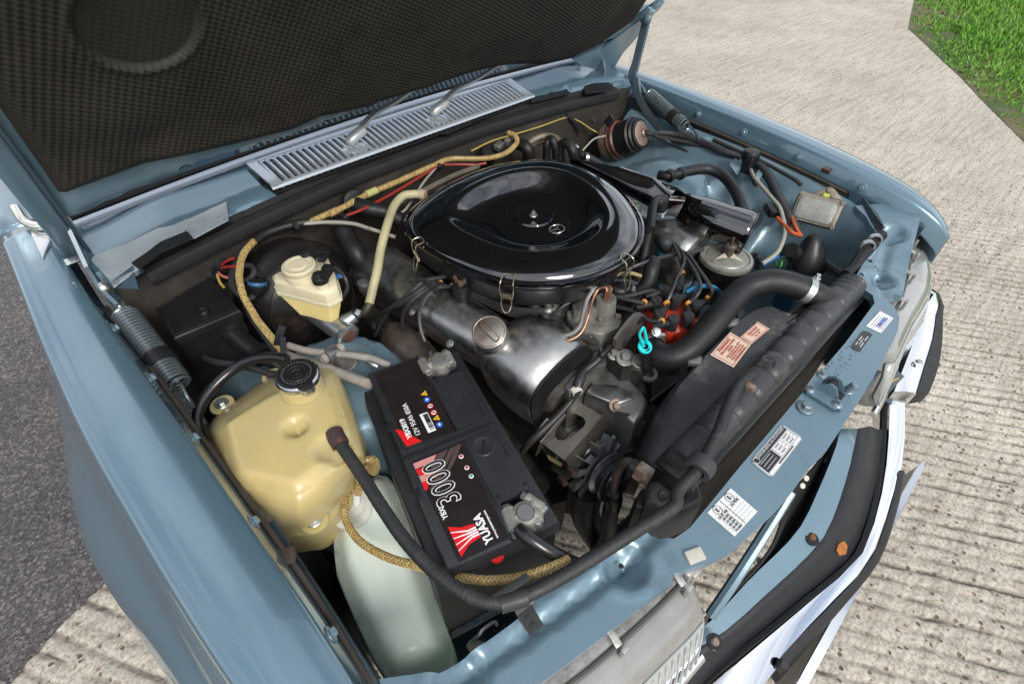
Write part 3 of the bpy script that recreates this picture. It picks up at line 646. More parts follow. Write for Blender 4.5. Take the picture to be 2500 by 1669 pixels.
# wiper arms
for (k, px, py, ex, ey) in (('2', 160, 880, 445, 655), ('2', 690, 700, 965, 508)):
    a = U(k, px, py, 0.925); b2 = U(k, ex, ey, 0.965)
    d = (b2 - a); dn = d.normalized()
    bm = B(); rings = []
    for t, w, h, dz in ((-0.018, 0.006, 0.005, -0.004), (-0.015, 0.010, 0.008, -0.001), (-0.006, 0.0125, 0.011, 0), (0.012, 0.0125, 0.011, 0.001), (0.032, 0.0115, 0.010, 0.002), (0.035, 0.008, 0.007, 0.002)):
        c = a + dn*t + V((0, 0, dz)); s = dn.cross(V((0, 0, 1))).normalized(); u = s.cross(dn)
        rings.append([c + s*(w*q[0]) + u*(h*q[1]) for q in ((-1, -0.6), (-1, 0.2), (-0.6, 0.8), (0, 1), (0.6, 0.8), (1, 0.2), (1, -0.6))])
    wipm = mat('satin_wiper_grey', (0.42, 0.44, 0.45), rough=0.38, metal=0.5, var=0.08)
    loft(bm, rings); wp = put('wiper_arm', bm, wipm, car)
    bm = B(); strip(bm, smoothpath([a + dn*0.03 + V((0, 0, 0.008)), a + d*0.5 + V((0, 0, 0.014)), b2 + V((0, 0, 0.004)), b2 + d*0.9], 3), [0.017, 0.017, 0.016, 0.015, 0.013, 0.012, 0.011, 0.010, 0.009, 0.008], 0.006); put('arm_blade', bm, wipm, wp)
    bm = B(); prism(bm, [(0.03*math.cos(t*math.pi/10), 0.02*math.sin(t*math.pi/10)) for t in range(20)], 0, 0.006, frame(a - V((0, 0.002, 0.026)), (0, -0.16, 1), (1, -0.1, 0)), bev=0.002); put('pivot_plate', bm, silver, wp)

# bulkhead and its rubber seal
bm = B(); rings = []
for i in range(-14, 15):
    x = i*0.05; y = seal_y(x)
    rings.append([V((x, y + 0.02, 0.868)), V((x, y + 0.004, 0.852)), V((x, y - 0.002, 0.83)), V((x, y + 0.003 + 0.004*noise.noise(V((x*6, 0, 0))), 0.76)), V((x, y + 0.0, 0.66)), V((x, y - 0.02, 0.5)), V((x, y - 0.02, 0.25))])
loft(bm, rings, closed=False, caps=False)
bulk = put('bulkhead', bm, mat('bulkhead_underseal', (0.028, 0.024, 0.020), rough=0.6, var=0.35, vscale=9, dirt=(0.075, 0.062, 0.048), dirt_at=0.6, dirt_scale=6, bump=0.25, bscale=90), car, label='dark brown bulkhead behind the engine')
bulk.modifiers.new('t', 'SOLIDIFY').thickness = 0.004
pts = [V((x*0.05, seal_y(x*0.05) - 0.004, 0.866 - 0.004*abs(x*0.05))) for x in range(-13, 14)]
bm = B(); rings = []
for p in smoothpath(pts, 2):
    rings.append([p + V((0, q[0], q[1])) for q in ((0.030, 0.012), (0.022, 0.016), (0.012, 0.008), (0.004, 0.010), (-0.006, 0.004), (-0.012, -0.012), (-0.010, -0.020), (0.004, -0.016), (0.02, 0.0))])
loft(bm, rings); put('bulkhead_seal', bm, rubber(), car, label='black rubber bulkhead seal')
for (k, q) in (('4', [(835, 368), (930, 305), (1020, 235), (1190, 165), (1225, 205), (1010, 300), (880, 400)]), ('2', [(1640, 545), (1700, 530), (1790, 525), (1820, 570), (1700, 585), (1640, 590)]), ('2', [(1280, 610), (1400, 580), (1520, 565), (1545, 590), (1400, 625), (1300, 650)]), ('2', [(690, 845), (720, 820), (1000, 715), (1010, 740), (760, 850)])):
    c = [U(k, x, y, 0.904 if k == '4' else 0.889) for x, y in q]; bm = B(); b = B(); vs = [b.verts.new(p) for p in c]; b.faces.new(vs); r = bmesh.ops.extrude_face_region(b, geom=list(b.faces))
    for v in [g for g in r['geom'] if isinstance(g, bmesh.types.BMVert)]: v.co.z -= 0.004
    merge(bm, b); put('seal_flap', bm, rubber(), car, smooth=20)
bm = B(); b = B(); b.faces.new([b.verts.new(U('4', x, y, 0.898 if x > 700 else 0.89)) for x, y in ((555, 325), (700, 255), (1000, 135), (1300, 20), (1440, -30), (1455, 90), (1240, 205), (1020, 255), (840, 365), (880, 400), (720, 520), (690, 470))]); bmesh.ops.triangulate(b, faces=b.faces); merge(bm, b); sc_o = put('scuttle_corner', bm, mat('scuffed_bare_metal', (0.46, 0.52, 0.55), rough=0.35, metal=0.5, var=0.25, dirt=(0.12, 0.15, 0.16), dirt_at=0.66, dirt_scale=18), car, smooth=0); sc_o.modifiers.new('t', 'SOLIDIFY').thickness = 0.003
bm = B(); quadplate(bm, [U('4', 700, 505, 0.892), U('4', 845, 392, 0.898), U('4', 885, 535, 0.890), U('4', 740, 530, 0.89)], 0.003); put('scuttle_corner', bm, dark_paint(), car)

# ------------------------------------------------------------------ inner wings with suspension towers
def wing_z(x, y, side):
    X = abs(x)
    z = lin(X, [(0.30, 0.22), (0.38, 0.34), (0.44, 0.50), (0.50, 0.60), (0.56, 0.665), (0.62, 0.725), (0.655, 0.775), (0.672, 0.80), (0.70, 0.815)])
    front = smooth01((0.34 - y)/0.12); zt = lin(y, ZT)
    if side < 0:
        z = lin(X, [(0.30, 0.22), (0.38, 0.34), (0.44, 0.50), (0.50, 0.60), (0.56, 0.645), (0.62, 0.655), (0.655, 0.62), (0.68, 0.50), (0.70, 0.45)])
        z -= 0.32*smooth01((0.47 - y)/0.10)
    else: z = z - front*0.16*smooth01((0.66 - X)/0.06)
    yc, zc0 = ((0.575, 0.735) if side < 0 else (0.60, 0.752)); r = math.hypot((X - 0.490), (y - yc)*0.92)
    dome = zc0 - 0.010*smooth01((r - 0.05)/0.05) - 0.16*smooth01((r - 0.105)/0.06)
    z = max(z, dome - 0.25*smooth01((r - 0.15)/0.12))
    r2 = math.hypot(X - 0.58, (y - 0.56)*0.8)
    z += 0.03*smooth01((0.16 - r2)/0.12)*(1 if side > 0 else 0.3)
    z += 0.004*noise.noise(V((x*7, y*7, 1.2)))
    z = min(z, zt - 0.052)
    if side > 0:
        for qx, qy, qr, qd in ((0.585, 0.38, 0.035, 0.012), (0.60, 0.47, 0.03, 0.010)):
            z -= qd*smooth01((qr - math.hypot(X-qx, y-qy))/0.012)
    return z
for sx, lab in ((-1, 'inner wing with the tower beside the expansion tank'), (1, 'inner wing with the tower beside the air intake duct')):
    o = [(sx*0.30, 0.40), (sx*0.30, 0.9), (sx*0.69, 0.86), (sx*0.695, 0.5), (sx*0.675, 0.06), (sx*0.52, 0.06), (sx*0.48, 0.30)]
    if sx > 0: o = o[::-1]
    bm = B(); sheet(bm, o, lambda x, y, s=sx: wing_z(x, y, s), 0.014)
    w = put('inner_wing', bm, bay_paint(), car, label=lab)
# dark wheel-house walls and chassis legs low in the bay
for sx in (-1, 1):
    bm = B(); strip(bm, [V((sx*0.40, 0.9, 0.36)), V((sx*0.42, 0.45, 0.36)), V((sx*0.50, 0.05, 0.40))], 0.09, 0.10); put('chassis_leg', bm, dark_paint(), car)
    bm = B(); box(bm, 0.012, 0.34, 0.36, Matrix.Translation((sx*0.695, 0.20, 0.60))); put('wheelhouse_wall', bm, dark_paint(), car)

# ------------------------------------------------------------------ front panel
def fp_base(x): return 0.76 + 0.035*smooth01((abs(x) - 0.52)/0.2)
DIM = [(p.x, p.y) for p in (U('8', 1890, 815, .755), U('8', 845, 1545, .765), U('6', 1425, 485, .757), U('6', 1520, 165, .785))]
def fp_z(x, y):
    z = fp_base(x)
    for dx, dy in DIM:
        r = math.hypot(x-dx, y-dy); z -= 0.012*smooth01((0.032 - r)/0.014) - 0.003*math.exp(-((r-0.036)/0.006)**2)
    for a, b in ((DIM[0], DIM[1]), (DIM[2], DIM[3])):
        d = seg_dist((x, y), a, b); z -= 0.008*smooth01((0.011 - d)/0.006)
    d = seg_dist((x, y), DIM[0], (-0.30, 0.022)); z -= 0.008*smooth01((0.011 - d)/0.007)
    d = seg_dist((x, y), DIM[2], (0.40, 0.0)); z -= 0.0045*smooth01((0.010 - d)/0.007)
    return z
zc = 0.76
fo = [('6', 1690, 75, .795), ('6', 1655, 300, .785), ('6', 1590, 560, .768), ('6', 1528, 556, .764), ('6', 1520, 610, .764), ('6', 1490, 600, .764), ('6', 1530, 660, zc), ('6', 1556, 715, zc), ('6', 1545, 800, zc), ('6', 1500, 900, zc), ('6', 1440, 1010, zc), ('6', 1330, 1200, zc), ('6', 1200, 1400, zc), ('6', 1090, 1566, zc), ('9', 1000, 160, zc), ('9', 880, 330, zc), ('9', 760, 465, zc), ('9', 640, 580, zc), ('9', 470, 730, zc), ('9', 310, 800, zc), ('9', 110, 865, zc), ('9', 100, 925, zc), ('8', 2190, 925, zc), ('8', 1960, 1100, zc), ('8', 1650, 1340, zc), ('8', 1350, 1566, zc)]
fw = [U(*q) for q in fo]; front_pts = [(p.x, p.y) for p in fw] + [(-0.60, 0.032), (-0.70, 0.05), (-0.735, 0.06)]
ro_ = [('8', 350, 1566, .77), ('8', 720, 1515, zc), ('8', 830, 1440, zc), ('8', 1010, 1310, zc), ('8', 1200, 1160, zc), ('8', 1320, 1040, zc), ('8', 1740, 690, zc), ('8', 1870, 600, zc), ('8', 1920, 568, zc), ('8', 1975, 560, zc), ('9', 30, 630, zc), ('9', 120, 640, zc), ('9', 220, 570, zc), ('9', 370, 390, zc), ('9', 540, 180, zc), ('6', 630, 1560, zc), ('6', 900, 1240, zc), ('6', 1210, 880, zc), ('6', 1398, 625, zc), ('6', 1385, 575, zc), ('6', 1265, 475, .765), ('6', 1380, 280, .78), ('6', 1458, 150, .79), ('3', 1440, 1420, .80), ('3', 1375, 1325, .805), ('3', 1300, 1255, .81)]
rw = [U(*q) for q in ro_]; rear_pts = [(-0.735, 0.105), (-0.69, 0.105)] + [(p.x, p.y) for p in rw] + [(0.70, 0.13), (0.742, 0.10)]
fp_out = front_pts + rear_pts
HOLES = []
for k, x, y, z in (('6', 1388, 320, .775), ('6', 1432, 370, .772), ('6', 1318, 436, .765)):
    p = U(k, x, y, z); HOLES.append((p.x, p.y, 0.0058))
bm = B(); sheet(bm, fp_out, fp_z, 0.008, fold=0.016, holes=HOLES)
fpan = put('front_panel', bm, bay_paint(), car, label='blue front cross panel carrying stickers and the bonnet catch', smooth=50)
# ================================================================== FRONT PANEL FITTINGS
def on_panel(k, x, y, dz=0.0): 
    p = U(k, x, y, 0.76); p.z += dz; return p
paper = mat('white_sticker_paper', (0.74, 0.74, 0.73), rough=0.45, var=0.05)
ink = mat('black_ink', (0.02, 0.02, 0.022), rough=0.5)
redink = mat('red_ink', (0.55, 0.04, 0.03), rough=0.5); blueink = mat('blue_ink', (0.03, 0.10, 0.45), rough=0.5)
def sticker(name, k, corners, m, parent, th=0.0012, dz=0.001, label=None, round_=0.0):
    c = [on_panel(k if isinstance(k, str) else k[i], x, y, dz) for i, (x, y) in enumerate(corners)]
    bm = B(); quadplate(bm, c, th)
    if round_: bmesh.ops.bevel(bm, geom=[e for e in bm.edges if abs((e.verts[0].co-e.verts[1].co).z) > th*0.5], offset=round_, segments=4, affect='EDGES')
    return put(name, bm, m, parent, label=label, smooth=0), c
def plane_on(c, u, v, dz=0.0009):
    """frame inside quad c (c0 top-left, c1 top-right, c2 bottom-right, c3 bottom-left), u right, v down, 0..1"""
    p = (c[0]*(1-u) + c[1]*u)*(1-v) + (c[3]*(1-u) + c[2]*u)*v
    return frame(p + V((0, 0, dz)), (0, 0, 1), (c[1]-c[0]))
def bar_on(name, c, u0, v0, u1, v1, m, parent, dz=0.0008):
    f = lambda u, v: (c[0]*(1-u) + c[1]*u)*(1-v) + (c[3]*(1-u) + c[2]*u)*v + V((0, 0, dz))
    bm = B(); quadplate(bm, [f(u0, v0), f(u1, v0), f(u1, v1), f(u0, v1)], 0.0004); return put(name, bm, m, parent, smooth=0)
# white garage sticker
o, c = sticker('paint_sticker', '6', [(1340, 775), (1430, 680), (1515, 725), (1435, 820)], paper, fpan, label='white sticker with a blue and red word, near the far headlamp')
W = (c[1]-c[0]).length
text('print_line', 'CONTROL', W*0.13, plane_on(c, 0.52, 0.62), blueink, o, bold=0.0003)
for v in (0.2, 0.36, 0.48, 0.78, 0.9):
    bar_on('print_line', c, 0.12, v-0.02, 0.78 if v != 0.9 else 0.95, v+0.02, mat('grey_ink', (0.35, 0.36, 0.38), rough=0.5), o)
bar_on('print_line', c, 0.30, 0.55, 0.36, 0.69, redink, o, 0.0012)
# small dark plate
dk = mat('grey_anodised_plate', (0.06, 0.065, 0.07), rough=0.4, metal=0.4)
o, c = sticker('paint_code_plate', '6', [(1240, 910), (1322, 800), (1385, 825), (1300, 940)], dk, fpan, label='small dark grey plate with pale lettering', round_=0.003)
lt = mat('pale_print', (0.55, 0.56, 0.56), rough=0.5); W = (c[1]-c[0]).length
for v, u0, u1 in ((0.27, 0.22, 0.78), (0.52, 0.3, 0.62), (0.76, 0.2, 0.8)):
    n_ = 7
    for i in range(n_):
        if (i*3 + int(v*10)) % 4: bar_on('print_line', c, u0 + (u1-u0)*i/n_, v-0.06, u0 + (u1-u0)*(i+0.7)/n_, v+0.06, lt, o)
# type plate
al = mat('bright_plate_aluminium', (0.62, 0.63, 0.63), rough=0.3, metal=0.6)
kk = ['9', '6', '6', '9']
o, c = sticker('type_plate', kk, [(605, 150), (805, 1400), (938, 1487), (738, 258)], al, fpan, label='aluminium type plate with black and white printed fields', round_=0.003)
W = (c[1]-c[0]).length
blk = mat('plate_black', (0.025, 0.025, 0.027), rough=0.4)
bar_on('plate_field', c, 0.04, 0.05, 0.96, 0.28, blk, o); bar_on('plate_field', c, 0.04, 0.30, 0.42, 0.80, blk, o)
text('print_line', 'DAIMLER-BENZ AG STUTTGART', W*0.062, plane_on(c, 0.53, 0.13, 0.0014), al, o, bold=0.0001, sx=0.92)
bm = B(); lathe(bm, [(0.0042, 0), (0.0048, 0.0003), (0.0054, 0)], plane_on(c, 0.075, 0.16, 0.0012), 20); put('plate_field', bm, al, o)
for i in range(3):
    bar_on('plate_field', c, 0.46, 0.34 + i*0.16, 0.68, 0.46 + i*0.16, paper, o); bar_on('plate_field', c, 0.70, 0.34 + i*0.16, 0.94, 0.46 + i*0.16, paper, o)
    bar_on('print_line', c, 0.50, 0.385 + i*0.16, 0.62, 0.415 + i*0.16, ink, o, 0.0012); bar_on('print_line', c, 0.74, 0.385 + i*0.16, 0.88, 0.415 + i*0.16, ink, o, 0.0012)
    bar_on('print_line', c, 0.07, 0.36 + i*0.15, 0.36, 0.385 + i*0.15, al, o, 0.0012)
bar_on('plate_field', c, 0.04, 0.84, 0.96, 0.95, paper, o); bar_on('print_line', c, 0.30, 0.87, 0.75, 0.92, ink, o, 0.0012)
# E-mark sticker
o, c = sticker('approval_sticker', '9', [(330, 478), (478, 322), (648, 470), (503, 628)], paper, fpan, label='white sticker with two circled E marks and rows of numbers')
W = (c[1]-c[0]).length
for u in (0.25, 0.76):
    bm = B(); lathe(bm, [(W*0.105, 0), (W*0.112, 0.0004), (W*0.122, 0)], plane_on(c, u, 0.16, 0.0008), 24); put('approval_mark', bm, ink, o)
    text('approval_mark', 'E', W*0.15, plane_on(c, u-0.015, 0.165, 0.001), ink, o, bold=0.0002); text('approval_mark', '1', W*0.07, plane_on(c, u+0.065, 0.19, 0.001), ink, o)
bar_on('ruled_line', c, 0.49, 0.02, 0.505, 0.98, ink, o)
for i, s in enumerate(('15R-02 1058', '10R-0201', '11R-0005', '18R-0004', '14R-0037', '17R-0030')):
    v = 0.36 + i*0.115; text('print_line', s, W*0.072, plane_on(c, 0.25, v, 0.001), ink, o, sx=0.95)
    bar_on('ruled_line', c, 0.02, v-0.062, 0.98, v-0.056, mat('thin_grey_line', (0.4, 0.4, 0.4)), o)
text('print_line', '12R-74/003', W*0.072, plane_on(c, 0.75, 0.36, 0.001), ink, o, sx=0.95)
# embossed chassis number area
for i, (x, y) in enumerate(((1160, 985), (1195, 1030))):
    p = on_panel('6', x, y, 0.0003); q = on_panel('6', x+85, y-85, 0.0003)
    d = (q-p).normalized(); e = V((-d.y, d.x, 0)); rs = random.Random(i)
    bm = B()
    for j in range(9):
        for s_ in range(3):
            o_ = p + d*(0.0125*(j-3) + rs.uniform(-0.003, 0.003)) + e*rs.uniform(-0.005, 0.005); box(bm, 0.0014, rs.uniform(0.002, 0.005), 0.001, frame(o_, (0, 0, 1), V((rs.uniform(-1, 1), rs.uniform(-1, 1), 0)) + d*0.2))
    put('stamped_number', bm, bay_paint(), fpan, smooth=0)
# bonnet catch
o, c = sticker('catch_plate', '6', [(932, 1195), (1020, 1075), (1250, 1195), (1165, 1338)], bay_paint(), fpan, th=0.005, dz=0.0045, label='blue catch plate with four cross-head screws', round_=0.006)
zs = mat('greyed_screw', (0.20, 0.25, 0.28), rough=0.4, metal=0.5, var=0.3)
for x, y in ((1045, 1100), (975, 1190), (1145, 1288), (1215, 1200)):
    p = on_panel('6', x, y, 0.0075); bm = B(); lathe(bm, [(0, 0.0035), (0.003, 0.0035), (0.0062, 0.002), (0.0085, 0)], frame(p, (0, 0, 1)), 20); s = put('screw', bm, zs, o)
    bm = B(); box(bm, 0.008, 0.0014, 0.0006, frame(p + V((0, 0, 0.0036)), (0, 0, 1), (1, 0.6, 0))); box(bm, 0.0014, 0.008, 0.0007, frame(p + V((0, 0, 0.0036)), (0, 0, 1), (1, 0.6, 0))); put('cross_slot', bm, ink, s)
pa, pb = on_panel('6', 1060, 1180, 0.004), on_panel('6', 1170, 1240, 0.004); mid = (pa+pb)/2; dn = (pb-pa).normalized()
for p in (mid - V((0.010, 0, 0)), mid + V((0.012, 0, 0))):
    bm = B(); prism(bm, [(-0.018, 0), (0.018, 0), (0.014, 0.016), (0.004, 0.026), (-0.006, 0.024), (-0.014, 0.012)], -0.0012, 0.0012, frame(p + V((0, 0.004, 0)), (1, 0, 0), (0, 1, 0))); put('catch_ear', bm, bay_paint(), o)
bm = B(); lathe(bm, [(0, -0.009), (0.006, -0.009), (0.0075, -0.003), (0.0075, 0.003), (0.006, 0.009), (0, 0.009)], frame(mid + V((0.001, 0.006, 0.015)), (1, 0, 0)), 16); put('catch_roller', bm, rubber(), o)
bm = B(); box(bm, 0.014, 0.030, 0.003, Matrix.Translation(mid + V((0.001, -0.002, 0.004)))); put('catch_slot', bm, ink, o)
bm = B(); lathe(bm, [(0, 0.024), (0.006, 0.022), (0.0065, 0.006), (0.005, 0)], frame(on_panel('6', 1200, 1200, 0.005), (0.1, -0.3, 1)), 14); put('catch_post', bm, zs, o)
bolt(on_panel('6', 955, 1295, 0.001), (0, 0, 1), 0.008, zs, fpan)
for k, x, y in (('8', 1870, 815), ('8', 835, 1548), ('6', 1418, 488), ('6', 1520, 172)):
    p = U(k, x, y, 0.753); bm = B(); lathe(bm, [(0, 0.0008), (0.0035, 0.0006), (0.0035, 0)], frame(p, (0, 0, 1)), 12); put('drain_hole', bm, ink, fpan)
# ivory clip on the lip
a = on_panel('9', 180, 765, 0.003); b2 = on_panel('9', 300, 720, 0.003)
bm = B(); box(bm, (b2-a).length*0.9, 0.017, 0.008, frame((a+b2)/2 + V((0, -0.002, -0.003)), (0, -0.2, 1), b2-a), 0.002); put('lip_clip', bm, mat('aged_ivory_clip', (0.48, 0.46, 0.39), rough=0.4), fpan)
# folded radiator bracket at the lip
# black hose clip bent over the panel
ca = [U('8', 1160, 1040, 0.772), U('8', 1270, 990, 0.772), U('8', 1300, 1060, 0.766), U('8', 1375, 1190, 0.764), U('8', 1290, 1258, 0.764), U('8', 1205, 1130, 0.766)]
clipm = mat('dark_grey_clip', (0.03, 0.03, 0.03), rough=0.5, var=0.3)
bm = B(); quadplate(bm, [ca[5], ca[2], ca[3], ca[4]], 0.003); quadplate(bm, [ca[0], ca[1], ca[2], ca[5]], 0.003); ht = put('hose_clip_tab', bm, clipm, fpan)
for x, y in ((1275, 1150), (1310, 1195)): bm = B(); lathe(bm, [(0, 0.002), (0.004, 0.0015), (0.005, 0)], frame(U('8', x, y, 0.766), (0, 0, 1)), 12); put('rivet', bm, clipm, ht)

# ================================================================== HEADLAMPS
lamp_rim = mat('weathered_lamp_frame', (0.42, 0.41, 0.39), rough=0.5, metal=0.5, var=0.3, vscale=40, dirt=(0.12, 0.11, 0.10), dirt_at=0.58, dirt_scale=24, bump=0.3)
lens = mat('headlamp_lens_glass', (0.80, 0.82, 0.79), rough=0.10, trans=0.55, var=0.05, vscale=8, ior=1.45, coat=0.5)
lens_top = mat('aged_lens_edge', (0.34, 0.345, 0.33), rough=0.16, var=0.2, vscale=12, dirt=(0.24, 0.22, 0.18), dirt_at=0.6, coat=1.0, trans=0.25)
inner = mat('lamp_reflector', (0.75, 0.75, 0.72), rough=0.12, metal=0.9)
def yl(X): return lin(X, [(0.31, -0.016), (0.38, -0.012), (0.5, 0.004), (0.62, 0.030), (0.70, 0.052), (0.76, 0.085), (0.785, 0.13)])
for sx, lab in ((1, 'headlamp at the far corner of the car, seen from above'), (-1, 'headlamp at the near corner with clips along its frame')):
    Xs = [0.318, 0.325, 0.34, 0.37, 0.42, 0.48, 0.54, 0.60, 0.66, 0.71, 0.745, 0.77, 0.785]
    bm = B(); rings = []
    for i, X in enumerate(Xs):
        e = 0.4 if i == 0 else (0.75 if i == 1 else 1.0); y = yl(X); zt = 0.722 - 0.01*(1-e)
        k = (0.062 + 0.022*smooth01((X - 0.45)/0.2))*e
        rings.append([V((sx*X, y - 0.006, zt - 0.004)), V((sx*X, y - 0.35*k, zt - 0.006)), V((sx*X, y - 0.72*k, zt - 0.012)), V((sx*X, y - 0.93*k, zt - 0.024)), V((sx*X, y - 1.05*k, zt - 0.045)), V((sx*X, y - 1.25*k, zt - 0.10*e)), V((sx*X, y - 1.38*k, zt - 0.165*e)), V((sx*X, y - 1.1*k, zt - 0.178*e)), V((sx*X, y - 0.01, zt - 0.178*e)), V((sx*X, y - 0.006, zt - 0.09*e))])
    loft(bm, rings); hl = put('headlamp', bm, lens_top, car, label=lab)
    bm = B(); rings = []
    for i, X in enumerate(Xs):
        if i == 0: continue
        e = 0.8 if i == 1 else 1.0; y = yl(X); zt = 0.722; k = (0.062 + 0.022*smooth01((X - 0.45)/0.2))*e
        rings.append([V((sx*X, y - 1.05*k - 0.003, zt - 0.045)), V((sx*X, y - 1.25*k - 0.004, zt - 0.10*e)), V((sx*X, y - 1.38*k - 0.004, zt - 0.163*e))])
    loft(bm, rings, closed=False, caps=False); lo_ = put('lens', bm, lens, hl); lo_.modifiers.new('t', 'SOLIDIFY').thickness = 0.003
    bm = B()
    for i in range(34):
        X = 0.345 + 0.012*i; y = yl(X); tube(bm, [V((sx*X, y - 0.0700, 0.672)), V((sx*X, y - 0.083, 0.61)), V((sx*X, y - 0.091, 0.562))], 0.0022, segs=5, n=2)
    rb = put('lens_ribs', bm, lens, hl); rb['kind'] = 'stuff'
    bm = B(); strip(bm, smoothpath([V((sx*X, yl(X) - 0.006, 0.727)) for X in (0.318, 0.36, 0.42, 0.5, 0.58, 0.66, 0.72, 0.76)], 3), [0.022]*22, 0.014); hr = put('lamp_frame', bm, lamp_rim, hl)
    bm = B(); tube(bm, [V((sx*X, yl(X) - 0.022, 0.7225)) for X in (0.33, 0.4, 0.5, 0.6, 0.7, 0.76)], 0.0035, segs=6, n=3); put('lamp_gasket', bm, mat('grey_gasket', (0.10, 0.10, 0.095), rough=0.7), hl)
    for X in (0.345, 0.46, 0.565, 0.655, 0.715):
        bm = B(); box(bm, 0.010, 0.024, 0.005, frame((sx*X, yl(X) - 0.014, 0.737), (0, -0.25, 1), (1, 0.2*sx, 0)), 0.0015); box(bm, 0.010, 0.006, 0.022, Matrix.Translation((sx*X, yl(X) - 0.032, 0.727)), 0.001); put('lamp_clip', bm, lamp_rim, hl)
    # inner end block of the frame
    bm = B(); box(bm, 0.03, 0.045, 0.03, Matrix.Translation((sx*0.322, -0.018, 0.726)), 0.006); box(bm, 0.02, 0.02, 0.035, Matrix.Translation((sx*0.318, -0.035, 0.715)), 0.004); put('lamp_frame', bm, lamp_rim, hl)
    bm = B(); tube(bm, [V((sx*X, yl(X) - 0.092, 0.55)) for X in (0.325, 0.4, 0.5, 0.6, 0.7, 0.77)], 0.009, segs=8, n=3, flat=0.6); put('lamp_trim', bm, chrome(), hl)

# ================================================================== LOWER FRONT: valance, strut, bumper, plate
vb = mat('black_valance_paint', (0.007, 0.008, 0.011), rough=0.5, var=0.3, coat=0.08, dirt=(0.016, 0.016, 0.018), dirt_at=0.64, dirt_scale=6, coat_rough=0.2)
def ribbon(inner_pts, outer_pts, drop=0.0, th=0.003):
    bm = B(); n = 14
    def res(ps):
        q = smoothpath(ps, 8); L_ = [0]
        for a, b in zip(q, q[1:]): L_.append(L_[-1] + (b-a).length)
        o = []
        for i in range(n+1):
            s = L_[-1]*i/n; j = 0
            while j < len(L_)-2 and L_[j+1] < s: j += 1
            t = (s-L_[j])/max(1e-9, L_[j+1]-L_[j]); o.append(q[j].lerp(q[j+1], t))
        return o
    A, C = res(inner_pts), res(outer_pts)
    return A, C
# blue upper valance strip and the black lower part
A, C = ribbon([U('9', 1180, -60, .60), U('9', 1150, 60, .59), U('9', 1040, 330, .575), U('9', 900, 600, .565), U('9', 600, 900, .555), U('9', 340, 1180, .55), U('9', 150, 1310, .545)], [U('9', 1290, -60, .585), U('9', 1225, 230, .57), U('9', 1110, 560, .555), U('9', 980, 740, .545), U('9', 700, 1000, .54), U('9', 440, 1230, .535), U('9', 170, 1390, .53)])
bm = B(); loft(bm, [[a + V((0, 0.012, -0.05)), a, c, c - V((0, 0, 0.004))] for a, c in zip(A, C)], closed=False, caps=False); va = put('valance', bm, bay_paint(), car, label='blue and black lower valance behind the bumper'); va.modifiers.new('t', 'SOLIDIFY').thickness = 0.002
A2, C2 = ribbon([U('9', 1290, -60, .583), U('9', 1225, 230, .568), U('9', 1110, 560, .553), U('9', 980, 740, .543), U('9', 700, 1000, .538), U('9', 440, 1230, .533), U('9', 170, 1390, .528), U('9', -40, 1500, .52)], [U('9', 1470, -60, .48), U('9', 1430, 300, .472), U('9', 1285, 740, .462), U('9', 1040, 960, .462), U('9', 740, 1210, .462), U('9', 480, 1425, .462), U('9', 300, 1640, .462), U('9', 100, 1830, .46)])
bm = B(); loft(bm, [[a, a.lerp(c, 0.35) + V((0, 0, 0.008)), a.lerp(c, 0.75) - V((0, 0, 0.003)), c, c + V((0, 0.01, -0.12))] for a, c in zip(A2, C2)], closed=False, caps=False); vb_o = put('valance_apron', bm, vb, va); vb_o.modifiers.new('t', 'SOLIDIFY').thickness = 0.002
for x, y in ((1000, 625), (380, 1290), (1280, 15)):
    bm = B(); lathe(bm, [(0, 0.004), (0.004, 0.0035), (0.0065, 0.001), (0.007, 0)], frame(U('9', x, y, 0.557), (0, -0.2, 1)), 14); put('rusty_bolt', bm, rust(), va)
for x, y, r in ((1000, 638, 0.012), (380, 1295, 0.012)):
    bm = B(); lathe(bm, [(0, 0.0), (r, 0), (r, -0.004), (0, -0.004)], frame(U('9', x, y, 0.5565), (0, -0.2, 1)), 18); put('mounting_lug', bm, vb, va)
bm = B(); prism(bm, [(-0.012, -0.004), (0.0, -0.011), (0.013, -0.004), (0.014, 0.006), (0.002, 0.010), (-0.010, 0.006)], 0, 0.0015, frame(U('9', 1185, 705, 0.515), (-0.2, -0.6, 1))); put('rust_patch', bm, mat('orange_rust', (0.36, 0.13, 0.03), rough=0.9, var=0.4, vscale=90), va)
# blue brace between front panel and valance
bm = B(); tube(bm, [U('9', 860, 340, .70), U('9', 700, 600, .66), U('9', 520, 880, .62), U('9', 350, 1130, .57)], 0.0085, segs=8, n=4); put('front_brace', bm, bay_paint(), car, label='slim blue brace below the front panel')
A3, C3 = ribbon([U('9', 870, 335, .69), U('9', 740, 700, .62), U('9', 520, 960, .60), U('9', 360, 1140, .56)], [U('9', 1150, 20, .60), U('9', 1020, 330, .575), U('9', 880, 600, .565), U('9', 340, 1170, .55)])
bm = B(); loft(bm, [[a, a.lerp(c, 0.5) - V((0, 0, 0.06)), c - V((0, 0, 0.03))] for a, c in zip(A3, C3)], closed=False, caps=False); ad = put('air_dam', bm, mat('matt_black_sheet', (0.006, 0.006, 0.006), rough=0.8), car); ad.modifiers.new('t', 'SOLIDIFY').thickness = 0.003
for x, y in ((962, 255), (938, 303), (657, 775)):
    bm = B(); lathe(bm, [(0, 0.001), (0.0045, 0.001), (0.005, 0)], frame(UP('9', x, y, A3[6] + V((0, 0, -0.02)), V((-0.3, -0.55, 0.78)).normalized()), (-0.3, -0.5, 0.8)), 10); put('daylight_hole', bm, mat('daylight_tan', (0.6, 0.56, 0.48), rough=0.6), ad)  # pale discs paint the daylight showing through small holes
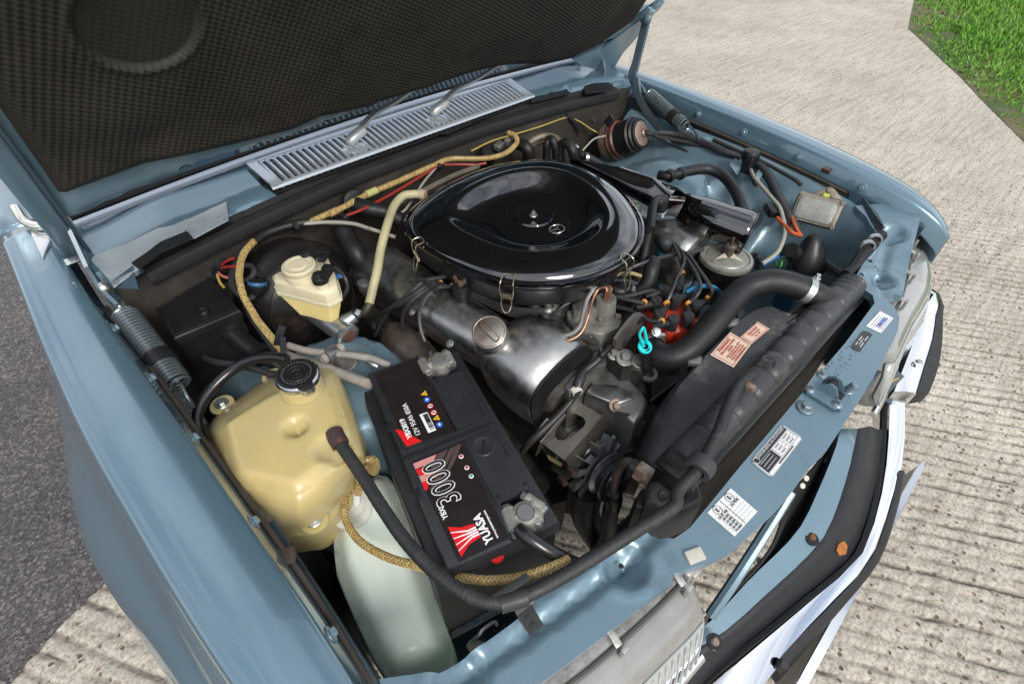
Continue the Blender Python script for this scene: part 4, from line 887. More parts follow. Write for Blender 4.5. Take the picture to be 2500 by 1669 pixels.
# crossmember and undertray well below
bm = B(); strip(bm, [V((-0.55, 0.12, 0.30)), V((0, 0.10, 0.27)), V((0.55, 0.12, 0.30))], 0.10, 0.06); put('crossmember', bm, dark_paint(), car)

bumper = thing('front_bumper', 'chrome front bumper with black rubber inserts and raised corner pieces', 'bumper', (0.05, -0.2, 0.40))
I1 = [U('9', 1495, -330, .50), U('9', 1488, 0, .49), U('9', 1462, 250, .485), U('9', 1410, 490, .48), U('9', 1305, 755, .475), U('9', 975, 1050, .475), U('9', 680, 1300, .475), U('9', 400, 1540, .475), U('9', 100, 1850, .48), U('9', -250, 2200, .485)]
O1 = [U('9', 1590, -330, .485), U('9', 1590, 0, .475), U('9', 1560, 230, .47), U('9', 1490, 500, .465), U('9', 1365, 810, .46), U('9', 1130, 1060, .46), U('9', 930, 1270, .46), U('9', 700, 1560, .46), U('9', 400, 1900, .465), U('9', 50, 2300, .47)]
A, C = ribbon(I1, O1)
bm = B(); rings = []
for a, c in zip(A, C):
    nrm = (c - a); nrm.z = 0; nrm.normalize()
    rings.append([a - V((0, 0, 0.012)), a, a.lerp(c, 0.3) + V((0, 0, 0.0012)), a.lerp(c, 0.8) + V((0, 0, 0.0004)), c - V((0, 0, 0.0008)), c + nrm*0.001 - V((0, 0, 0.022)), c + nrm*0.001 - V((0, 0, 0.06)), c - nrm*0.01 - V((0, 0, 0.085)), a - V((0, 0, 0.08))])
loft(bm, rings); put('bumper_bar', bm, chrome(), bumper)
bm = B(); tube(bm, [a - V((0, 0, 0.010)) + (a-c).normalized()*0.012 for a, c in zip(A, C)], 0.007, segs=6, n=2); put('bumper_bead', bm, rubber(), bumper)
# black rubber insert with rounded ends and its two screws
A, C = ribbon([U('9', 1552, 205, .473), U('9', 1505, 420, .470), U('9', 1385, 750, .464), U('9', 1150, 1030, .463), U('9', 880, 1300, .462), U('9', 755, 1450, .462)], [U('9', 1592, 210, .462), U('9', 1548, 430, .459), U('9', 1435, 765, .453), U('9', 1205, 1060, .451), U('9', 940, 1360, .449), U('9', 800, 1525, .448)])
bm = B(); loft(bm, [[a + V((0, 0, 0.0)), a.lerp(c, 0.5) + V((0, -0.001, 0.003)), c + V((0, -0.001, -0.002)), c + V((0, -0.002, -0.03)), a + V((0, 0.004, -0.03))] for a, c in zip(A, C)]); ri = put('rubber_insert', bm, rubber(), bumper)
for x, y in ((1557, 238), (818, 1440)):
    bm = B(); lathe(bm, [(0, 0.003), (0.006, 0.003), (0.008, 0.001), (0.009, -0.004)], frame(U('9', x, y, 0.470), (0, -0.25, 1)), 16); put('screw', bm, clipm, ri)
# raised corner pieces
def corner(M):
    I = [U('6', 1760, 560, .545), U('6', 1742, 610, .545), U('6', 1690, 745, .54), U('6', 1620, 940, .535), U('6', 1522, 1188, .53)]
    O = [U('6', 1800, 570, .53), U('6', 1790, 700, .53), U('6', 1770, 850, .525), U('6', 1725, 1000, .52), U('6', 1665, 1200, .515)]
    R_ = [U('6', 1815, 575, .51), U('6', 1832, 700, .51), U('6', 1828, 880, .508), U('6', 1800, 1050, .503), U('6', 1742, 1200, .498)]
    I = [I[0] + V((0.03, 0.30, 0)), I[0] + V((0.03, 0.12, 0))] + I; O = [O[0] + V((0.035, 0.30, 0)), O[0] + V((0.035, 0.12, 0))] + O; R_ = [R_[0] + V((0.035, 0.30, 0)), R_[0] + V((0.035, 0.12, 0))] + R_
    A, C = ribbon(I, O); C_, R2 = ribbon(O, R_)
    bm = B(); loft(bm, [[a - V((0, 0, 0.01)), a, a.lerp(c, 0.5) + V((0, 0, 0.004)), c, c - V((0, 0, 0.07)), a - V((0, 0, 0.08))] for a, c in zip(A, C)]); bmesh.ops.transform(bm, matrix=M, verts=bm.verts); k = put('corner_piece', bm, chrome(), bumper)
    bm = B(); loft(bm, [[c + V((0, 0, 0.002)), c.lerp(r, 0.5) + V((0, 0, 0.003)), r, r - V((0, 0, 0.03)), c - V((0, 0, 0.04))] for c, r in zip(C_, R2)]); bmesh.ops.transform(bm, matrix=M, verts=bm.verts); put('corner_rubber', bm, rubber(), k)
    bm = B(); lathe(bm, [(0, 0.005), (0.006, 0.004), (0.008, 0)], frame(M @ U('6', 1680, 1000, 0.536), (0, 0, 1)), 16); put('corner_bolt', bm, zinc(), k)
corner(Matrix.Identity(4)); corner(Matrix.Diagonal((-1, 1, 1, 1)))
# tow rope stub / bowden cable by the corner
bm = B(); tube(bm, [U('6', 1415, 1150, .60), U('6', 1480, 1130, .59), U('6', 1560, 1095, .56)], 0.004, segs=6, n=4); put('cord_stub', bm, mat('tan_cord', (0.32, 0.22, 0.10), rough=0.8, bump=0.6), car)
bm = B(); quadplate(bm, [U('6', 1310, 1210, .66), U('6', 1430, 1060, .66), U('6', 1490, 1010, .60), U('6', 1390, 1140, .60)], 0.004); quadplate(bm, [U('6', 1420, 1140, .60), U('6', 1520, 1040, .60), U('6', 1580, 1090, .56), U('6', 1480, 1200, .56)], 0.004); put('lamp_bracket', bm, dark_paint(), car)
for sx in (-1, 1):  # added dark backing sheet that darkens the gap under each lamp
    bm = B(); quadplate(bm, [V((sx*0.40, 0.03, 0.545)), V((sx*0.80, 0.10, 0.545)), V((sx*0.80, -0.06, 0.50)), V((sx*0.44, -0.125, 0.50))], 0.004); put('lamp_gap_backing', bm, dark_paint(), car)
# plate carrier
pl = thing('number_plate_carrier', 'slim bright metal number plate carrier standing in front of the bumper', 'plate carrier', (0.1, -0.25, 0.36))
e0, e1 = U('9', 1708, 150, .44), U('9', 945, 1545, .44); e1 = e1 + (e1-e0)*0.03
bm = B(); dirn = (e1-e0).normalized(); nn = V((dirn.y, -dirn.x, 0)); nn = nn if nn.y < 0 else -nn
strip(bm, [e0, e0.lerp(e1, 0.06), e1.lerp(e0, 0.06), e1], [0.004, 0.012, 0.015, 0.014], 0.004, up=(0, -0.2, 1)); put('top_edge', bm, chrome(), pl)
bm = B(); quadplate(bm, [e0 + nn*0.002 - V((0, 0, 0.004)), e1 + nn*0.002 - V((0, 0, 0.004)), e1 - nn*0.012 - V((0, 0, 0.11)), e0 - nn*0.012 - V((0, 0, 0.11))], 0.003); put('plate_face', bm, paper, pl)
for t in (0.28, 0.62): 
    p = e0.lerp(e1, t); bm = B(); strip(bm, [p - V((0, 0, 0.004)), p - nn*0.06 - V((0, 0, 0.02))], 0.02, 0.006); put('bracket', bm, satin_black(), pl)
# ================================================================== ENGINE
star_grey = mat('silver_emblem', (0.36, 0.38, 0.40), rough=0.25, metal=0.8)
def star(name, M, r, m, parent, th=0.0006, ring=True):
    bm = B()
    if ring: lathe(bm, [(r*0.88, 0), (r*0.92, th*1.4), (r, th*1.4), (r*1.04, 0)], M, 30)
    for k in range(3):
        a = math.radians(90 + 120*k); p = (r*0.88*math.cos(a), r*0.88*math.sin(a)); q = [(r*0.16*math.cos(a+s), r*0.16*math.sin(a+s)) for s in (math.radians(60), -math.radians(60))]
        prism(bm, [p, q[0], (0, 0), q[1]], 0, th, M)
    return put(name, bm, m, parent, smooth=20)
engine = thing('engine', 'grey V8 engine with cast aluminium rocker covers under the air cleaner', 'engine', (0, 0.55, 0.35))
bm = B(); box(bm, 0.40, 0.46, 0.30, Matrix.Translation((0.02, 0.61, 0.47)), 0.03); put('block', bm, grime(), engine)
bm = B(); box(bm, 0.26, 0.42, 0.10, Matrix.Translation((0.03, 0.58, 0.685)), 0.02)
rnd = random.Random(11)
for i in range(8):
    y = 0.42 + 0.05*i
    tube(bm, [V((-0.14, y, 0.70)), V((-0.06, y + 0.02, 0.755)), V((0.03, y, 0.77)), V((0.12, y - 0.02, 0.755)), V((0.20, y, 0.70))], 0.017, segs=8, n=3)
put('intake_manifold', bm, grime(), engine)
def cover_rings(st, sx=1, n=22):
    rings = []
    for y, cx, cz, a, b_, tilt in st:
        r = []
        for i in range(n):
            t = 2*math.pi*i/n; c, s = math.cos(t), math.sin(t)
            ex = 0.72 if s > 0 else 0.5
            x = a*math.copysign(abs(c)**ex, c); z = b_*math.copysign(abs(s)**ex, s)
            ct, stt = math.cos(tilt), math.sin(tilt)
            r.append(V((cx + x*ct - z*stt, y, cz + x*stt + z*ct)))
        rings.append(r)
    return rings
tl = math.radians(14)
stL = [(0.855, -0.262, 0.700, 0.030, 0.030, tl), (0.850, -0.262, 0.702, 0.046, 0.044, tl), (0.835, -0.260, 0.706, 0.058, 0.054, tl), (0.80, -0.258, 0.714, 0.060, 0.058, tl), (0.70, -0.250, 0.716, 0.056, 0.056, tl), (0.58, -0.238, 0.716, 0.051, 0.053, tl), (0.50, -0.225, 0.710, 0.050, 0.052, tl), (0.462, -0.216, 0.702, 0.050, 0.051, tl), (0.456, -0.205, 0.696, 0.060, 0.058, tl), (0.448, -0.194, 0.690, 0.076, 0.072, tl), (0.432, -0.184, 0.684, 0.086, 0.082, tl), (0.40, -0.177, 0.678, 0.091, 0.087, tl), (0.36, -0.174, 0.672, 0.090, 0.086, tl), (0.335, -0.172, 0.667, 0.086, 0.081, tl), (0.326, -0.171, 0.664, 0.080, 0.075, tl)]
bm = B(); loft(bm, cover_rings(stL)); vcl = put('rocker_cover', bm, alloy(), engine, label='near rocker cover carrying the oil filler cap', smooth=60)
bm = B(); loft(bm, cover_rings([(0.330, -0.171, 0.665, 0.085, 0.080, tl), (0.325, -0.171, 0.664, 0.085, 0.080, tl)])); put('cover_gasket', bm, rubber(), vcl)
bm = B(); loft(bm, cover_rings([(0.3255, -0.165, 0.640, 0.060, 0.052, tl), (0.310, -0.158, 0.635, 0.058, 0.050, tl)])); put('front_casting', bm, grime(), engine)
stR = [(0.80, 0.275, 0.715, 0.05, 0.05, -tl), (0.72, 0.275, 0.72, 0.055, 0.052, -tl), (0.56, 0.275, 0.722, 0.056, 0.053, -tl), (0.475, 0.276, 0.722, 0.057, 0.054, -tl), (0.455, 0.279, 0.722, 0.062, 0.058, -tl), (0.435, 0.283, 0.722, 0.070, 0.064, -tl), (0.41, 0.285, 0.722, 0.074, 0.067, -tl), (0.37, 0.286, 0.72, 0.075, 0.067, -tl), (0.352, 0.286, 0.719, 0.073, 0.065, -tl), (0.347, 0.286, 0.719, 0.069, 0.061, -tl)]
bm = B(); loft(bm, cover_rings(stR)); vcr = put('rocker_cover', bm, alloy(), engine, label='far rocker cover beside the air intake duct', smooth=60)
# cast lettering pads and a few studs
for y in (0.80, 0.62, 0.5):
    bolt(V((-0.300, y, 0.742)), (-0.6, 0, 0.8), 0.0045, rough_alloy(), vcl)
# filler neck and cap
ncap = V((-0.42, -0.22, 0.88)).normalized(); pc = U('5', 1030, 812, 0.778); base = pc - ncap*0.055
bm = B(); lathe(bm, [(0.040, 0), (0.036, 0.012), (0.0325, 0.025), (0.031, 0.046), (0.0325, 0.050), (0.0325, 0.053), (0, 0.053)], frame(base, ncap), 30); put('filler_neck', bm, alloy(), vcl)
capm = mat('rust_tinged_cap', (0.30, 0.27, 0.24), rough=0.38, metal=0.8, var=0.25, vscale=40, dirt=(0.22, 0.10, 0.05), dirt_at=0.56, dirt_scale=22)
Mc = frame(pc, ncap, (0.75, 0.3, 0.4))
bm = B(); lathe(bm, [(0, 0.006), (0.024, 0.006), (0.0275, 0.0045), (0.029, 0.0055), (0.0315, 0.004), (0.0325, -0.001), (0.032, -0.008), (0, -0.008)], Mc, 36); oc = put('oil_filler_cap', bm, capm, vcl, label='rust tinged round oil filler cap with a raised grip')
dgrip = (U('5', 1090, 860, 0.78) - U('5', 970, 745, 0.78)).normalized(); dgrip = (dgrip - ncap*dgrip.dot(ncap)).normalized()
bm = B(); rings = []
for t, w, h in ((-0.026, 0.002, 0.001), (-0.024, 0.004, 0.005), (-0.015, 0.005, 0.008), (0.015, 0.005, 0.008), (0.024, 0.004, 0.005), (0.026, 0.002, 0.001)):
    c = pc + ncap*0.006 + dgrip*t; sd_ = ncap.cross(dgrip); rings.append([c - sd_*w*1.3, c - sd_*w + ncap*h*0.8, c + ncap*h, c + sd_*w + ncap*h*0.8, c + sd_*w*1.3])
loft(bm, rings); put('grip', bm, capm, oc)
star('emblem', frame(pc + ncap*0.006 + (U('5', 1062, 752, 0.785) - U('5', 1030, 800, 0.785))*0.62, ncap, (0.8, -0.4, 0)), 0.0062, capm, oc)
text('cast_word', 'OEL', 0.011, frame(pc + ncap*0.0062 + (U('5', 975, 850, 0.785) - U('5', 1030, 800, 0.785))*0.75, ncap, -dgrip.cross(ncap)), capm, oc, extrude=0.0006)
# front castings
cast = lambda pts, z, zb, bev=0.006, k='c': [(lambda p: (p.x, p.y))(U(k, x, y, z)) for x, y in pts]
def block_from(name, k, pts, z, zb, m, parent, bev=0.006, seg=3, **kw):
    o = [(p.x, p.y) for p in (U(k, x, y, z) for x, y in pts)]
    a = sum(o[i][0]*o[(i+1) % len(o)][1] - o[(i+1) % len(o)][0]*o[i][1] for i in range(len(o)))
    if a < 0: o = o[::-1]
    bm = B(); prism(bm, o, zb, z, bev=bev, seg=seg); return put(name, bm, m, parent, **kw)
block_from('timing_cover', 'c', [(480, 320), (560, 240), (640, 120), (700, 30), (850, -60), (960, -10), (900, 110), (860, 160), (770, 220), (640, 360), (540, 410)], 0.690, 0.56, rough_alloy(), engine, 0.008)
tp = block_from('thermostat_housing', 'c', [(850, 110), (960, 170), (1120, 260), (1285, 380), (1330, 470), (1300, 600), (1200, 720), (1110, 650), (1030, 540), (900, 500), (700, 400), (700, 345), (760, 310), (870, 280), (750, 210)], 0.665, 0.56, rough_alloy(), engine, 0.012, label='pale grey cast housing with a bolt at its foot')
block_from('housing_rib', 'c', [(760, 315), (1000, 320), (1170, 400), (1180, 470), (1000, 520), (720, 400)], 0.672, 0.66, alloy(), tp, 0.004)
for x, y, z, r, nn in ((1170, 785, 0.60, 0.011, (-0.1, -0.8, 0.4)), (1000, 530, 0.665, 0.0075, (-0.3, -0.6, 0.6))):
    bolt(U('c', x, y, z), nn, r, mat('rust_bolt', (0.28, 0.22, 0.18), rough=0.5, metal=0.6, var=0.4, vscale=60), tp)
bm = B(); lathe(bm, [(0, 0.03), (0.017, 0.03), (0.02, 0.02), (0.02, -0.03)], frame(U('c', 1150, 720, 0.60), (-0.1, -0.85, 0.3)), 18); put('bolt_boss', bm, rough_alloy(), tp)
bolt(U('a', 705, 1365, 0.694), (0, -0.1, 1), 0.0075, rust(), engine)
# pump clamp behind the hose
block_from('pump_clamp', 'c', [(930, 10), (1000, -40), (1130, -10), (1280, 60), (1330, 130), (1260, 200), (1180, 150), (1080, 150), (1000, 80)], 0.705, 0.60, mat('oily_black_bracket', (0.035, 0.033, 0.031), rough=0.5, metal=0.4, var=0.4, dirt=(0.12, 0.11, 0.1), dirt_at=0.6, dirt_scale=40), engine, 0.006)
for x, y in ((985, 8), (1098, 55), (1236, 90)): bolt(U('c', x, y, 0.708), (-0.2, -0.3, 0.9), 0.0105 if x == 1098 else 0.0085, rough_alloy(), engine)
block_from('water_pump', 'c', [(1080, 170), (1180, 180), (1310, 260), (1330, 420), (1290, 380), (1120, 260)], 0.66, 0.50, grime(), engine, 0.01)
# lifting eye
le = [UY('a', x, y, 0.285) for x, y in ((1085, 1410), (1100, 1320), (1190, 1190), (1300, 1060), (1345, 1022), (1410, 1008), (1462, 1030), (1478, 1060), (1475, 1185), (1380, 1222), (1290, 1270), (1225, 1370), (1180, 1440))]
bm = B(); b = B(); vs = [b.verts.new(p) for p in le]; f = b.faces.new(vs); r = bmesh.ops.extrude_face_region(b, geom=[f])
for v in [g for g in r['geom'] if isinstance(g, bmesh.types.BMVert)]: v.co.y += 0.007
merge(bm, b); ley = put('lifting_eye', bm, mat('stained_plate_steel', (0.22, 0.21, 0.195), rough=0.45, metal=0.7, var=0.3, vscale=40, dirt=(0.12, 0.09, 0.07), dirt_at=0.6), engine, smooth=25)
bm = B(); lathe(bm, [(0, 0.0006), (0.0085, 0.0006), (0.0092, 0)], frame(UY('a', 1385, 1088, 0.2845), (0, -1, 0)), 18); put('eye_hole', bm, ink, ley)
for nm, zz, zb, pg in (('bay_dark_fill', .36, .22, [('5', 880, 1050), ('5', 1080, 1150), ('5', 1350, 1350), ('5', 1700, 1566), ('8', 1660, 330), ('8', 1540, 290), ('8', 1520, 400), ('8', 1430, 420), ('8', 1300, 200), ('8', 1150, -50)]), ('fan_dark_fill', .42, .25, [('c', 1330, 200), ('c', 1790, 30), ('c', 1660, 350), ('c', 1420, 850), ('c', 1320, 1060), ('c', 1050, 1000), ('c', 1150, 700)])):  # added dark blocks: gaps low in the bay are darkened by colour
    o = [(p.x, p.y) for p in (U(k, x, y, zz) for k, x, y in pg)]; bm = B(); prism(bm, o, zb, zz); put(nm, bm, grime(), engine, smooth=20)
# exhaust heat shield and manifold, near side
bm = B(); rings = []
for p, r in (((-0.315, 0.70, 0.64), 0.03), ((-0.325, 0.66, 0.65), 0.046), ((-0.325, 0.60, 0.645), 0.05), ((-0.32, 0.55, 0.63), 0.045), ((-0.31, 0.46, 0.60), 0.04)):
    rings.append([V((p[0] + r*math.cos(t*math.pi/7)*0.9, p[1] + 0.004*math.sin(t*2), p[2] + r*math.sin(t*math.pi/7))) for t in range(14)])
loft(bm, rings); put('exhaust_shield', bm, mat('browned_heat_shield', (0.15, 0.125, 0.11), rough=0.5, metal=0.6, var=0.35, vscale=25, dirt=(0.06, 0.04, 0.03), dirt_at=0.55, bump=0.3, bscale=60), engine)
bm = B(); tube(bm, [V((-0.30, 0.80, 0.62)), V((-0.31, 0.6, 0.58)), V((-0.29, 0.40, 0.55)), V((-0.25, 0.30, 0.42))], 0.03, segs=10); put('exhaust_manifold', bm, grime(), engine)
# pale breather stub on the cover's outer side
bm = B(); rings = []
for t, r in ((0, 0.006), (0.004, 0.013), (0.02, 0.016), (0.045, 0.015), (0.05, 0.011)):
    c = U('h', 185, 140, 0.745) + V((0.25, 0.1, -1)).normalized()*t; rings.append([c + V((r*math.cos(a*math.pi/6), 0, 0)) + V((0, r*1.2*math.sin(a*math.pi/6), 0)) for a in range(12)])
loft(bm, rings); put('blanking_plug', bm, rough_alloy(), engine)
# dipstick with its turquoise pull
dip = thing('dipstick', 'turquoise ring-topped dipstick in a black tube beside the lifting eye', 'dipstick', U('a', 1440, 1420, 0.70))
teal = mat('turquoise_plastic', (0.01, 0.55, 0.58), rough=0.3, var=0.05)
c0 = U('a', 1440, 1400, 0.765)
bm = B(); lathe(bm, [(0.006, 0.003), (0.0125, 0.0025), (0.0135, 0.0), (0.0125, -0.0025), (0.006, -0.003)], frame(c0, (-0.25, -0.4, 0.9)), 26); put('pull_flange', bm, teal, dip)
tp_ = U('a', 1415, 1195, 0.800)
bm = B(); tube(bm, [c0 + V((-0.003, 0, 0.002)), tp_ + V((-0.006, 0, -0.01)), tp_ + V((-0.003, 0, 0.002)), tp_ + V((0.004, 0, 0)), c0 + V((0.006, 0, 0.004))], 0.0025, segs=6, n=5); put('pull_loop', bm, teal, dip)
bm = B(); tube(bm, [c0 - V((0, 0, 0.002)), U('c', 1325, 120, 0.72), U('c', 1330, 230, 0.67), U('c', 1340, 500, 0.55)], [0.010, 0.0105, 0.009, 0.008], segs=12, n=4); put('tube', bm, rubber(), dip)
bm = B(); lathe(bm, [(0.010, 0), (0.017, 0), (0.018, 0.004), (0.017, 0.008), (0.010, 0.008)], frame(U('c', 1328, 225, 0.672), (-0.1, -0.2, 1)), 20); put('tube_collar', bm, rough_alloy(), dip)

# ================================================================== AIR CLEANER
ac = thing('air_cleaner', 'large glossy black air cleaner with sprung clips on top of the engine', 'air cleaner', (0, 0.57, 0.77))
LZ = 0.852
lo_pts = [('2', 470, 1430), ('2', 520, 1335), ('2', 610, 1265), ('2', 700, 1205), ('2', 830, 1135), ('2', 960, 1083), ('2', 1100, 1042), ('2', 1250, 1017), ('2', 1400, 1012), ('2', 1500, 1020), ('2', 1620, 1052), ('2', 1740, 1112), ('2', 1840, 1180), ('2', 1920, 1255), ('2', 1980, 1335), ('2', 2018, 1440), ('5', 2026, 160), ('5', 2005, 250), ('5', 1950, 325), ('5', 1860, 390), ('5', 1720, 455), ('5', 1550, 495), ('5', 1380, 506), ('5', 1200, 500), ('5', 1030, 465), ('5', 870, 405), ('5', 720, 335), ('5', 600, 265), ('5', 520, 200), ('5', 475, 135)]
L0 = [U(k, x, y, LZ) for k, x, y in lo_pts]
ctr = sum(L0, V((0, 0, 0)))/len(L0); ctr.z = LZ
rad = []
for i in range(120):            # outline smoothed with a few harmonics of the radius
    a = 2*math.pi*i/120; sw = r_ = 0.0
    for p in L0:
        d = math.atan2(p.y - ctr.y, p.x - ctr.x) - a; d = (d + math.pi) % (2*math.pi) - math.pi; wgt = math.exp(-(d/0.17)**2); sw += wgt; r_ += wgt*math.hypot(p.x - ctr.x, p.y - ctr.y)
    rad.append(V((ctr.x + math.cos(a)*r_/sw, ctr.y + math.sin(a)*r_/sw, LZ)))
nut = U('2', 1310, 1372, LZ - 0.0205)
def lid_ring(s, z, toward=0.0):
    o = []
    for p in rad:
        q = ctr + (p - ctr)*s + (nut - ctr)*toward*(1); o.append(V((q.x, q.y, z)))
    return o
prof = [(0.965, LZ - 0.010, 0), (0.995, LZ - 0.011, 0), (1.0, LZ - 0.006, 0), (0.995, LZ - 0.001, 0), (0.978, LZ + 0.0005, 0), (0.968, LZ - 0.003, 0), (0.958, LZ - 0.003, 0), (0.945, LZ + 0.004, 0), (0.91, LZ + 0.009, 0), (0.83, LZ + 0.0125, 0), (0.75, LZ + 0.0140, 0.05), (0.70, LZ + 0.0142, 0.1), (0.690, LZ + 0.0150, 0.12), (0.675, LZ + 0.0145, 0.13), (0.66, LZ + 0.0130, 0.15), (0.64, LZ + 0.0105, 0.18), (0.60, LZ + 0.0030, 0.24), (0.55, LZ - 0.0060, 0.32), (0.50, LZ - 0.0130, 0.42), (0.45, LZ - 0.0180, 0.55), (0.40, LZ - 0.0205, 0.68), (0.35, LZ - 0.0215, 0.8), (0.29, LZ - 0.0220, 0.9), (0.22, LZ - 0.0222, 0.96), (0.1, LZ - 0.0222, 1.0), (0.02, LZ - 0.0222, 1.0)]
bm = B(); loft(bm, [lid_ring(s, z, t) for s, z, t in prof], caps=False); lid = put('lid', bm, gloss_black(), ac, smooth=50)
bodyp = [(0.955, LZ - 0.009, 0), (0.97, LZ - 0.014, 0), (0.968, LZ - 0.024, 0), (0.955, LZ - 0.030, 0), (0.945, LZ - 0.055, 0), (0.90, LZ - 0.068, 0), (0.70, LZ - 0.085, 0)]
bm = B(); loft(bm, [lid_ring(s, z, t) for s, z, t in bodyp], caps=False); put('filter_bowl', bm, satin_black(), ac, smooth=50)
bm = B(); lathe(bm, [(0.043, -0.002), (0.041, 0.0012), (0.038, 0.0012), (0.035, -0.001), (0.022, -0.0012), (0.016, -0.0008), (0.013, 0.0006), (0.010, 0.0012), (0, 0.0012)], frame(nut, (0, 0, 1)), 40); put('centre_dish', bm, gloss_black(), lid)
bm = B(); hexa = [(0.005*math.cos(math.pi/3*i), 0.0062*math.sin(math.pi/3*i)) for i in range(6)]; prism(bm, hexa, 0.001, 0.009, frame(nut, (0, 0, 1)), bev=0.001); lathe(bm, [(0, 0.0125), (0.0025, 0.012), (0.003, 0.007)], frame(nut, (0, 0, 1)), 12); lathe(bm, [(0, 0.002), (0.009, 0.002), (0.010, 0.0005)], frame(nut, (0, 0, 1)), 20); put('centre_nut', bm, zinc(), lid)
em = U('2', 1460, 1458, LZ - 0.0195); star('emblem', frame(em, (-0.1, 0.1, 1), (U('2', 1515, 1470, LZ) - U('2', 1405, 1450, LZ))), 0.0165, star_grey, lid)
# sprung wire clips
wire = mat('yellowed_spring_wire', (0.42, 0.37, 0.27), rough=0.3, metal=0.9, var=0.2)
for k, x, y, s in (('5', 545, 255, 1), ('5', 1120, 520, 1), ('5', 1900, 365, 1), ('2', 1985, 1300, 0.8)):
    p = U(k, x, y, LZ); rdir = (p - ctr); rdir.z = 0; rdir.normalize(); t = V((-rdir.y, rdir.x, 0)); w = 0.0125*s
    q = ctr + (min(rad, key=lambda v: (v - p).length) - ctr); q.z = LZ
    up = V((0, 0, 1))
    bm = B()
    tube(bm, [q + t*w*0.8 - up*0.034 + rdir*0.004, q + t*w + rdir*0.007 - up*0.012, q + t*w*0.9 + rdir*0.004 + up*0.002, q + t*w*0.7 - rdir*0.012 + up*0.006, q - t*w*0.7 - rdir*0.012 + up*0.006, q - t*w*0.9 + rdir*0.004 + up*0.002, q - t*w + rdir*0.007 - up*0.012, q - t*w*0.8 - up*0.034 + rdir*0.004], 0.0013, segs=6, n=4)
    tube(bm, [q + t*w*0.7 + rdir*0.005 - up*0.032, q + t*w*0.75 + rdir*0.009 - up*0.045, q + t*w*0.3 + rdir*0.012 - up*0.060, q - t*w*0.3 + rdir*0.012 - up*0.060, q - t*w*0.75 + rdir*0.009 - up*0.045, q - t*w*0.7 + rdir*0.005 - up*0.032], 0.0013, segs=6, n=4)
    box(bm, 0.022*s, 0.006, 0.010, frame(q + rdir*0.003 - up*0.030, up, t), 0.001)
    put('spring_clip', bm, wire, ac)
# support leg with wing nut and rubber mount
pm = U('5', 855, 600, 0.765)
bm = B(); lathe(bm, [(0.020, -0.022), (0.013, -0.014), (0.012, 0), (0.0155, 0.001), (0.0165, 0.012), (0.0155, 0.016), (0.017, 0.020), (0.018, 0.030), (0.016, 0.036), (0, 0.036)], frame(pm, (0, 0, 1)), 22); mt = put('rubber_mount', bm, rubber(), ac)
bm = B(); lathe(bm, [(0.026, -0.032), (0.019, -0.018), (0.014, -0.013)], frame(pm, (0, 0, 1)), 18); put('mount_foot', bm, alloy(), mt)
brz = mat('dull_bronze', (0.25, 0.18, 0.14), rough=0.45, metal=0.7, var=0.3)
bm = B(); lathe(bm, [(0.006, 0.034), (0.0055, 0.044), (0, 0.046)], frame(pm, (0, 0, 1)), 12)
wd = (U('5', 890, 520, 0.8) - U('5', 810, 500, 0.8)).normalized()
for s in (-1, 1):
    prism(bm, [(0.003, 0), (0.010, 0.004), (0.015, 0.014), (0.012, 0.020), (0.006, 0.014)], -0.0015, 0.0015, frame(pm + V((0, 0, 0.036)), wd.cross(V((0, 0, 1))), wd*s) if False else Matrix(((wd.x*s, 0, wd.y, pm.x), (wd.y*s, 0, -wd.x, pm.y), (0, 1, 0, pm.z + 0.036), (0, 0, 0, 1))))
put('wing_nut', bm, brz, mt)
# intake trumpet to the far side
def duct_ring(T, N, h, pd, n=20):
    c = (T + N)/2; ax2 = (T - N)/2; bd = pd.cross(ax2).normalized(); bd = bd if bd.z > 0 else -bd; o = []
    for i in range(n):
        t = 2*math.pi*i/n; cs, sn = math.cos(t), math.sin(t)
        o.append(c + ax2*math.copysign(abs(cs)**0.75, cs) + bd*(h*math.copysign(abs(sn)**0.75, sn)))
    return o
st = [(U('2', 1540, 1035, .846), U('2', 1700, 1130, .832), .022), (U('2', 1860, 1072, .848), U('2', 1900, 1235, .812), .026), (U('2', 2080, 1135, .848), U('2', 2010, 1310, .800), .030), (U('3', 130, 1210, .846), U('3', 50, 1352, .785), .034), (U('3', 300, 1283, .842), U('3', 230, 1430, .775), .036), (U('3', 470, 1345, .838), U('3', 400, 1500, .768), .037), (U('3', 600, 1385, .834), U('6', 505, 230, .762), .040), (U('3', 645, 1395, .832), U('6', 550, 265, .756), .045)]
st = [(T, N + V((0, 0, 0)), h) for T, N, h in st]
bm = B(); drs = []
for i, (T, N, h) in enumerate(st):
    a_ = st[min(i+1, len(st)-1)]; b_ = st[max(i-1, 0)]; drs.append(duct_ring(T, N, h, ((a_[0]+a_[1]) - (b_[0]+b_[1])).normalized()))
loft(bm, drs, caps=False); du = put('intake_trumpet', bm, gloss_black(), ac, smooth=60)
du.modifiers.new('t', 'SOLIDIFY').thickness = 0.002
rr = drs[-1]
bm = B(); tube(bm, rr + [rr[0]], 0.0025, segs=6, n=2, caps=False); put('rolled_lip', bm, satin_black(), du)
cr0 = sum(drs[-2], V((0, 0, 0)))/20; rr = [cr0 + (p - cr0)*0.95 for p in drs[-2]]; bm = B(); b = B(); b.faces.new([b.verts.new(p) for p in rr]); merge(bm, b); put('dark_throat', bm, mat('void_black', (0.002, 0.002, 0.002), rough=1.0), du, smooth=0)
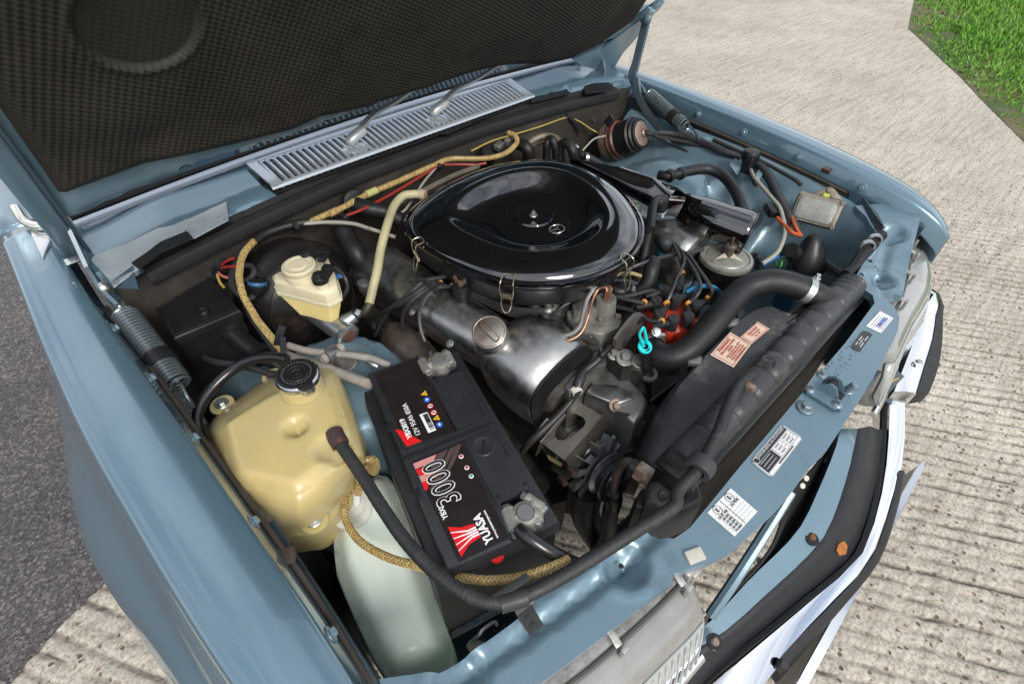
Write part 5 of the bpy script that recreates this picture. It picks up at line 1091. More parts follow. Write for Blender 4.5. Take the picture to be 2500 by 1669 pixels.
# second duct joint on top of the trumpet: small grommets
for x, y in ((25, 1190), (215, 1240), (370, 1363)):
    bm = B(); lathe(bm, [(0.003, 0.0015), (0.005, 0.001), (0.0055, -0.002)], frame(U('3', x, y, 0.846 if x < 300 else 0.842), (0, -0.1, 1)), 12); put('stud', bm, satin_black(), du)

# ================================================================== DISTRIBUTOR
ds = thing('distributor', 'red distributor cap crowded with black plug boots', 'distributor', U('a', 1820, 1100, 0.68))
redm = mat('red_bakelite', (0.42, 0.038, 0.018), rough=0.34, var=0.25, vscale=40, dirt=(0.16, 0.02, 0.012), dirt_at=0.6, dirt_scale=40)
BZ = 0.790
boots = [(1670, 690), (1855, 650), (1585, 830), (1625, 985), (1790, 1050), (1970, 1015), (2070, 870), (2000, 720)]
bp_ = [U('a', x, y, BZ) for x, y in boots]; cb = sum(bp_, V((0, 0, 0)))/8
bm = B()
prof = [(0.060, -0.075), (0.063, -0.070), (0.062, -0.062), (0.056, -0.058), (0.054, -0.045), (0.050, -0.036), (0.040, -0.030), (0.020, -0.024), (0, -0.022)]
lathe(bm, prof, frame(cb, (0, 0, 1)), 40)
for p in bp_ + [U('a', 1820, 805, BZ + 0.004)]:
    lathe(bm, [(0.0125, -0.050), (0.0110, -0.030), (0.0095, -0.026), (0, -0.026)], frame(p, (0, 0, 1)), 14)
for a in (20, 140, 260):
    d = V((math.cos(math.radians(a)), math.sin(math.radians(a)), 0)); lathe(bm, [(0.012, -0.066), (0.011, -0.05), (0.006, -0.044), (0, -0.043)], frame(cb + d*0.052, (0, 0, 1)), 12)
dcap = put('cap', bm, redm, ds)
bm = B(); lathe(bm, [(0.05, -0.16), (0.055, -0.10), (0.058, -0.076)], frame(cb, (0, 0, 1)), 26); put('body', bm, rough_alloy(), ds)
lead = mat('black_lead_sleeve', (0.03, 0.03, 0.032), rough=0.42, var=0.15)
bootm = mat('dark_grey_plug_boot', (0.020, 0.021, 0.023), rough=0.5, var=0.2)
tagm = mat('orange_lead_tag', (0.55, 0.26, 0.05), rough=0.5)
def boot(p, h, to=None, name='boot'):
    bm = B(); lathe(bm, [(0.0100, -h), (0.0098, -h*0.55), (0.0104, -h*0.5), (0.0104, -h*0.3), (0.0106, -0.002), (0.0098, 0.0), (0, 0.0004)], frame(p, (0, 0, 1)), 20)
    box(bm, 0.019, 0.0012, 0.0008, frame(p + V((0, 0, 0.0005)), (0, 0, 1), (0.5, 1, 0)))
    if to is not None:
        d = (to - p); d.normalize(); q = p - V((0, 0, 0.009)); tube(bm, [q, q + d*0.018, q + d*0.036], [0.0085, 0.0075, 0.006], segs=10, n=2)
    return put(name, bm, bootm, ds)
outs = [('a', 1560, 730, .785), ('a', 1885, 520, .80), ('a', 1430, 870, .782), ('a', 1700, 880, .79), ('a', 1640, 1095, .78), ('a', 1960, 880, .785), ('a', 2200, 810, .785), ('a', 2040, 640, .79)]
tos = [U(*o) for o in outs]
for p, t in zip(bp_, tos): boot(p, 0.030, t)
pcn = U('a', 1820, 800, BZ + 0.006); boot(pcn, 0.040, U('a', 1940, 745, BZ))
def lead_tube(pts, r=0.0038, m=None, parent=None, name='plug_lead', segs=8):
    bm = B(); tube(bm, pts, r, segs=segs, n=6); return put(name, bm, m or lead, parent if parent is not None else ds)
def ring_tag(p, d, r=0.0062, w=0.006, parent=None):
    bm = B(); lathe(bm, [(r*0.7, -w/2), (r, -w/2), (r*1.05, 0), (r, w/2), (r*0.7, w/2)], frame(p, d), 10); put('lead_tag', bm, tagm, parent if parent is not None else ds)
lead_tube([tos[0], U('a', 1480, 735, .79), U('a', 1300, 780, .79), U('a', 1150, 805, .785), U('a', 1000, 800, .78)])
lead_tube([tos[1], U('a', 1880, 400, .81), U('a', 1800, 210, .82), U('a', 1700, 110, .81), U('a', 1560, 60, .80)])
lead_tube([tos[2], U('a', 1400, 875, .783), U('a', 1250, 840, .785), U('a', 1080, 800, .78)])
lead_tube([tos[3], U('a', 1760, 740, .805), U('a', 1830, 560, .815), U('a', 1905, 400, .82), U('a', 1890, 290, .815), U('a', 1780, 160, .81), U('a', 1640, 90, .80)])
lead_tube([tos[4], U('a', 1500, 1085, .775), U('a', 1380, 1030, .77), U('a', 1250, 960, .765), U('a', 1100, 920, .76)])
lead_tube([tos[5], U('a', 2060, 790, .80), U('a', 2105, 680, .81), U('a', 2060, 540, .82), U('a', 1960, 380, .82), U('a', 1860, 260, .81)])
lead_tube([tos[6], U('a', 2245, 740, .80), U('a', 2200, 640, .81), U('a', 2080, 470, .82), U('a', 1980, 330, .82), U('a', 1870, 250, .81)])
lead_tube([U('a', 1940, 745, BZ), U('a', 2050, 690, .80), U('a', 2180, 675, .80), U('a', 2280, 700, .79), U('a', 2340, 760, .77)], 0.0042, mat('blue_lead', (0.02, 0.17, 0.34), rough=0.35), name='coil_lead')
for p, q in ((tos[1], 'u'), (tos[2], 'l'), (tos[3], 'u'), (tos[4], 'l'), (tos[5], 'u'), (tos[6], 'u')):
    ring_tag(p, (0.3, 0.9, 0.3) if q == 'u' else (1, 0.3, 0))
# water-pipe elbow and sender beside the distributor
hs = thing('coolant_elbow', 'black rubber elbow hose between air cleaner and distributor', 'hose', U('a', 1500, 600, 0.75))
bm = B(); tube(bm, [U('a', 1530, 390, .80), U('a', 1520, 480, .80), U('a', 1490, 600, .785), U('a', 1420, 700, .77), U('a', 1310, 740, .76)], [0.0165, 0.0158, 0.015, 0.013, 0.0125], segs=14, n=5); put('hose_body', bm, rubber(), hs)
bm = B(); lathe(bm, [(0.0165, -0.004), (0.0185, -0.003), (0.0185, 0.003), (0.0165, 0.004)], frame(U('a', 1525, 430, .80), (0, 0.6, 0.4)), 20); put('clamp', bm, mat('dark_clamp', (0.05, 0.05, 0.05), rough=0.35, metal=0.7), hs)
bm = B(); lathe(bm, [(0.0125, -0.006), (0.0145, -0.005), (0.0145, 0.005), (0.0125, 0.006)], frame(U('a', 1275, 740, .76), (1, -0.4, 0.1)), 16); box(bm, 0.010, 0.008, 0.012, Matrix.Translation(U('a', 1290, 735, .775)), 0.002); put('clamp', bm, zinc(), hs)
bm = B(); lathe(bm, [(0.028, -0.05), (0.028, -0.01), (0.025, 0), (0.020, 0.004), (0, 0.006)], frame(U('a', 1135, 650, .785), (0, 0, 1)), 22); put('auxiliary_air_valve', bm, plastic(), engine)
sn = thing('temperature_sender', 'turquoise sender with a black boot between the far rocker cover and air cleaner', 'sender', U('a', 1660, 260, .77))
bm = B(); box(bm, 0.026, 0.020, 0.024, frame(U('a', 1660, 255, .79), (0, 0, 1), (1, -0.4, 0)), 0.003); put('connector', bm, mat('petrol_plastic', (0.02, 0.17, 0.21), rough=0.4), sn)
bm = B(); tube(bm, [U('a', 1690, 215, .80), U('a', 1690, 170, .815), U('a', 1640, 130, .82), U('a', 1570, 120, .815)], [0.015, 0.016, 0.012, 0.006], segs=12, n=4); put('rubber_boot', bm, bootm, sn)

# ================================================================== FUEL DISTRIBUTOR BLOCK AND PIPES
fd = thing('fuel_pressure_regulator', 'small cast aluminium regulator block with screws and steel pipes', 'regulator', U('a', 850, 1100, 0.68))
cgrey = mat('light_die_casting', (0.30, 0.29, 0.26), rough=0.5, metal=0.55, var=0.2, vscale=40, dirt=(0.13, 0.12, 0.10), dirt_at=0.58, dirt_scale=30, bump=0.2)
block_from('upper_body', 'a', [(575, 885), (640, 835), (700, 820), (870, 800), (1085, 830), (1100, 930), (880, 955), (830, 985), (600, 975)], 0.770, 0.735, cgrey, fd, 0.003, 2)
block_from('flange', 'a', [(512, 985), (570, 950), (1100, 985), (1165, 1050), (1165, 1150), (960, 1250), (880, 1250), (700, 1190), (600, 1150), (515, 1060)], 0.748, 0.722, cgrey, fd, 0.003, 2)
block_from('lower_body', 'a', [(560, 1090), (1140, 1120), (1150, 1200), (960, 1290), (880, 1290), (600, 1200)], 0.722, 0.66, cgrey, fd, 0.004, 2)
bm = B(); lathe(bm, [(0.022, -0.045), (0.020, 0), (0.0185, 0.003), (0.014, 0.003), (0.0125, 0.001), (0, 0.001)], frame(U('a', 975, 830, .785), (0, 0, 1)), 26); put('pressure_chamber', bm, cgrey, fd)
bm = B(); prism(bm, [(0.008*math.cos(i*math.pi/3), 0.008*math.sin(i*math.pi/3)) for i in range(6)], 0.0, 0.026, frame(U('a', 985, 820, .787), (0, 0, 1)), bev=0.001); put('pipe_union', bm, rust(), fd)
bm = B(); box(bm, 0.014, 0.012, 0.02, frame(U('a', 950, 680, .81), (0, 0, 1), (1, 0.3, 0)), 0.002); put('pipe_union', bm, plastic(), fd)
for x, y, z in ((545, 1000, .752), (620, 1140, .752), (1125, 1035, .752), (920, 1065, .756), (940, 1300, .70), (1025, 1200, .73)):
    bm = B(); lathe(bm, [(0.0055, -0.03), (0.006, 0.0), (0.0052, 0.002), (0.003, 0.002), (0.0025, 0.0), (0, 0)], frame(U('a', x, y, z), (0, 0, 1)), 14); put('screw', bm, cgrey, fd)
pipe = mat('drawn_steel_pipe', (0.35, 0.34, 0.32), rough=0.35, metal=0.85, var=0.2, dirt=(0.15, 0.12, 0.1), dirt_at=0.62)
cop = mat('copper_coloured_pipe', (0.30, 0.16, 0.11), rough=0.42, metal=0.7, var=0.3, vscale=50)
lead_tube([U('a', 950, 640, .812), U('a', 905, 625, .815), U('a', 820, 720, .812), U('a', 745, 840, .80), U('a', 715, 960, .79), U('a', 680, 1110, .775), U('a', 600, 1220, .765), U('a', 480, 1265, .76), U('a', 340, 1250, .757), U('a', 200, 1200, .755), U('a', 0, 1080, .755)], 0.0045, pipe, fd, 'steel_pipe')
lead_tube([U('a', 990, 740, .815), U('a', 965, 690, .82), U('a', 880, 720, .812), U('a', 815, 850, .80), U('a', 770, 1010, .79), U('a', 715, 1170, .772), U('a', 640, 1270, .762), U('a', 520, 1325, .757), U('a', 420, 1320, .755)], 0.0026, cop, fd, 'copper_pipe')
bm = B(); lathe(bm, [(0.005, -0.006), (0.0072, -0.006), (0.0072, 0.006), (0.005, 0.006)], frame(U('a', 160, 1185, .756), (1, -0.3, 0)), 10); put('pipe_clip', bm, mat('olive_clip', (0.28, 0.25, 0.14), rough=0.6), fd)
lead_tube([U('a', 735, 670, .80), U('a', 690, 760, .79), U('a', 590, 840, .775), U('a', 430, 940, .765), U('a', 340, 1060, .76), U('a', 330, 1190, .757), U('a', 400, 1300, .755), U('a', 520, 1340, .752), U('a', 680, 1290, .75), U('a', 800, 1285, .745), U('a', 890, 1370, .74), U('a', 930, 1480, .73)], 0.0036, lead, fd, 'vacuum_hose')
bm = B(); tube(bm, [U('a', 745, 660, .80), U('a', 690, 770, .79), U('a', 580, 850, .775)], 0.0075, segs=10); put('hose_sleeve', bm, rubber(), fd)
for i, z in enumerate((.755, .748, .742)):
    lead_tube([U('5', 880, 530 + i*14, z + .02), U('5', 1050, 610 + i*18, z), U('5', 1200, 660 + i*24, z), U('5', 1350, 670 + i*24, z), U('5', 1500, 640 + i*30, z), U('5', 1600, 590 + i*20, z)], 0.0055, lead, engine, 'hose')
lead_tube([U('a', 1000, 590, .81), U('a', 1120, 540, .815), U('a', 1260, 520, .815), U('a', 1390, 555, .80)], 0.0036, mat('yellowed_tube', (0.32, 0.26, 0.13), rough=0.45), fd, 'vacuum_hose')
lead_tube([U('a', 960, 640, .80), U('a', 1080, 600, .805), U('a', 1220, 610, .80), U('a', 1340, 650, .79)], 0.0042, lead, fd, 'vacuum_hose')
lead_tube([U('a', 1150, 560, .79), U('a', 1220, 490, .80), U('a', 1420, 400, .81), U('a', 1700, 320, .81), U('a', 1950, 280, .80), U('a', 2130, 240, .79)], 0.0042, lead, engine, 'hose')
lead_tube([U('a', 1450, 730, .76), U('a', 1300, 920, .755), U('a', 1150, 1200, .745), U('a', 1020, 1400, .735), U('a', 930, 1500, .73), U('c', 900, -10, .725)], 0.0062, rubber(), engine, 'hose')
# clutter in the valley: small injectors and fittings in front of the bowl
for x, y in ((290, 900), (380, 890), (130, 880)):
    bm = B(); lathe(bm, [(0.013, -0.04), (0.012, -0.01), (0.007, -0.006), (0.006, 0.004), (0, 0.005)], frame(U('a', x, y, .765), (0, 0, 1)), 12); put('injector', bm, rough_alloy(), engine)
# spark plug leads lying over the near rocker cover
hl_ = thing('plug_lead_bundle', 'four black spark plug leads clipped together over the near rocker cover', 'plug leads', U('h', 1050, 200, .77))
ld = [[(1260, 75, .795), (1050, 110, .80), (930, 160, .795), (800, 270, .785), (650, 400, .76), (500, 500, .73), (380, 560, .70), (320, 640, .67), (340, 740, .65)],
      [(1180, 155, .79), (1080, 165, .80), (970, 210, .795), (820, 320, .785), (640, 450, .755), (540, 500, .72), (450, 620, .69), (380, 760, .66), (340, 830, .64)],
      [(1200, 160, .79), (1090, 195, .798), (960, 260, .79), (800, 400, .775), (710, 540, .745), (690, 700, .71), (720, 850, .68), (770, 960, .65), (830, 1020, .63)],
      [(1320, 200, .79), (1180, 205, .80), (1090, 255, .795), (980, 350, .785), (920, 500, .765), (910, 660, .745), (950, 830, .725), (1010, 970, .71), (1060, 1090, .70)]]
for L_ in ld: lead_tube([U('h', x, y, z) for x, y, z in L_], 0.0042, lead, hl_, 'plug_lead')
for x, y, z in ((950, 130, .80), (1020, 170, .802), (1070, 215, .80), (1120, 260, .797)):
    bm = B(); box(bm, 0.006, 0.012, 0.013, frame(U('h', x, y, z), (0, 0, 1), (0.7, 0.5, 0)), 0.0015); put('lead_clip', bm, bootm, hl_)
ring_tag(U('h', 1175, 160, .79), (1, 0.1, 0), parent=hl_); ring_tag(U('h', 1335, 198, .79), (1, 0.1, 0), parent=hl_)
bm = B(); tube(bm, [U('h', 440, 760, .66), U('h', 600, 800, .66), U('h', 860, 830, .67)], [0.006, 0.009, 0.010], segs=10); put('plug_connector', bm, bootm, hl_)
bm = B(); lathe(bm, [(0.006, 0), (0.007, 0.003), (0.006, 0.016), (0, 0.016)], frame(U('h', 860, 830, .67), (0.8, -0.5, 0.1)), 12); put('plug_connector', bm, zinc(), hl_)
bm = B(); lathe(bm, [(0.006, 0), (0.0068, 0.003), (0.006, 0.02), (0, 0.02)], frame(U('h', 880, 870, .66), (0.4, -0.8, 0.2)), 12); put('plug_connector', bm, zinc(), hl_)
# ================================================================== RADIATOR, SHROUD, TOP HOSE
rad_ = thing('radiator', 'black radiator with ribbed plastic top tank behind the front panel', 'radiator', (0.06, 0.055, 0.40))
grey_pl = mat('weathered_grey_black_plastic', (0.040, 0.041, 0.043), rough=0.42, var=0.25, vscale=22, dirt=(0.17, 0.16, 0.14), dirt_at=0.66, dirt_scale=16, bump=0.12)
def tank_ring(x, top, w=1.0, yb=0.086, yf=0.034, zb=0.742):
    ym = (yb+yf)/2; hw = (yb-yf)/2*w
    return [V((x, ym-hw, zb)), V((x, ym-hw, top-0.020)), V((x, ym-hw*0.86, top-0.009)), V((x, ym-hw*0.5, top-0.002)), V((x, ym, top)), V((x, ym+hw*0.5, top-0.002)), V((x, ym+hw*0.86, top-0.009)), V((x, ym+hw, top-0.020)), V((x, ym+hw, zb))]
rings = []; x = -0.215
ribs = [-0.215, -0.15, -0.095, -0.04, 0.015, 0.065, 0.115, 0.165, 0.215, 0.27, 0.315, 0.335, 0.355, 0.375]
while x <= 0.385:
    d = min(abs(x - r) for r in ribs); inset = 0.0048*smooth01((0.007 - d)/0.004)
    top = lin(x, [(-0.215, 0.786), (-0.1, 0.79), (0.1, 0.799), (0.3, 0.800), (0.385, 0.792)]) - inset*1.1
    rings.append(tank_ring(x, top, 1.0 - inset*12)); x += 0.0038
bm = B(); loft(bm, rings); tk = put('top_tank', bm, grey_pl, rad_, smooth=55)
bm = B(); box(bm, 0.625, 0.066, 0.012, Matrix.Translation((0.083, 0.060, 0.738)), 0.003); put('tank_rim', bm, satin_black(), rad_)
star('emblem', frame(U('b', 1355, 1190, 0.800), (0, -0.25, 1), (1, 0.2, 0)), 0.012, grey_pl, tk, th=0.0012)
coreM = mat('radiator_core_black', (0.005, 0.005, 0.005), rough=0.6, metal=0.2, var=0.3, dirt=(0.02, 0.018, 0.014), dirt_at=0.62, dirt_scale=10)
bm = B(); box(bm, 0.60, 0.040, 0.36, Matrix.Translation((0.083, 0.062, 0.556))); put('core', bm, coreM, rad_)
bm = B(); i = 0; x = -0.214
while x < 0.382:
    box(bm, 0.0022, 0.014, 0.352, frame((x, 0.0385, 0.556), (0.0, 0, 1))); x += 0.0078
z = 0.385
while z < 0.73:
    box(bm, 0.592, 0.003, 0.0012, Matrix.Translation((0.083, 0.0385, z))); z += 0.010
fn = put('core_fins', bm, mat('fin_edges', (0.045, 0.042, 0.037), rough=0.5, metal=0.4, var=0.4), rad_, smooth=0); fn['kind'] = 'stuff'
for sx, xx in ((-1, -0.222), (1, 0.388)):
    bm = B(); box(bm, 0.012, 0.058, 0.37, Matrix.Translation((xx, 0.060, 0.556)), 0.002); put('side_channel', bm, satin_black(), rad_)
# lower near-end moulding with the big union
bx = block_from('end_moulding', 'c', [(1320, 1330), (1400, 1230), (1560, 1120), (1640, 1085), (1740, 1130), (1800, 1210), (1870, 1350), (1900, 1470), (1700, 1566), (1450, 1566), (1320, 1480)], 0.700, 0.60, grey_pl, rad_, 0.014)
bm = B(); lathe(bm, [(0.009, 0.0), (0.008, 0.002), (0.006, 0.001), (0, 0.001)], frame(U('c', 1490, 1450, 0.702), (0, 0, 1)), 18); put('moulded_boss', bm, grey_pl, bx)
block_from('end_tray', 'c', [(1690, 930), (1760, 880), (1980, 1000), (1960, 1100), (1830, 1080), (1720, 1010)], 0.715, 0.66, grey_pl, rad_, 0.006)
block_from('end_bracket', 'c', [(1190, 1480), (1260, 1370), (1330, 1350), (1330, 1566), (1200, 1566)], 0.67, 0.55, plastic(), rad_, 0.006)
# fan shroud
shd = thing('fan_shroud', 'curved black fan shroud with a red lettered warning label', 'fan shroud', (0.03, 0.13, 0.45))
def zs_(x, y): return lin(x, [(-0.30, 0.575), (-0.24, 0.625), (-0.17, 0.685), (-0.10, 0.727), (-0.03, 0.756), (0.05, 0.776), (0.12, 0.785), (0.18, 0.786), (0.24, 0.778), (0.30, 0.76)])
rear_s = [Uf(k, x, y, zs_) for k, x, y in (('b', 1590, 640), ('b', 1430, 545), ('b', 1330, 530), ('b', 1200, 572), ('b', 1060, 655), ('b', 960, 745), ('b', 870, 850), ('b', 650, 1060), ('b', 480, 1270), ('c', 1650, 330), ('c', 1500, 600), ('c', 1400, 850), ('c', 1300, 1090), ('c', 1260, 1200))]
front_s = [Uf(k, x, y, zs_) for k, x, y in (('b', 1800, 600), ('b', 1720, 690), ('b', 1620, 790), ('b', 1500, 900), ('b', 1400, 1010), ('b', 1330, 1110), ('b', 1130, 1270), ('b', 900, 1566), ('c', 1850, 660), ('c', 1700, 880), ('c', 1600, 1010), ('c', 1480, 1190), ('c', 1440, 1260))]
def resamp(ps, n):
    q = smoothpath(ps, 8); L_ = [0]
    for a, b in zip(q, q[1:]): L_.append(L_[-1] + (b-a).length)
    o = []
    for i in range(n+1):
        s = L_[-1]*i/n; j = 0
        while j < len(L_)-2 and L_[j+1] < s: j += 1
        o.append(q[j].lerp(q[j+1], (s-L_[j])/max(1e-9, L_[j+1]-L_[j])))
    return o
Rr, Fr = resamp(rear_s, 30), resamp(front_s, 30)
bm = B(); rings = []
for a, c in zip(Rr, Fr):
    rings.append([a - V((0, -0.030, 0.10)), a - V((0, -0.012, 0.022)), a - V((0, -0.004, 0.005)), a, a.lerp(c, 0.33), a.lerp(c, 0.66), c - V((0, -0.012, 0)) if False else c, c - V((0, 0.004, 0.010)), c - V((0, 0.006, 0.05))])
loft(bm, rings, closed=False, caps=False); so_ = put('shroud_ring', bm, grey_pl, shd, smooth=45); so_.modifiers.new('t', 'SOLIDIFY').thickness = 0.002
bm = B(); quadplate(bm, [U('b', 1580, 735, .786), U('b', 1590, 620, .772), U('b', 1760, 480, .772), U('b', 1880, 530, .786)], 0.003); put('shroud_wing', bm, plastic(), shd)
for x, y in ((470, 1180), (920, 730)):
    bm = B(); box(bm, 0.022, 0.028, 0.012, frame(Uf('b', x, y, zs_, -0.006), (0, 0, 1), (1, 0.8, 0)), 0.004); put('lug', bm, rough_alloy(), shd)
# fan behind the shroud
fan = thing('cooling_fan', 'black engine cooling fan half hidden behind the fan shroud', 'fan', (0.03, 0.17, 0.5))
bm = B(); lathe(bm, [(0, -0.02), (0.06, -0.02), (0.065, 0.0), (0.06, 0.02), (0, 0.02)], frame((0.03, 0.175, 0.56), (0, 1, 0)), 26); put('hub', bm, satin_black(), fan)
for i in range(7):
    a = 2*math.pi*i/7 + 0.3; d = V((math.cos(a), 0, math.sin(a))); c = V((0.03, 0.175, 0.56))
    bm = B(); t = d.cross(V((0, 1, 0))); quadplate(bm, [c + d*0.05 - t*0.03 - V((0, 0.012, 0)), c + d*0.17 - t*0.045 - V((0, 0.012, 0)), c + d*0.17 + t*0.045 + V((0, 0.012, 0)), c + d*0.05 + t*0.03 + V((0, 0.012, 0))], 0.003); put('blade', bm, plastic(), fan)
# warning label
def lab_plate(name, pts, m, parent, dz, th=0.0004):
    c = [Uf('b', x, y, zs_, dz) for x, y in pts]
    bm = B(); n = 6; rr = []
    for i in range(n+1):
        row = []
        for j in range(n+1):
            u, v = i/n, j/n; p = (c[0]*(1-u) + c[1]*u)*(1-v) + (c[3]*(1-u) + c[2]*u)*v; row.append(V((p.x, p.y, max(p.z, zs_(p.x, p.y) + dz))))
        rr.append(row)
    loft(bm, rr, closed=False, caps=False); o = put(name, bm, m, parent); return o, c
pinkp = mat('cream_pink_label', (0.66, 0.50, 0.40), rough=0.5, var=0.08)
o1, c1 = lab_plate('warning_label', [(655, 1105), (895, 835), (1145, 980), (935, 1258)], pinkp, shd, 0.0030)
o2, c2 = lab_plate('warning_label', [(1015, 890), (1220, 710), (1365, 795), (1150, 975)], pinkp, shd, 0.0030)
labred = mat('label_red', (0.42, 0.07, 0.04), rough=0.5)
def lab_line(o, c, s, size, u, v, align='CENTER', bold=0.0):
    f = lambda a, b_: (c[0]*(1-a) + c[1]*a)*(1-b_) + (c[3]*(1-a) + c[2]*a)*b_
    x = f(u+0.05, v) - f(u-0.05, v); y = f(u, v-0.05) - f(u, v+0.05); n = x.cross(y).normalized()
    p = f(u, v); p.z = max(p.z, zs_(p.x, p.y) + 0.0030); p += n*0.0012
    text('print_line', s, size, frame(p, n, x), labred, o, extrude=0.0002, align=align, bold=bold, sx=0.88)
W = (c1[1]-c1[0]).length
for s, sz, v in (('Attention!', 0.15, 0.17), ('high pressure cooling', 0.088, 0.33), ('system', 0.095, 0.45), ('Open only below max. 100°C', 0.062, 0.58), ('Leave off high pressure at', 0.062, 0.68), ('notch No.1. To close rotate', 0.062, 0.78), ('stop beyond notch No.2.', 0.062, 0.88)): lab_line(o1, c1, s, W*sz, 0.5, v, bold=0.0001)
W = (c2[1]-c2[0]).length
for s, sz, v in (('Important!', 0.14, 0.28), ('Use only cap', 0.10, 0.52), ('No. 100', 0.10, 0.74)): lab_line(o2, c2, s, W*sz, 0.5, v)
for o, c in ((o1, c1), (o2, c2)):
    f = lambda a, b_: (c[0]*(1-a) + c[1]*a)*(1-b_) + (c[3]*(1-a) + c[2]*a)*b_
    pts = []
    for (a0, b0), (a1, b1) in (((.06, .07), (.94, .07)), ((.94, .07), (.94, .93)), ((.94, .93), (.06, .93)), ((.06, .93), (.06, .07))):
        for i in range(6):
            p = f(a0 + (a1-a0)*i/6, b0 + (b1-b0)*i/6); p.z = max(p.z, zs_(p.x, p.y) + 0.003) + 0.0005; pts.append(p)
    bm = B(); tube(bm, pts + [pts[0]], 0.00045, segs=4, n=0, caps=False); put('label_border', bm, labred, o)
# top hose
th_ = thing('radiator_hose', 'thick black corrugated radiator hose arching past the red distributor cap', 'hose', U('b', 700, 700, .75))
path = [U('b', -60, 960, .735), U('b', 30, 1090, .742), U('b', 180, 1130, .748), U('b', 360, 1060, .757), U('b', 560, 880, .770), U('b', 740, 670, .785), U('b', 900, 470, .797), U('b', 1080, 310, .808), U('b', 1300, 235, .815), U('b', 1500, 240, .815), U('b', 1700, 295, .808), U('b', 1880, 375, .798), U('b', 2010, 440, .785)]
sp = smoothpath(path, 26)
bm = B(); tube(bm, sp, lambda t: 0.0235 + 0.00018*math.sin(t*len(sp)*1.9), segs=18, n=0); put('hose_body', bm, rubber(), th_)
i0 = min(range(len(sp)), key=lambda i: (sp[i] - U('b', 1800, 340, .803)).length); d = (sp[i0+2]-sp[i0-2]).normalized()
bm = B(); lathe(bm, [(0.0225, -0.007), (0.0252, -0.0065), (0.0254, 0), (0.0252, 0.0065), (0.0225, 0.007)], frame(sp[i0], d), 30); put('clamp_band', bm, mat('dull_clamp_steel', (0.50, 0.53, 0.52), rough=0.35, metal=0.8, var=0.15), th_)
pb_ = U('b', 1935, 190, .825)
bm = B(); box(bm, 0.010, 0.014, 0.008, Matrix.Translation(pb_ - V((0, 0, 0.012))), 0.001); lathe(bm, [(0.0065, -0.012), (0.0065, 0.0), (0.004, 0.001), (0.004, 0.008), (0, 0.009)], frame(pb_, (0, 0, 1)), 12); put('clamp_screw', bm, zinc(), th_)
ps_ = U('a', 1570, 1230, .775)
bm = B(); lathe(bm, [(0.0085, 0), (0.0085, 0.004), (0.006, 0.005), (0.006, 0.010), (0, 0.011)], frame(ps_, (-0.3, -0.4, 0.8)), 14); box(bm, 0.016, 0.008, 0.010, frame(ps_ + V((0.006, -0.008, -0.006)), (0, 0, 1), (1, -1, 0)), 0.002); put('clamp_screw', bm, zinc(), th_)
bm = B(); lathe(bm, [(0.022, -0.006), (0.0252, -0.0055), (0.0252, 0.0055), (0.022, 0.006)], frame(sp[6], (sp[8]-sp[4]).normalized()), 30); put('clamp_band', bm, rough_alloy(), th_)

# ================================================================== ALTERNATOR
alt = thing('alternator', 'alternator with slotted steel guard, finned fan and belt pulley', 'alternator', (-0.19, 0.26, 0.45))
AX = V((-0.13, -0.96, 0.17)).normalized(); fc = U('c', 905, 1205, 0.545)
bm = B(); lathe(bm, [(0, 0.032), (0.044, 0.032), (0.050, 0.04), (0.052, 0.07), (0.050, 0.072), (0.050, 0.085), (0.053, 0.087), (0.053, 0.135), (0.048, 0.15), (0, 0.15)], frame(fc, -AX, (1, 0, 0)), 36); put('housing', bm, rough_alloy(), alt)
bl_m = mat('pressed_fan_zinc', (0.40, 0.43, 0.44), rough=0.38, metal=0.75, var=0.2, vscale=50, dirt=(0.15, 0.15, 0.14), dirt_at=0.62)
bm = B(); lathe(bm, [(0.012, 0.012), (0.045, 0.012), (0.046, 0.010), (0.012, 0.010)], frame(fc, -AX, (1, 0, 0)), 30); put('fan_disc', bm, bl_m, alt)
sdx = V((0, 0, 1)).cross(AX).normalized(); sdz = AX.cross(sdx)
for i in range(12):
    a = 2*math.pi*i/12 + 0.1; d = sdx*math.cos(a) + sdz*math.sin(a); t = sdx*-math.sin(a) + sdz*math.cos(a); c = fc - AX*0.010
    bm = B(); quadplate(bm, [c + d*0.036 - t*0.010, c + d*0.066 - t*0.014, c + d*0.072 + t*0.002, c + d*0.038 + t*0.002], 0.0018); quadplate(bm, [c + d*0.038 + t*0.002, c + d*0.072 + t*0.002, c + d*0.070 + t*0.006 + AX*-0.022, c + d*0.044 + t*0.006 + AX*-0.022], 0.0018); put('fan_blade', bm, bl_m, alt)
bm = B(); lathe(bm, [(0.012, -0.034), (0.020, -0.034), (0.024, -0.026), (0.044, -0.030), (0.0465, -0.029), (0.0465, -0.027), (0.034, -0.018), (0.034, -0.014), (0.0475, -0.005), (0.0475, -0.002), (0.044, 0.0), (0.012, 0.0)], frame(fc, -AX, (1, 0, 0)), 44); put('pulley', bm, mat('pulley_steel', (0.30, 0.32, 0.34), rough=0.3, metal=0.85, var=0.2), alt)
bm = B(); prism(bm, [(0.012*math.cos(k*math.pi/3), 0.012*math.sin(k*math.pi/3)) for k in range(6)], -0.044, -0.030, frame(fc, -AX, (1, 0, 0)), bev=0.001); lathe(bm, [(0, -0.052), (0.0065, -0.05), (0.007, -0.042)], frame(fc, -AX, (1, 0, 0)), 14); put('pulley_nut', bm, zinc(), alt)
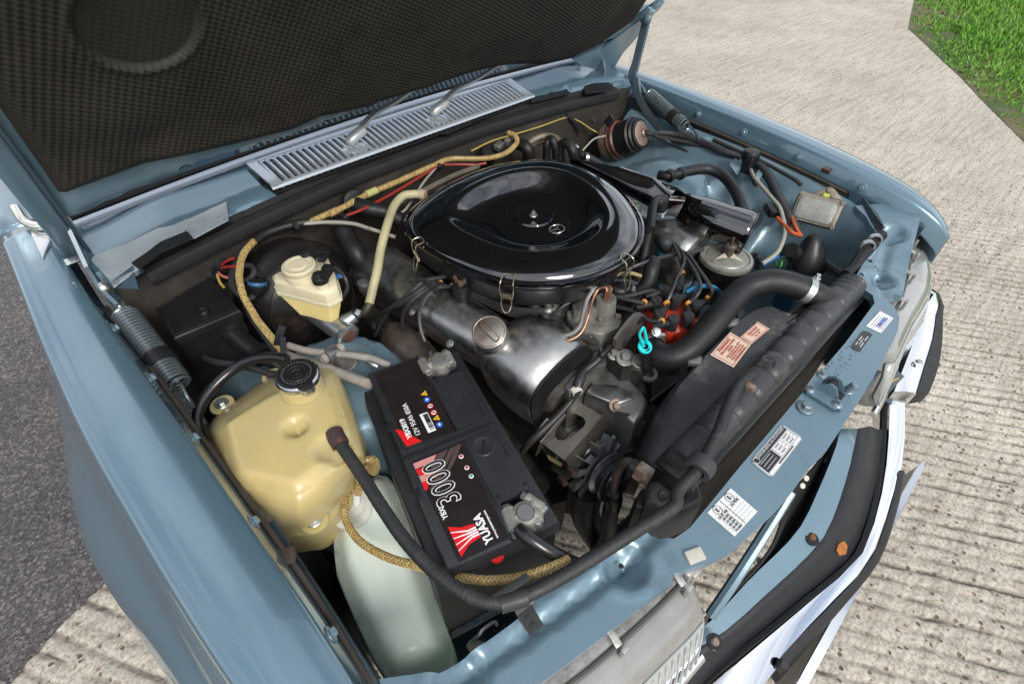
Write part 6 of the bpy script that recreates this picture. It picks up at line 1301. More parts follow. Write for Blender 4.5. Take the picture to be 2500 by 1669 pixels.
# belt from the pulley
bm = B(); strip(bm, [fc + AX*0.016 + sdz*0.036 + sdx*0.0, U('c', 1080, 1005, 0.585), U('c', 1390, 880, 0.60), U('c', 1600, 800, 0.60)], 0.012, 0.007, up=(0, -1, 0.2) if False else (0, 0, 1)); put('belt', bm, rubber(), alt)
bm = B(); tube(bm, [fc + AX*0.016 + sdx*(0.036*math.cos(a)) + sdz*(0.036*math.sin(a)) for a in [k*math.pi/12 for k in range(25)]], 0.006, segs=6, n=0, caps=False); put('belt', bm, rubber(), alt)
gst = mat('stained_guard_steel', (0.20, 0.19, 0.165), rough=0.42, metal=0.7, var=0.3, vscale=30, dirt=(0.22, 0.10, 0.05), dirt_at=0.66, dirt_scale=16, bump=0.2)
q = [U('c', 610, 480, .632), U('c', 862, 632, .632), U('c', 490, 1085, .600), U('c', 250, 902, .600)]
f = lambda u, v: (q[0]*(1-u) + q[1]*u)*(1-v) + (q[3]*(1-u) + q[2]*u)*v
# guard plate with a real rounded slot
slot = [('c', x, y) for x, y in ((390, 830), (400, 770), (500, 640), (545, 612), (600, 615), (680, 655), (702, 700), (680, 750), (560, 850), (480, 885), (420, 880))]
Mg = frame(q[0], (q[3]-q[0]).cross(q[1]-q[0]) if ((q[3]-q[0]).cross(q[1]-q[0])).z > 0 else (q[1]-q[0]).cross(q[3]-q[0]), q[1]-q[0]); Mi = Mg.inverted(); gn = Mg.to_3x3() @ V((0, 0, 1))
lq = [Mi @ p for p in q]; lsl = [Mi @ UP(k, x, y, q[0], gn) for k, x, y in slot]
pts = [V((p.x, p.y)) for p in lq] + [V((p.x, p.y)) for p in lsl]; ed = [(i, (i+1) % 4) for i in range(4)] + [(4+i, 4+(i+1) % len(lsl)) for i in range(len(lsl))]
vs, es, fs, *_ = delaunay_2d_cdt(pts, ed, [], 1, 1e-6); sl2 = [(p.x, p.y) for p in lsl]
b = B(); bv = [b.verts.new((p.x, p.y, 0)) for p in vs]
for fc_ in fs:
    m_ = (sum(vs[i].x for i in fc_)/len(fc_), sum(vs[i].y for i in fc_)/len(fc_))
    if not inside(m_, sl2): b.faces.new([bv[i] for i in fc_])
r = bmesh.ops.extrude_face_region(b, geom=list(b.faces))
for v in [g for g in r['geom'] if isinstance(g, bmesh.types.BMVert)]: v.co.z -= 0.003
bm = B(); merge(bm, b, Mg); gp_ = put('guard', bm, gst, alt, label='steel guard plate with a rounded slot', smooth=30)
bm = B(); quadplate(bm, [q[1] + V((0.001, -0.001, 0)), q[2] + V((0.001, -0.001, 0)), q[2] + V((0.012, -0.010, -0.040)), q[1] + V((0.02, -0.012, -0.030))], 0.003); quadplate(bm, [q[1], q[1] + V((0.035, 0.006, 0.008)), q[1] + V((0.042, -0.006, -0.02)), q[1] + V((0.02, -0.012, -0.030))], 0.003); put('guard_flange', bm, gst, gp_)
bm = B(); quadplate(bm, [q[0] - V((0.001, 0, 0)), q[3] - V((0.001, 0, 0)), q[3] + V((-0.008, 0.004, -0.045)), q[0] + V((-0.006, 0.01, -0.04))], 0.003); put('guard_flange', bm, gst, gp_)
bm = B(); rings = []
e0, e1 = U('c', 265, 990, .575), U('c', 480, 1120, .575); dd = (e1-e0)
rings = [[e0.lerp(e1, t) + V((0, -0.022*math.sin(a), 0.022*math.cos(a) - 0.022)) for a in [k*math.pi/8 - 0.3 for k in range(9)]] for t in (0, 0.25, 0.5, 0.75, 1)]
loft(bm, rings, closed=False, caps=False); eo = put('end_cap', bm, plastic(), alt); eo.modifiers.new('t', 'SOLIDIFY').thickness = 0.003
bm = B(); quadplate(bm, [U('c', 315, 1030, .577), U('c', 335, 1075, .572), U('c', 455, 1145, .572), U('c', 445, 1110, .577)], 0.005); put('terminal_slot', bm, mat('olive_terminal', (0.22, 0.20, 0.10), rough=0.5), eo)
for x, y, z in ((560, 1200, .58), (470, 1290, .56)): bm = B(); lathe(bm, [(0, 0.012), (0.006, 0.011), (0.008, 0.004), (0.008, -0.01)], frame(U('c', x, y, z), (-0.3, -0.8, 0.4)), 6); put('adjuster_nut', bm, mat('dark_rust', (0.10, 0.06, 0.05), rough=0.7, metal=0.3, var=0.4, vscale=80), alt)
bm = B(); rings = []
for p, r in ((U('c', 520, 490, .62), 0.005), (U('c', 470, 540, .615), 0.008), (U('c', 330, 660, .605), 0.012), (U('c', 230, 780, .60), 0.010), (U('c', 150, 870, .59), 0.004)):
    rings.append([p + V((r*math.cos(a*math.pi/5), r*0.6*math.cos(a*math.pi/5), r*math.sin(a*math.pi/5))) for a in range(10)])
loft(bm, rings); put('rear_shield', bm, rough_alloy(), alt)
# lead that runs down past it, with a white tie
cb_ = thing('alternator_cable', 'black sleeved cable with a white tie running down to the alternator', 'cable', U('c', 640, 300, .68))
bm = B(); tube(bm, [U('c', 880, -20, .725), U('c', 820, 80, .715), U('c', 700, 180, .705), U('c', 640, 280, .70), U('c', 610, 380, .69), U('c', 560, 480, .67), U('c', 420, 640, .655), U('c', 250, 800, .64), U('c', 130, 910, .62), U('c', 60, 990, .58)], [0.007, 0.007, 0.007, 0.010, 0.0085, 0.006, 0.0065, 0.007, 0.007, 0.006], segs=10, n=5); put('sleeve', bm, lead, cb_)
bm = B(); lathe(bm, [(0.008, -0.004), (0.0105, -0.004), (0.0105, 0.004), (0.008, 0.004)], frame(U('c', 615, 395, .69), (0.3, 0.8, 0.2)), 16); box(bm, 0.010, 0.008, 0.008, Matrix.Translation(U('c', 578, 380, .698)), 0.001); put('tie', bm, mat('white_tie', (0.55, 0.53, 0.47), rough=0.5), cb_)
# oil pipe with brass union into the radiator end
op = thing('cooler_pipe', 'bent steel cooler pipe with a rusty hexagon union at the radiator', 'pipe', U('c', 1000, 1450, .50))
bm = B(); tube(bm, [U('c', 985, 1420, .575), U('c', 1000, 1300, .60), U('c', 1030, 1190, .63), U('c', 1075, 1125, .655), U('c', 1140, 1105, .665), U('c', 1220, 1165, .668)], 0.0085, segs=12, n=5); put('pipe_bend', bm, mat('rust_flecked_pipe', (0.13, 0.11, 0.10), rough=0.5, metal=0.5, var=0.3, dirt=(0.28, 0.12, 0.05), dirt_at=0.66, dirt_scale=30), op)
hx = U('c', 1290, 1225, .672); hd = (U('c', 1420, 1310, .672) - U('c', 1180, 1150, .672)).normalized()
bm = B(); prism(bm, [(0.018*math.cos(k*math.pi/3), 0.018*math.sin(k*math.pi/3)) for k in range(6)], -0.013, 0.015, frame(hx, hd), bev=0.0015); put('union_nut', bm, mat('brassy_rust', (0.24, 0.15, 0.11), rough=0.45, metal=0.7, var=0.4, vscale=50, dirt=(0.45, 0.40, 0.34), dirt_at=0.5, dirt_scale=40), op)
bm = B(); lathe(bm, [(0.012, -0.026), (0.016, -0.024), (0.016, -0.013), (0.012, -0.013), (0.012, 0.015), (0.013, 0.04), (0, 0.04)], frame(hx, hd), 16); put('union_body', bm, plastic(), op)
bm = B(); lathe(bm, [(0.0105, 0.028), (0.015, 0.026), (0.015, 0.014), (0.013, 0.010), (0.0165, 0.0), (0.0165, -0.016), (0.015, -0.03)], frame(U('c', 985, 1450, .555), (0.02, 0.1, 1)), 18); put('crimp_collar', bm, plastic(), op)
bm = B(); tube(bm, [U('c', 985, 1500, .535), U('8', 1800, 480, .50), U('8', 1780, 640, .42), U('8', 1700, 760, .30)], 0.016, segs=12); put('hose', bm, rubber(), op)
bm = B(); tube(bm, [U('8', 1660, 330, .50), U('8', 1640, 480, .42), U('8', 1700, 600, .34), U('8', 1740, 660, .30)], 0.03, segs=12); put('lower_hose', bm, rubber(), op)
# ================================================================== BATTERY
bt = thing('battery', 'black car battery with red and white printed label between washer bottle and alternator', 'battery', (-0.46, 0.32, 0.56))
BZ0, BZ1 = 0.762, 0.783
bo = U('B', 118, 232, BZ1); bf = U('B', 635, 1495, BZ1); vdir = (bf - bo).normalized(); udir = V((-vdir.y, vdir.x, 0)); udir = udir if udir.x > 0 else -udir
BM = Matrix(((udir.x, vdir.x, 0, bo.x), (udir.y, vdir.y, 0, bo.y), (0, 0, 1, 0), (0, 0, 0, 1)))
def bl(x, y, z):
    p = U('B', x, y, z) - V((bo.x, bo.y, 0)); return (p.dot(udir), p.dot(vdir))
def ccw(o): 
    a = sum(o[i][0]*o[(i+1) % len(o)][1] - o[(i+1) % len(o)][0]*o[i][1] for i in range(len(o))); return o if a > 0 else o[::-1]
def bprism(name, pts, z0, z1, m, parent, bev=0.0, seg=2, **k):
    # BM is left handed in plan (u right, v to the front): mirror-safe because prism normals are recalculated
    bm = B(); prism(bm, ccw(pts), z0, z1, BM, bev, seg); return put(name, bm, m, parent, **k)
bcase = mat('battery_black_case', (0.020, 0.021, 0.024), rough=0.42, var=0.2, vscale=30, dirt=(0.055, 0.053, 0.05), dirt_at=0.68, dirt_scale=20, bump=0.06)
Lb = (bf - bo).length; cr = bl(1352, 1200, BZ0); Wb = cr[0]
bprism('case', [(-0.018, 0.03), (-0.014, 0.0), (Wb, 0.0), (Wb, Lb-0.004), (-0.018, Lb-0.004)], 0.56, 0.742, bcase, bt, 0.006)
bprism('lid', [(0.0, 0.0), (Wb + 0.002, 0.0), (Wb + 0.002, Lb), (0.0, Lb)], 0.735, BZ0, bcase, bt, 0.004)
top_o = [bl(x, y, BZ1) for x, y in ((122, 236), (440, 130), (530, 285), (722, 218), (800, 345), (905, 540), (1000, 690), (1150, 945), (1150, 985), (955, 1060), (1055, 1310), (637, 1490))]
top_o = [(max(0.001, u), max(0.001, v)) for u, v in top_o]
tpp = bprism('raised_cover', top_o, 0.755, BZ1, bcase, bt, 0.003)
lblk = mat('battery_label_black', (0.016, 0.012, 0.012), rough=0.3, var=0.35, vscale=30, coat=0.2, dirt=(0.05, 0.045, 0.042), dirt_at=0.72, dirt_scale=35)
lred = mat('battery_label_red', (0.62, 0.015, 0.018), rough=0.3, var=0.05); lwht = mat('battery_label_white', (0.78, 0.78, 0.78), rough=0.35, var=0.03)
lpink = mat('battery_label_rose', (0.55, 0.24, 0.22), rough=0.35); lbrn = mat('battery_label_brown', (0.075, 0.05, 0.048), rough=0.3)
yel = mat('battery_label_yellow', (0.75, 0.45, 0.02), rough=0.35); blu = mat('battery_label_blue', (0.02, 0.12, 0.55), rough=0.35); grn = mat('battery_label_green', (0.02, 0.35, 0.12), rough=0.35)
def bflat(name, pts, m, parent, lift, z=BZ1):
    return bprism(name, [bl(x, y, z) for x, y in pts], z + lift, z + lift + 0.0004, m, parent, smooth=0)
lb1 = bflat('label', [(172, 250), (432, 138), (690, 603), (375, 708)], lblk, tpp, 0.0002)
lb2 = bflat('label', [(412, 808), (725, 682), (1030, 1288), (705, 1442)], lblk, tpp, 0.0002)
bflat('label_band', [(300, 598), (335, 600), (470, 672), (375, 706)], lred, lb1, 0.0006)
for i, (a, b_, c, d, m) in enumerate((((414, 815), (560, 757), (575, 790), (430, 850), lpink), ((432, 855), (470, 842), (520, 880), (450, 890), lred), ((452, 895), (560, 860), (560, 900), (470, 935), lpink), ((470, 938), (520, 920), (505, 985), (490, 985), lred), ((560, 757), (640, 722), (560, 860), (520, 880), lbrn), ((650, 718), (690, 702), (560, 960), (520, 985), lbrn), ((690, 700), (722, 688), (700, 760), (560, 1030), lbrn))):
    bflat('label_ray', [a, b_, c, d], m, lb2, 0.0005 + i*0.00002)
nrays = [((637, 1220), (690, 1222), (822, 1205), (846, 1278), (760, 1340), (722, 1408))]
bflat('maker_symbol', [(636, 1218), (720, 1222), (800, 1198), (848, 1278), (768, 1335), (722, 1410)], lred, lb2, 0.0007)
for i in range(4):
    t = 0.2 + i*0.2; a = (636 + (722-636)*t, 1218 + (1410-1218)*t); b_ = (758 + (800-758)*t*0.9, 1232 + 70*t); c = (805 + 40*t, 1205 + 72*t)
    bflat('maker_stripe', [(a[0], a[1]-2), (b_[0], b_[1]-7), (c[0], c[1]-5), (c[0]+3, c[1]+5), (b_[0]+3, b_[1]+3), (a[0]+2, a[1]+2)], lwht, lb2, 0.0012)
def btxt(s, x, y, size, m, parent, bold=0.0, z=BZ1, sx=1.0, name='print_line', lift=0.0012):
    p = V((bo.x, bo.y, 0)) + udir*x + vdir*y; p.z = z + lift
    return text(name, s, size, frame(p, (0, 0, 1), -vdir), m, parent, bold=bold, sx=sx, extrude=0.0002)
btxt('YUASA', .0605, .329, 0.0160, lwht, lb2, 0.0005, sx=0.84); btxt('www.yuasaeurope.com', .0712, .328, 0.0048, lwht, lb2, 0.0001, sx=0.92)
btxt('3000', .0375, .2435, 0.046, lwht, lb2, 0.0011, sx=0.80, lift=0.0009); btxt('3000', .0375, .2435, 0.046, lblk, lb2, -0.0002, sx=0.80, lift=0.0016)
btxt('YBX', .0225, .287, 0.0102, lwht, lb2, 0.0002, sx=0.9)
btxt('YBX3019', .0218, .1365, 0.0108, lwht, lb1, 0.0003, sx=0.92); btxt('12V 95Ah 850A', .0345, .124, 0.0108, lwht, lb1, 0.0, sx=0.95)
for x, y, m, tri in ((488, 368, yel, 1), (503, 408, blu, 0), (524, 448, lred, 0), (546, 490, lred, 0), (566, 524, yel, 1), (583, 566, blu, 0)):
    u, v = bl(x, y, BZ1); p = V((bo.x, bo.y, 0)) + udir*u + vdir*v; p.z = BZ1 + 0.0005; M_ = frame(p, (0, 0, 1), -vdir); n = 3 if tri else 18
    r_ = 0.0062 if tri else 0.0050
    bm = B(); prism(bm, [(r_*math.cos(math.pi/2 + 2*math.pi*i/n), r_*math.sin(math.pi/2 + 2*math.pi*i/n)) for i in range(n)], 0, 0.0004, M_); sg = put('safety_sign', bm, m, lb1, smooth=0)
    if not tri:
        bm = B(); prism(bm, [(r_*0.70*math.cos(2*math.pi*i/n), r_*0.70*math.sin(2*math.pi*i/n)) for i in range(n)], 0.0004, 0.0007, M_); put('sign_face', bm, lwht if m is lred else blu, sg, smooth=0)
        bm = B(); box(bm, r_*1.2, r_*0.25, 0.0003, M_ @ Matrix.Translation((0, 0, 0.0009)) @ Matrix.Rotation(0.8 if m is lred else 0, 4, 'Z')); box(bm, r_*0.35, r_*0.8, 0.0003, M_ @ Matrix.Translation((0, 0, 0.00095))); put('sign_mark', bm, ink if m is lred else lwht, sg, smooth=0)
    else:
        bm = B(); box(bm, r_*0.18, r_*0.6, 0.0003, M_ @ Matrix.Translation((0, 0, 0.0006))); put('sign_mark', bm, ink, sg, smooth=0)
bc = bflat('barcode', [(455, 503), (505, 486), (562, 600), (512, 620)], lwht, lb1, 0.0005)
rr = random.Random(5)
for i in range(15):
    t = (i + 0.5)/15*0.86 + 0.07; w = rr.choice((0.010, 0.018, 0.028)); f_ = lambda a, b_: ((455 + 50*a)*(1-b_) + (512 + 50*a)*b_, (503 - 17*a)*(1-b_) + (620 - 20*a)*b_)
    bflat('bar', [f_(0.34, t-w), f_(0.92, t-w), f_(0.92, t+w), f_(0.34, t+w)], ink, bc, 0.0010)
for x, y, m in ((721, 769, lred), (757, 840, lwht), (785, 894, grn)):
    u, v = bl(x, y, BZ1); p = V((bo.x, bo.y, 0)) + udir*u + vdir*v; p.z = BZ1 + 0.0005
    bm = B(); lathe(bm, [(0, 0.0006), (0.0030, 0.0006), (0.0036, 0)], frame(p, (0, 0, 1)), 16); dsk = put('charge_mark', bm, lwht, lb2); bm = B(); lathe(bm, [(0, 0.0009), (0.0022, 0.0009), (0.0023, 0.0005)], frame(p, (0, 0, 1)), 14); put('charge_dot', bm, lred if m is lwht else m, dsk)
gdark = mat('groove_black', (0.004, 0.004, 0.005), rough=0.7)
def bline(pts, w, parent, z=BZ1, lift=0.0003, m=None):
    P_ = [V((bo.x, bo.y, 0)) + udir*u + vdir*v + V((0, 0, z + lift)) for u, v in (bl(x, y, z) for x, y in pts)]
    bm = B(); strip(bm, P_, w, 0.0006); put('lid_joint', bm, m or gdark, parent, smooth=0)
bline([(440, 132), (693, 605)], 0.004, tpp); bline([(335, 782), (920, 548)], 0.0035, tpp); bline([(732, 672), (955, 1098)], 0.0035, tpp); bline([(345, 800), (600, 690), (905, 570)], 0.0012, tpp)
bline([(300, 600), (350, 715), (372, 722), (690, 608), (860, 530), (862, 505), (800, 350)], 0.0012, tpp); bline([(405, 812), (415, 800), (735, 672), (900, 600), (935, 625), (1025, 760)], 0.0012, tpp)
u, v = bl(862, 703, BZ1); p = V((bo.x, bo.y, 0)) + udir*u + vdir*v; p.z = BZ1
bm = B(); lathe(bm, [(0.0165, 0.0002), (0.0155, 0.0012), (0.014, 0.0005), (0, 0.0008)], frame(p, (0, 0, 1)), 26); pg = put('vent_plug', bm, bcase, tpp); bm = B(); box(bm, 0.020, 0.003, 0.0006, frame(p + V((0, 0, 0.0012)), (0, 0, 1), vdir*0.9 + udir*-0.5)); put('plug_slot', bm, gdark, pg)
for x, y in ((710, 225), (560, 283), (1128, 940), (957, 1022)):
    u, v = bl(x, y, BZ1); p = V((bo.x, bo.y, 0)) + udir*u + vdir*v; p.z = BZ1
    bm = B(); lathe(bm, [(0, 0.0006), (0.0028, 0.0005), (0.003, 0)], frame(p, (0, 0, 1)), 12); put('lid_notch', bm, gdark, tpp)
for x0, y0, x1, y1 in ((235, 560, 290, 600), (425, 980, 478, 1030), (775, 365, 805, 400), (1000, 735, 1035, 770)):
    a = bl(x0, y0, BZ1); c = bl(x1, y1, BZ1); bprism('grip_notch', [(a[0], a[1]), (c[0], a[1]), (c[0], c[1]), (a[0], c[1])], BZ1 - 0.002, BZ1 + 0.0008, gdark, tpp, 0.0003)
bm = B(); pr_ = U('B', 942, 1390, 0.752); lathe(bm, [(0.0095, -0.004), (0.0095, 0.006), (0.008, 0.008), (0, 0.008)], frame(pr_, vdir*0.8 + V((0, 0, 0.5))), 18); put('breather_plug', bm, mat('red_plug', (0.60, 0.02, 0.015), rough=0.35), bt)
# terminal clamps, each with its cable
leadm = mat('oxidised_lead_clamp', (0.30, 0.29, 0.26), rough=0.5, metal=0.6, var=0.3, vscale=60, dirt=(0.45, 0.43, 0.37), dirt_at=0.6, dirt_scale=60, bump=0.3)
def clamp(x, y, lab, cab, arms):
    p = U('B', x, y, 0.788); t = thing('battery_clamp', lab, 'battery clamp', p - V((0, 0, 0.03)), 'battery terminal clamps')
    bm = B(); lathe(bm, [(0.019, -0.024), (0.0185, -0.004), (0.0165, 0.0), (0.0125, 0.001), (0.012, -0.001), (0, -0.001)], frame(p, (0, 0, 1)), 26); put('collar', bm, leadm, t)
    bm = B(); lathe(bm, [(0.0118, 0.0), (0.011, 0.0025), (0, 0.0028)], frame(p, (0, 0, 1)), 22); put('post', bm, mat('dull_lead_post', (0.22, 0.22, 0.22), rough=0.5, metal=0.5), t)
    for (ax, ay, r, L_) in arms:
        q = U('B', ax, ay, 0.784); d = (q - p); d.z = 0; dn = d.normalized(); cr_ = V((-dn.y, dn.x, 0))
        bm = B(); tube(bm, [p + dn*0.012 - V((0, 0, 0.010)), q - V((0, 0, 0.006))], [0.012, 0.010], segs=10, n=0); tube(bm, [q - cr_*L_/2 - V((0, 0, 0.004)), q + cr_*L_/2 - V((0, 0, 0.004))], r, segs=10, n=0); ar = put('jaw', bm, leadm, t)
        bm = B(); prism(bm, [(r*0.78*math.cos(k*math.pi/3), r*0.78*math.sin(k*math.pi/3)) for k in range(6)], 0, 0.008, frame(q + cr_*L_/2 - V((0, 0, 0.004)), cr_), bev=0.001); put('pinch_bolt', bm, zinc(), ar); bm = B(); prism(bm, [(r*0.78*math.cos(k*math.pi/3), r*0.78*math.sin(k*math.pi/3)) for k in range(6)], 0, 0.006, frame(q - cr_*L_/2 - V((0, 0, 0.004)), -cr_), bev=0.001); put('pinch_bolt', bm, zinc(), ar)
    if cab: bm = B(); tube(bm, cab[0], cab[1], segs=12, n=5); put('cable', bm, mat('glossy_black_cable', (0.012, 0.012, 0.013), rough=0.28, coat=0.3), t)
clamp(575, 150, 'grey battery clamp at the end next to the rocker cover', ([U('h', 1060, 1095, .79), U('h', 1030, 1020, .795), U('h', 990, 930, .79)], 0.004), [(490, 190, 0.009, 0.030), (640, 140, 0.009, 0.026)])
clamp(1130, 1125, 'grey battery clamp at the front end with a thick black cable', ([U('B', 1085, 1230, .785), U('B', 1150, 1285, .787), U('B', 1280, 1370, .775), U('B', 1400, 1430, .755), U('8', 1580, 800, .72)], 0.0095), [(1190, 1055, 0.008, 0.026), (1040, 1165, 0.010, 0.030), (1215, 1140, 0.007, 0.016)])

# ================================================================== EXPANSION TANK
et = thing('expansion_tank', 'yellowed plastic coolant expansion tank with black and chrome filler cap', 'coolant tank', (-0.60, 0.46, 0.68))
ETZ = 0.812
yell = mat('yellowed_translucent_plastic', (0.57, 0.45, 0.19), rough=0.3, var=0.14, vscale=9, sss=0.6, sss_rad=(1.0, 0.75, 0.3), sss_scale=0.02, dirt=(0.50, 0.42, 0.22), dirt_at=0.52, dirt_scale=7, spec=0.5, coat=0.15)
to_ = [U(k, x, y, ETZ) for k, x, y in (('4', 1395, 1395), ('4', 1480, 1325), ('4', 1660, 1215), ('4', 1790, 1150), ('4', 1930, 1100), ('4', 2075, 1065), ('4', 2125, 1130), ('4', 2190, 1330), ('7', 2240, 30), ('7', 2225, 95), ('7', 2060, 230), ('7', 1905, 342), ('7', 1850, 352), ('7', 1660, 318), ('7', 1490, 280), ('7', 1440, 180), ('4', 1400, 1480))]
bo_ = [U(k, x, y, 0.722) for k, x, y in (('4', 1345, 1430), ('4', 1400, 1330), ('4', 1640, 1150), ('4', 1760, 1080), ('4', 1940, 1010), ('4', 2095, 985), ('4', 2170, 1080), ('4', 2260, 1350), ('7', 2320, 90), ('7', 2310, 170), ('7', 2180, 400), ('7', 2010, 560), ('7', 1880, 590), ('7', 1740, 590), ('7', 1600, 430), ('7', 1480, 240), ('4', 1350, 1500))]
def ring_smooth(r, n=3):
    q = smoothpath([r[-1]] + r + [r[0], r[1]], n); return q[n:-n][:len(r)*n]
to_, bo_ = ring_smooth(to_), ring_smooth(bo_)
tpoly = [(p.x, p.y) for p in to_]
dmp = U('4', 1888, 1420, ETZ)
rc = U('7', 2130, 60, ETZ)
def et_z(x, y):
    d = min(seg_dist((x, y), tpoly[i], tpoly[(i+1) % len(tpoly)]) for i in range(len(tpoly)))
    z = ETZ + 0.004 - 0.013*(1 - smooth01(d/0.02))**1.6
    r = math.hypot(x - dmp.x, y - dmp.y); z -= 0.030*smooth01((0.021 - r)/0.018)
    r = math.hypot((x - rc.x)*0.9, y - rc.y); z -= 0.014*smooth01((0.030 - r)/0.02)
    return z
bm = B(); sheet(bm, tpoly, et_z, 0.0065)
tr = []
nt_ = len(to_)
cen = sum(to_, V((0, 0, 0)))/nt_
rings = [[V((p.x, p.y, et_z(p.x, p.y))) for p in to_]]
for t, o in ((0.15, 0.010), (0.35, 0.012), (0.6, 0.010), (0.85, 0.004), (1.0, 0.0)):
    ring = []
    for a, c in zip(to_, bo_):
        q = a.lerp(c, t); d = (q - cen); d.z = 0; d.normalize(); q = q + d*o*0.7; q.z = (ETZ - 0.009)*(1-t) + 0.722*t; ring.append(q)
    rings.append(ring)
ring = [V((q.x*1.0 + (q.x-cen.x)*0.05, q.y + (q.y-cen.y)*0.03, 0.718)) for q in rings[-1]]; rings.append(ring); rings.append([p - V((0, 0, 0.006)) for p in ring]); rings.append([V((cen.x + (p.x-cen.x)*0.9, cen.y + (p.y-cen.y)*0.9, 0.64)) for p in ring])
rings2 = []
for r_ in rings:
    rings2.append(smoothpath(r_ + [r_[0]], 3)[:-1] if False else r_)
loft(bm, rings2, caps=False); bmesh.ops.remove_doubles(bm, verts=bm.verts, dist=0.0012)
et_b = put('tank', bm, yell, et, smooth=70)
for x, y, k in ((1410, 1262, '4'), (1738, 1085, '4'), (1998, 515, '7')):
    p = U(k, x, y, 0.735); bm = B(); lathe(bm, [(0, -0.002), (0.019, -0.002), (0.020, -0.006), (0, -0.006)], frame(p, (0, 0, 1)), 18); lg = put('mounting_ear', bm, yell, et); bolt(p - V((0, 0, 0.002)), (0, -0.15, 1), 0.0065, zinc(), lg)
nk = U('4', 1895, 1085, 0.848)
bm = B(); lathe(bm, [(0.036, -0.042), (0.032, -0.030), (0.0305, -0.018), (0.031, -0.010), (0.026, -0.006), (0, -0.006)], frame(nk, (0.0, -0.06, 1)), 32); put('neck', bm, yell, et)
bm = B(); lathe(bm, [(0.0315, -0.007), (0.0322, -0.003), (0.0315, 0.002), (0.029, 0.0045), (0.027, 0.0045), (0, 0.003)], frame(nk, (0.0, -0.06, 1)), 40)
tb = (U('4', 1960, 1170, 0.85) - nk); tb.z = 0; tb.normalize(); prism(bm, [(0.024, -0.012), (0.036, -0.010), (0.042, -0.004), (0.042, 0.004), (0.036, 0.010), (0.024, 0.012)], -0.006, 0.0035, frame(nk, (0, 0, 1), tb), bev=0.001)
ecap = put('filler_cap', bm, brushed(), et)
bm = B(); lathe(bm, [(0.0262, 0.0040), (0.026, 0.0052), (0.0165, 0.0052), (0.0155, 0.0065), (0.0135, 0.0065), (0.0125, 0.0048), (0.0098, 0.0048), (0.009, 0.0062), (0.0075, 0.0062), (0.0065, 0.0045), (0.002, 0.0042), (0, 0.006)], frame(nk, (0.0, -0.06, 1)), 40); put('cap_face', bm, mat('printed_black_cap', (0.02, 0.02, 0.021), rough=0.35, metal=0.4, var=0.2), ecap)
for a in range(0, 360, 12):
    d = V((math.cos(math.radians(a)), math.sin(math.radians(a)), 0)); bm = B(); box(bm, 0.0018, 0.0022, 0.0004, frame(nk + d*0.0205 + V((0, 0, 0.0055 + d.y*0.0012)), (0, -0.06, 1), d.cross(V((0, 0, 1))))); put('cap_print', bm, mat('cap_print_grey', (0.11, 0.11, 0.11), rough=0.4), ecap)
# ================================================================== WASHER BOTTLE
wb = thing('washer_bottle', 'milky white washer bottle with greenish fluid at the near front corner', 'washer bottle', (-0.60, 0.28, 0.45))
milky = mat('milky_polythene', (0.74, 0.83, 0.74), rough=0.3, var=0.06, vscale=7, sss=0.5, sss_rad=(0.6, 1.0, 0.8), sss_scale=0.03, coat=0.1)
t_ = milky.node_tree; b_n = t_.nodes['Principled BSDF']; gg = t_.nodes.new('ShaderNodeNewGeometry'); sp_ = t_.nodes.new('ShaderNodeSeparateXYZ'); t_.links.new(gg.outputs['Position'], sp_.inputs[0])
mr_ = t_.nodes.new('ShaderNodeMapRange'); mr_.inputs[1].default_value = 0.635; mr_.inputs[2].default_value = 0.56; t_.links.new(sp_.outputs['Z'], mr_.inputs[0])
mm = t_.nodes.new('ShaderNodeMixRGB'); mm.inputs[2].default_value = (0.36, 0.58, 0.42, 1); src = b_n.inputs['Base Color'].links[0].from_socket; t_.links.new(src, mm.inputs[1]); t_.links.new(mr_.outputs[0], mm.inputs[0]); t_.links.new(mm.outputs[0], b_n.inputs['Base Color'])
def wz_(x, y): return lin(y, [(0.10, 0.575), (0.17, 0.612), (0.25, 0.640), (0.36, 0.668), (0.45, 0.675)])
wo_ = [Uf('8', x, y, wz_) for x, y in ((20, 560), (45, 450), (110, 370), (190, 290), (260, 222), (310, 198), (365, 205), (400, 245), (470, 400), (540, 580), (600, 760), (680, 980), (750, 1190), (785, 1300), (775, 1400), (690, 1480), (560, 1530), (430, 1545), (350, 1490), (260, 1340), (170, 1150), (90, 960), (40, 830), (25, 700))]
wp = [(p.x, p.y) for p in wo_]
s0, s1 = Uf('8', 225, 600, wz_), Uf('8', 590, 1430, wz_)
def wtop(x, y):
    d = min(seg_dist((x, y), wp[i], wp[(i+1) % len(wp)]) for i in range(len(wp)))
    z = wz_(x, y) + 0.012 - 0.030*(1 - smooth01(d/0.032))**1.5
    ds_ = seg_dist((x, y), (s0.x, s0.y), (s1.x, s1.y)); z += 0.0018*math.exp(-(ds_/0.0035)**2)
    return z
bm = B(); sheet(bm, wp, wtop, 0.008)
wc = sum(wo_, V((0, 0, 0)))/len(wo_)
rings = [[V((p.x, p.y, wtop(p.x, p.y))) for p in wo_]]
for dz, k in ((0.008, 1.03), (0.03, 1.05), (0.09, 1.04), (0.16, 0.98), (0.20, 0.9)): rings.append([V((wc.x + (p.x-wc.x)*k, wc.y + (p.y-wc.y)*k, wtop(p.x, p.y) - dz)) for p in wo_])
loft(bm, rings, caps=False); put('bottle', bm, milky, wb, smooth=70)
wcap = Uf('8', 145, 440, wz_, 0.016)
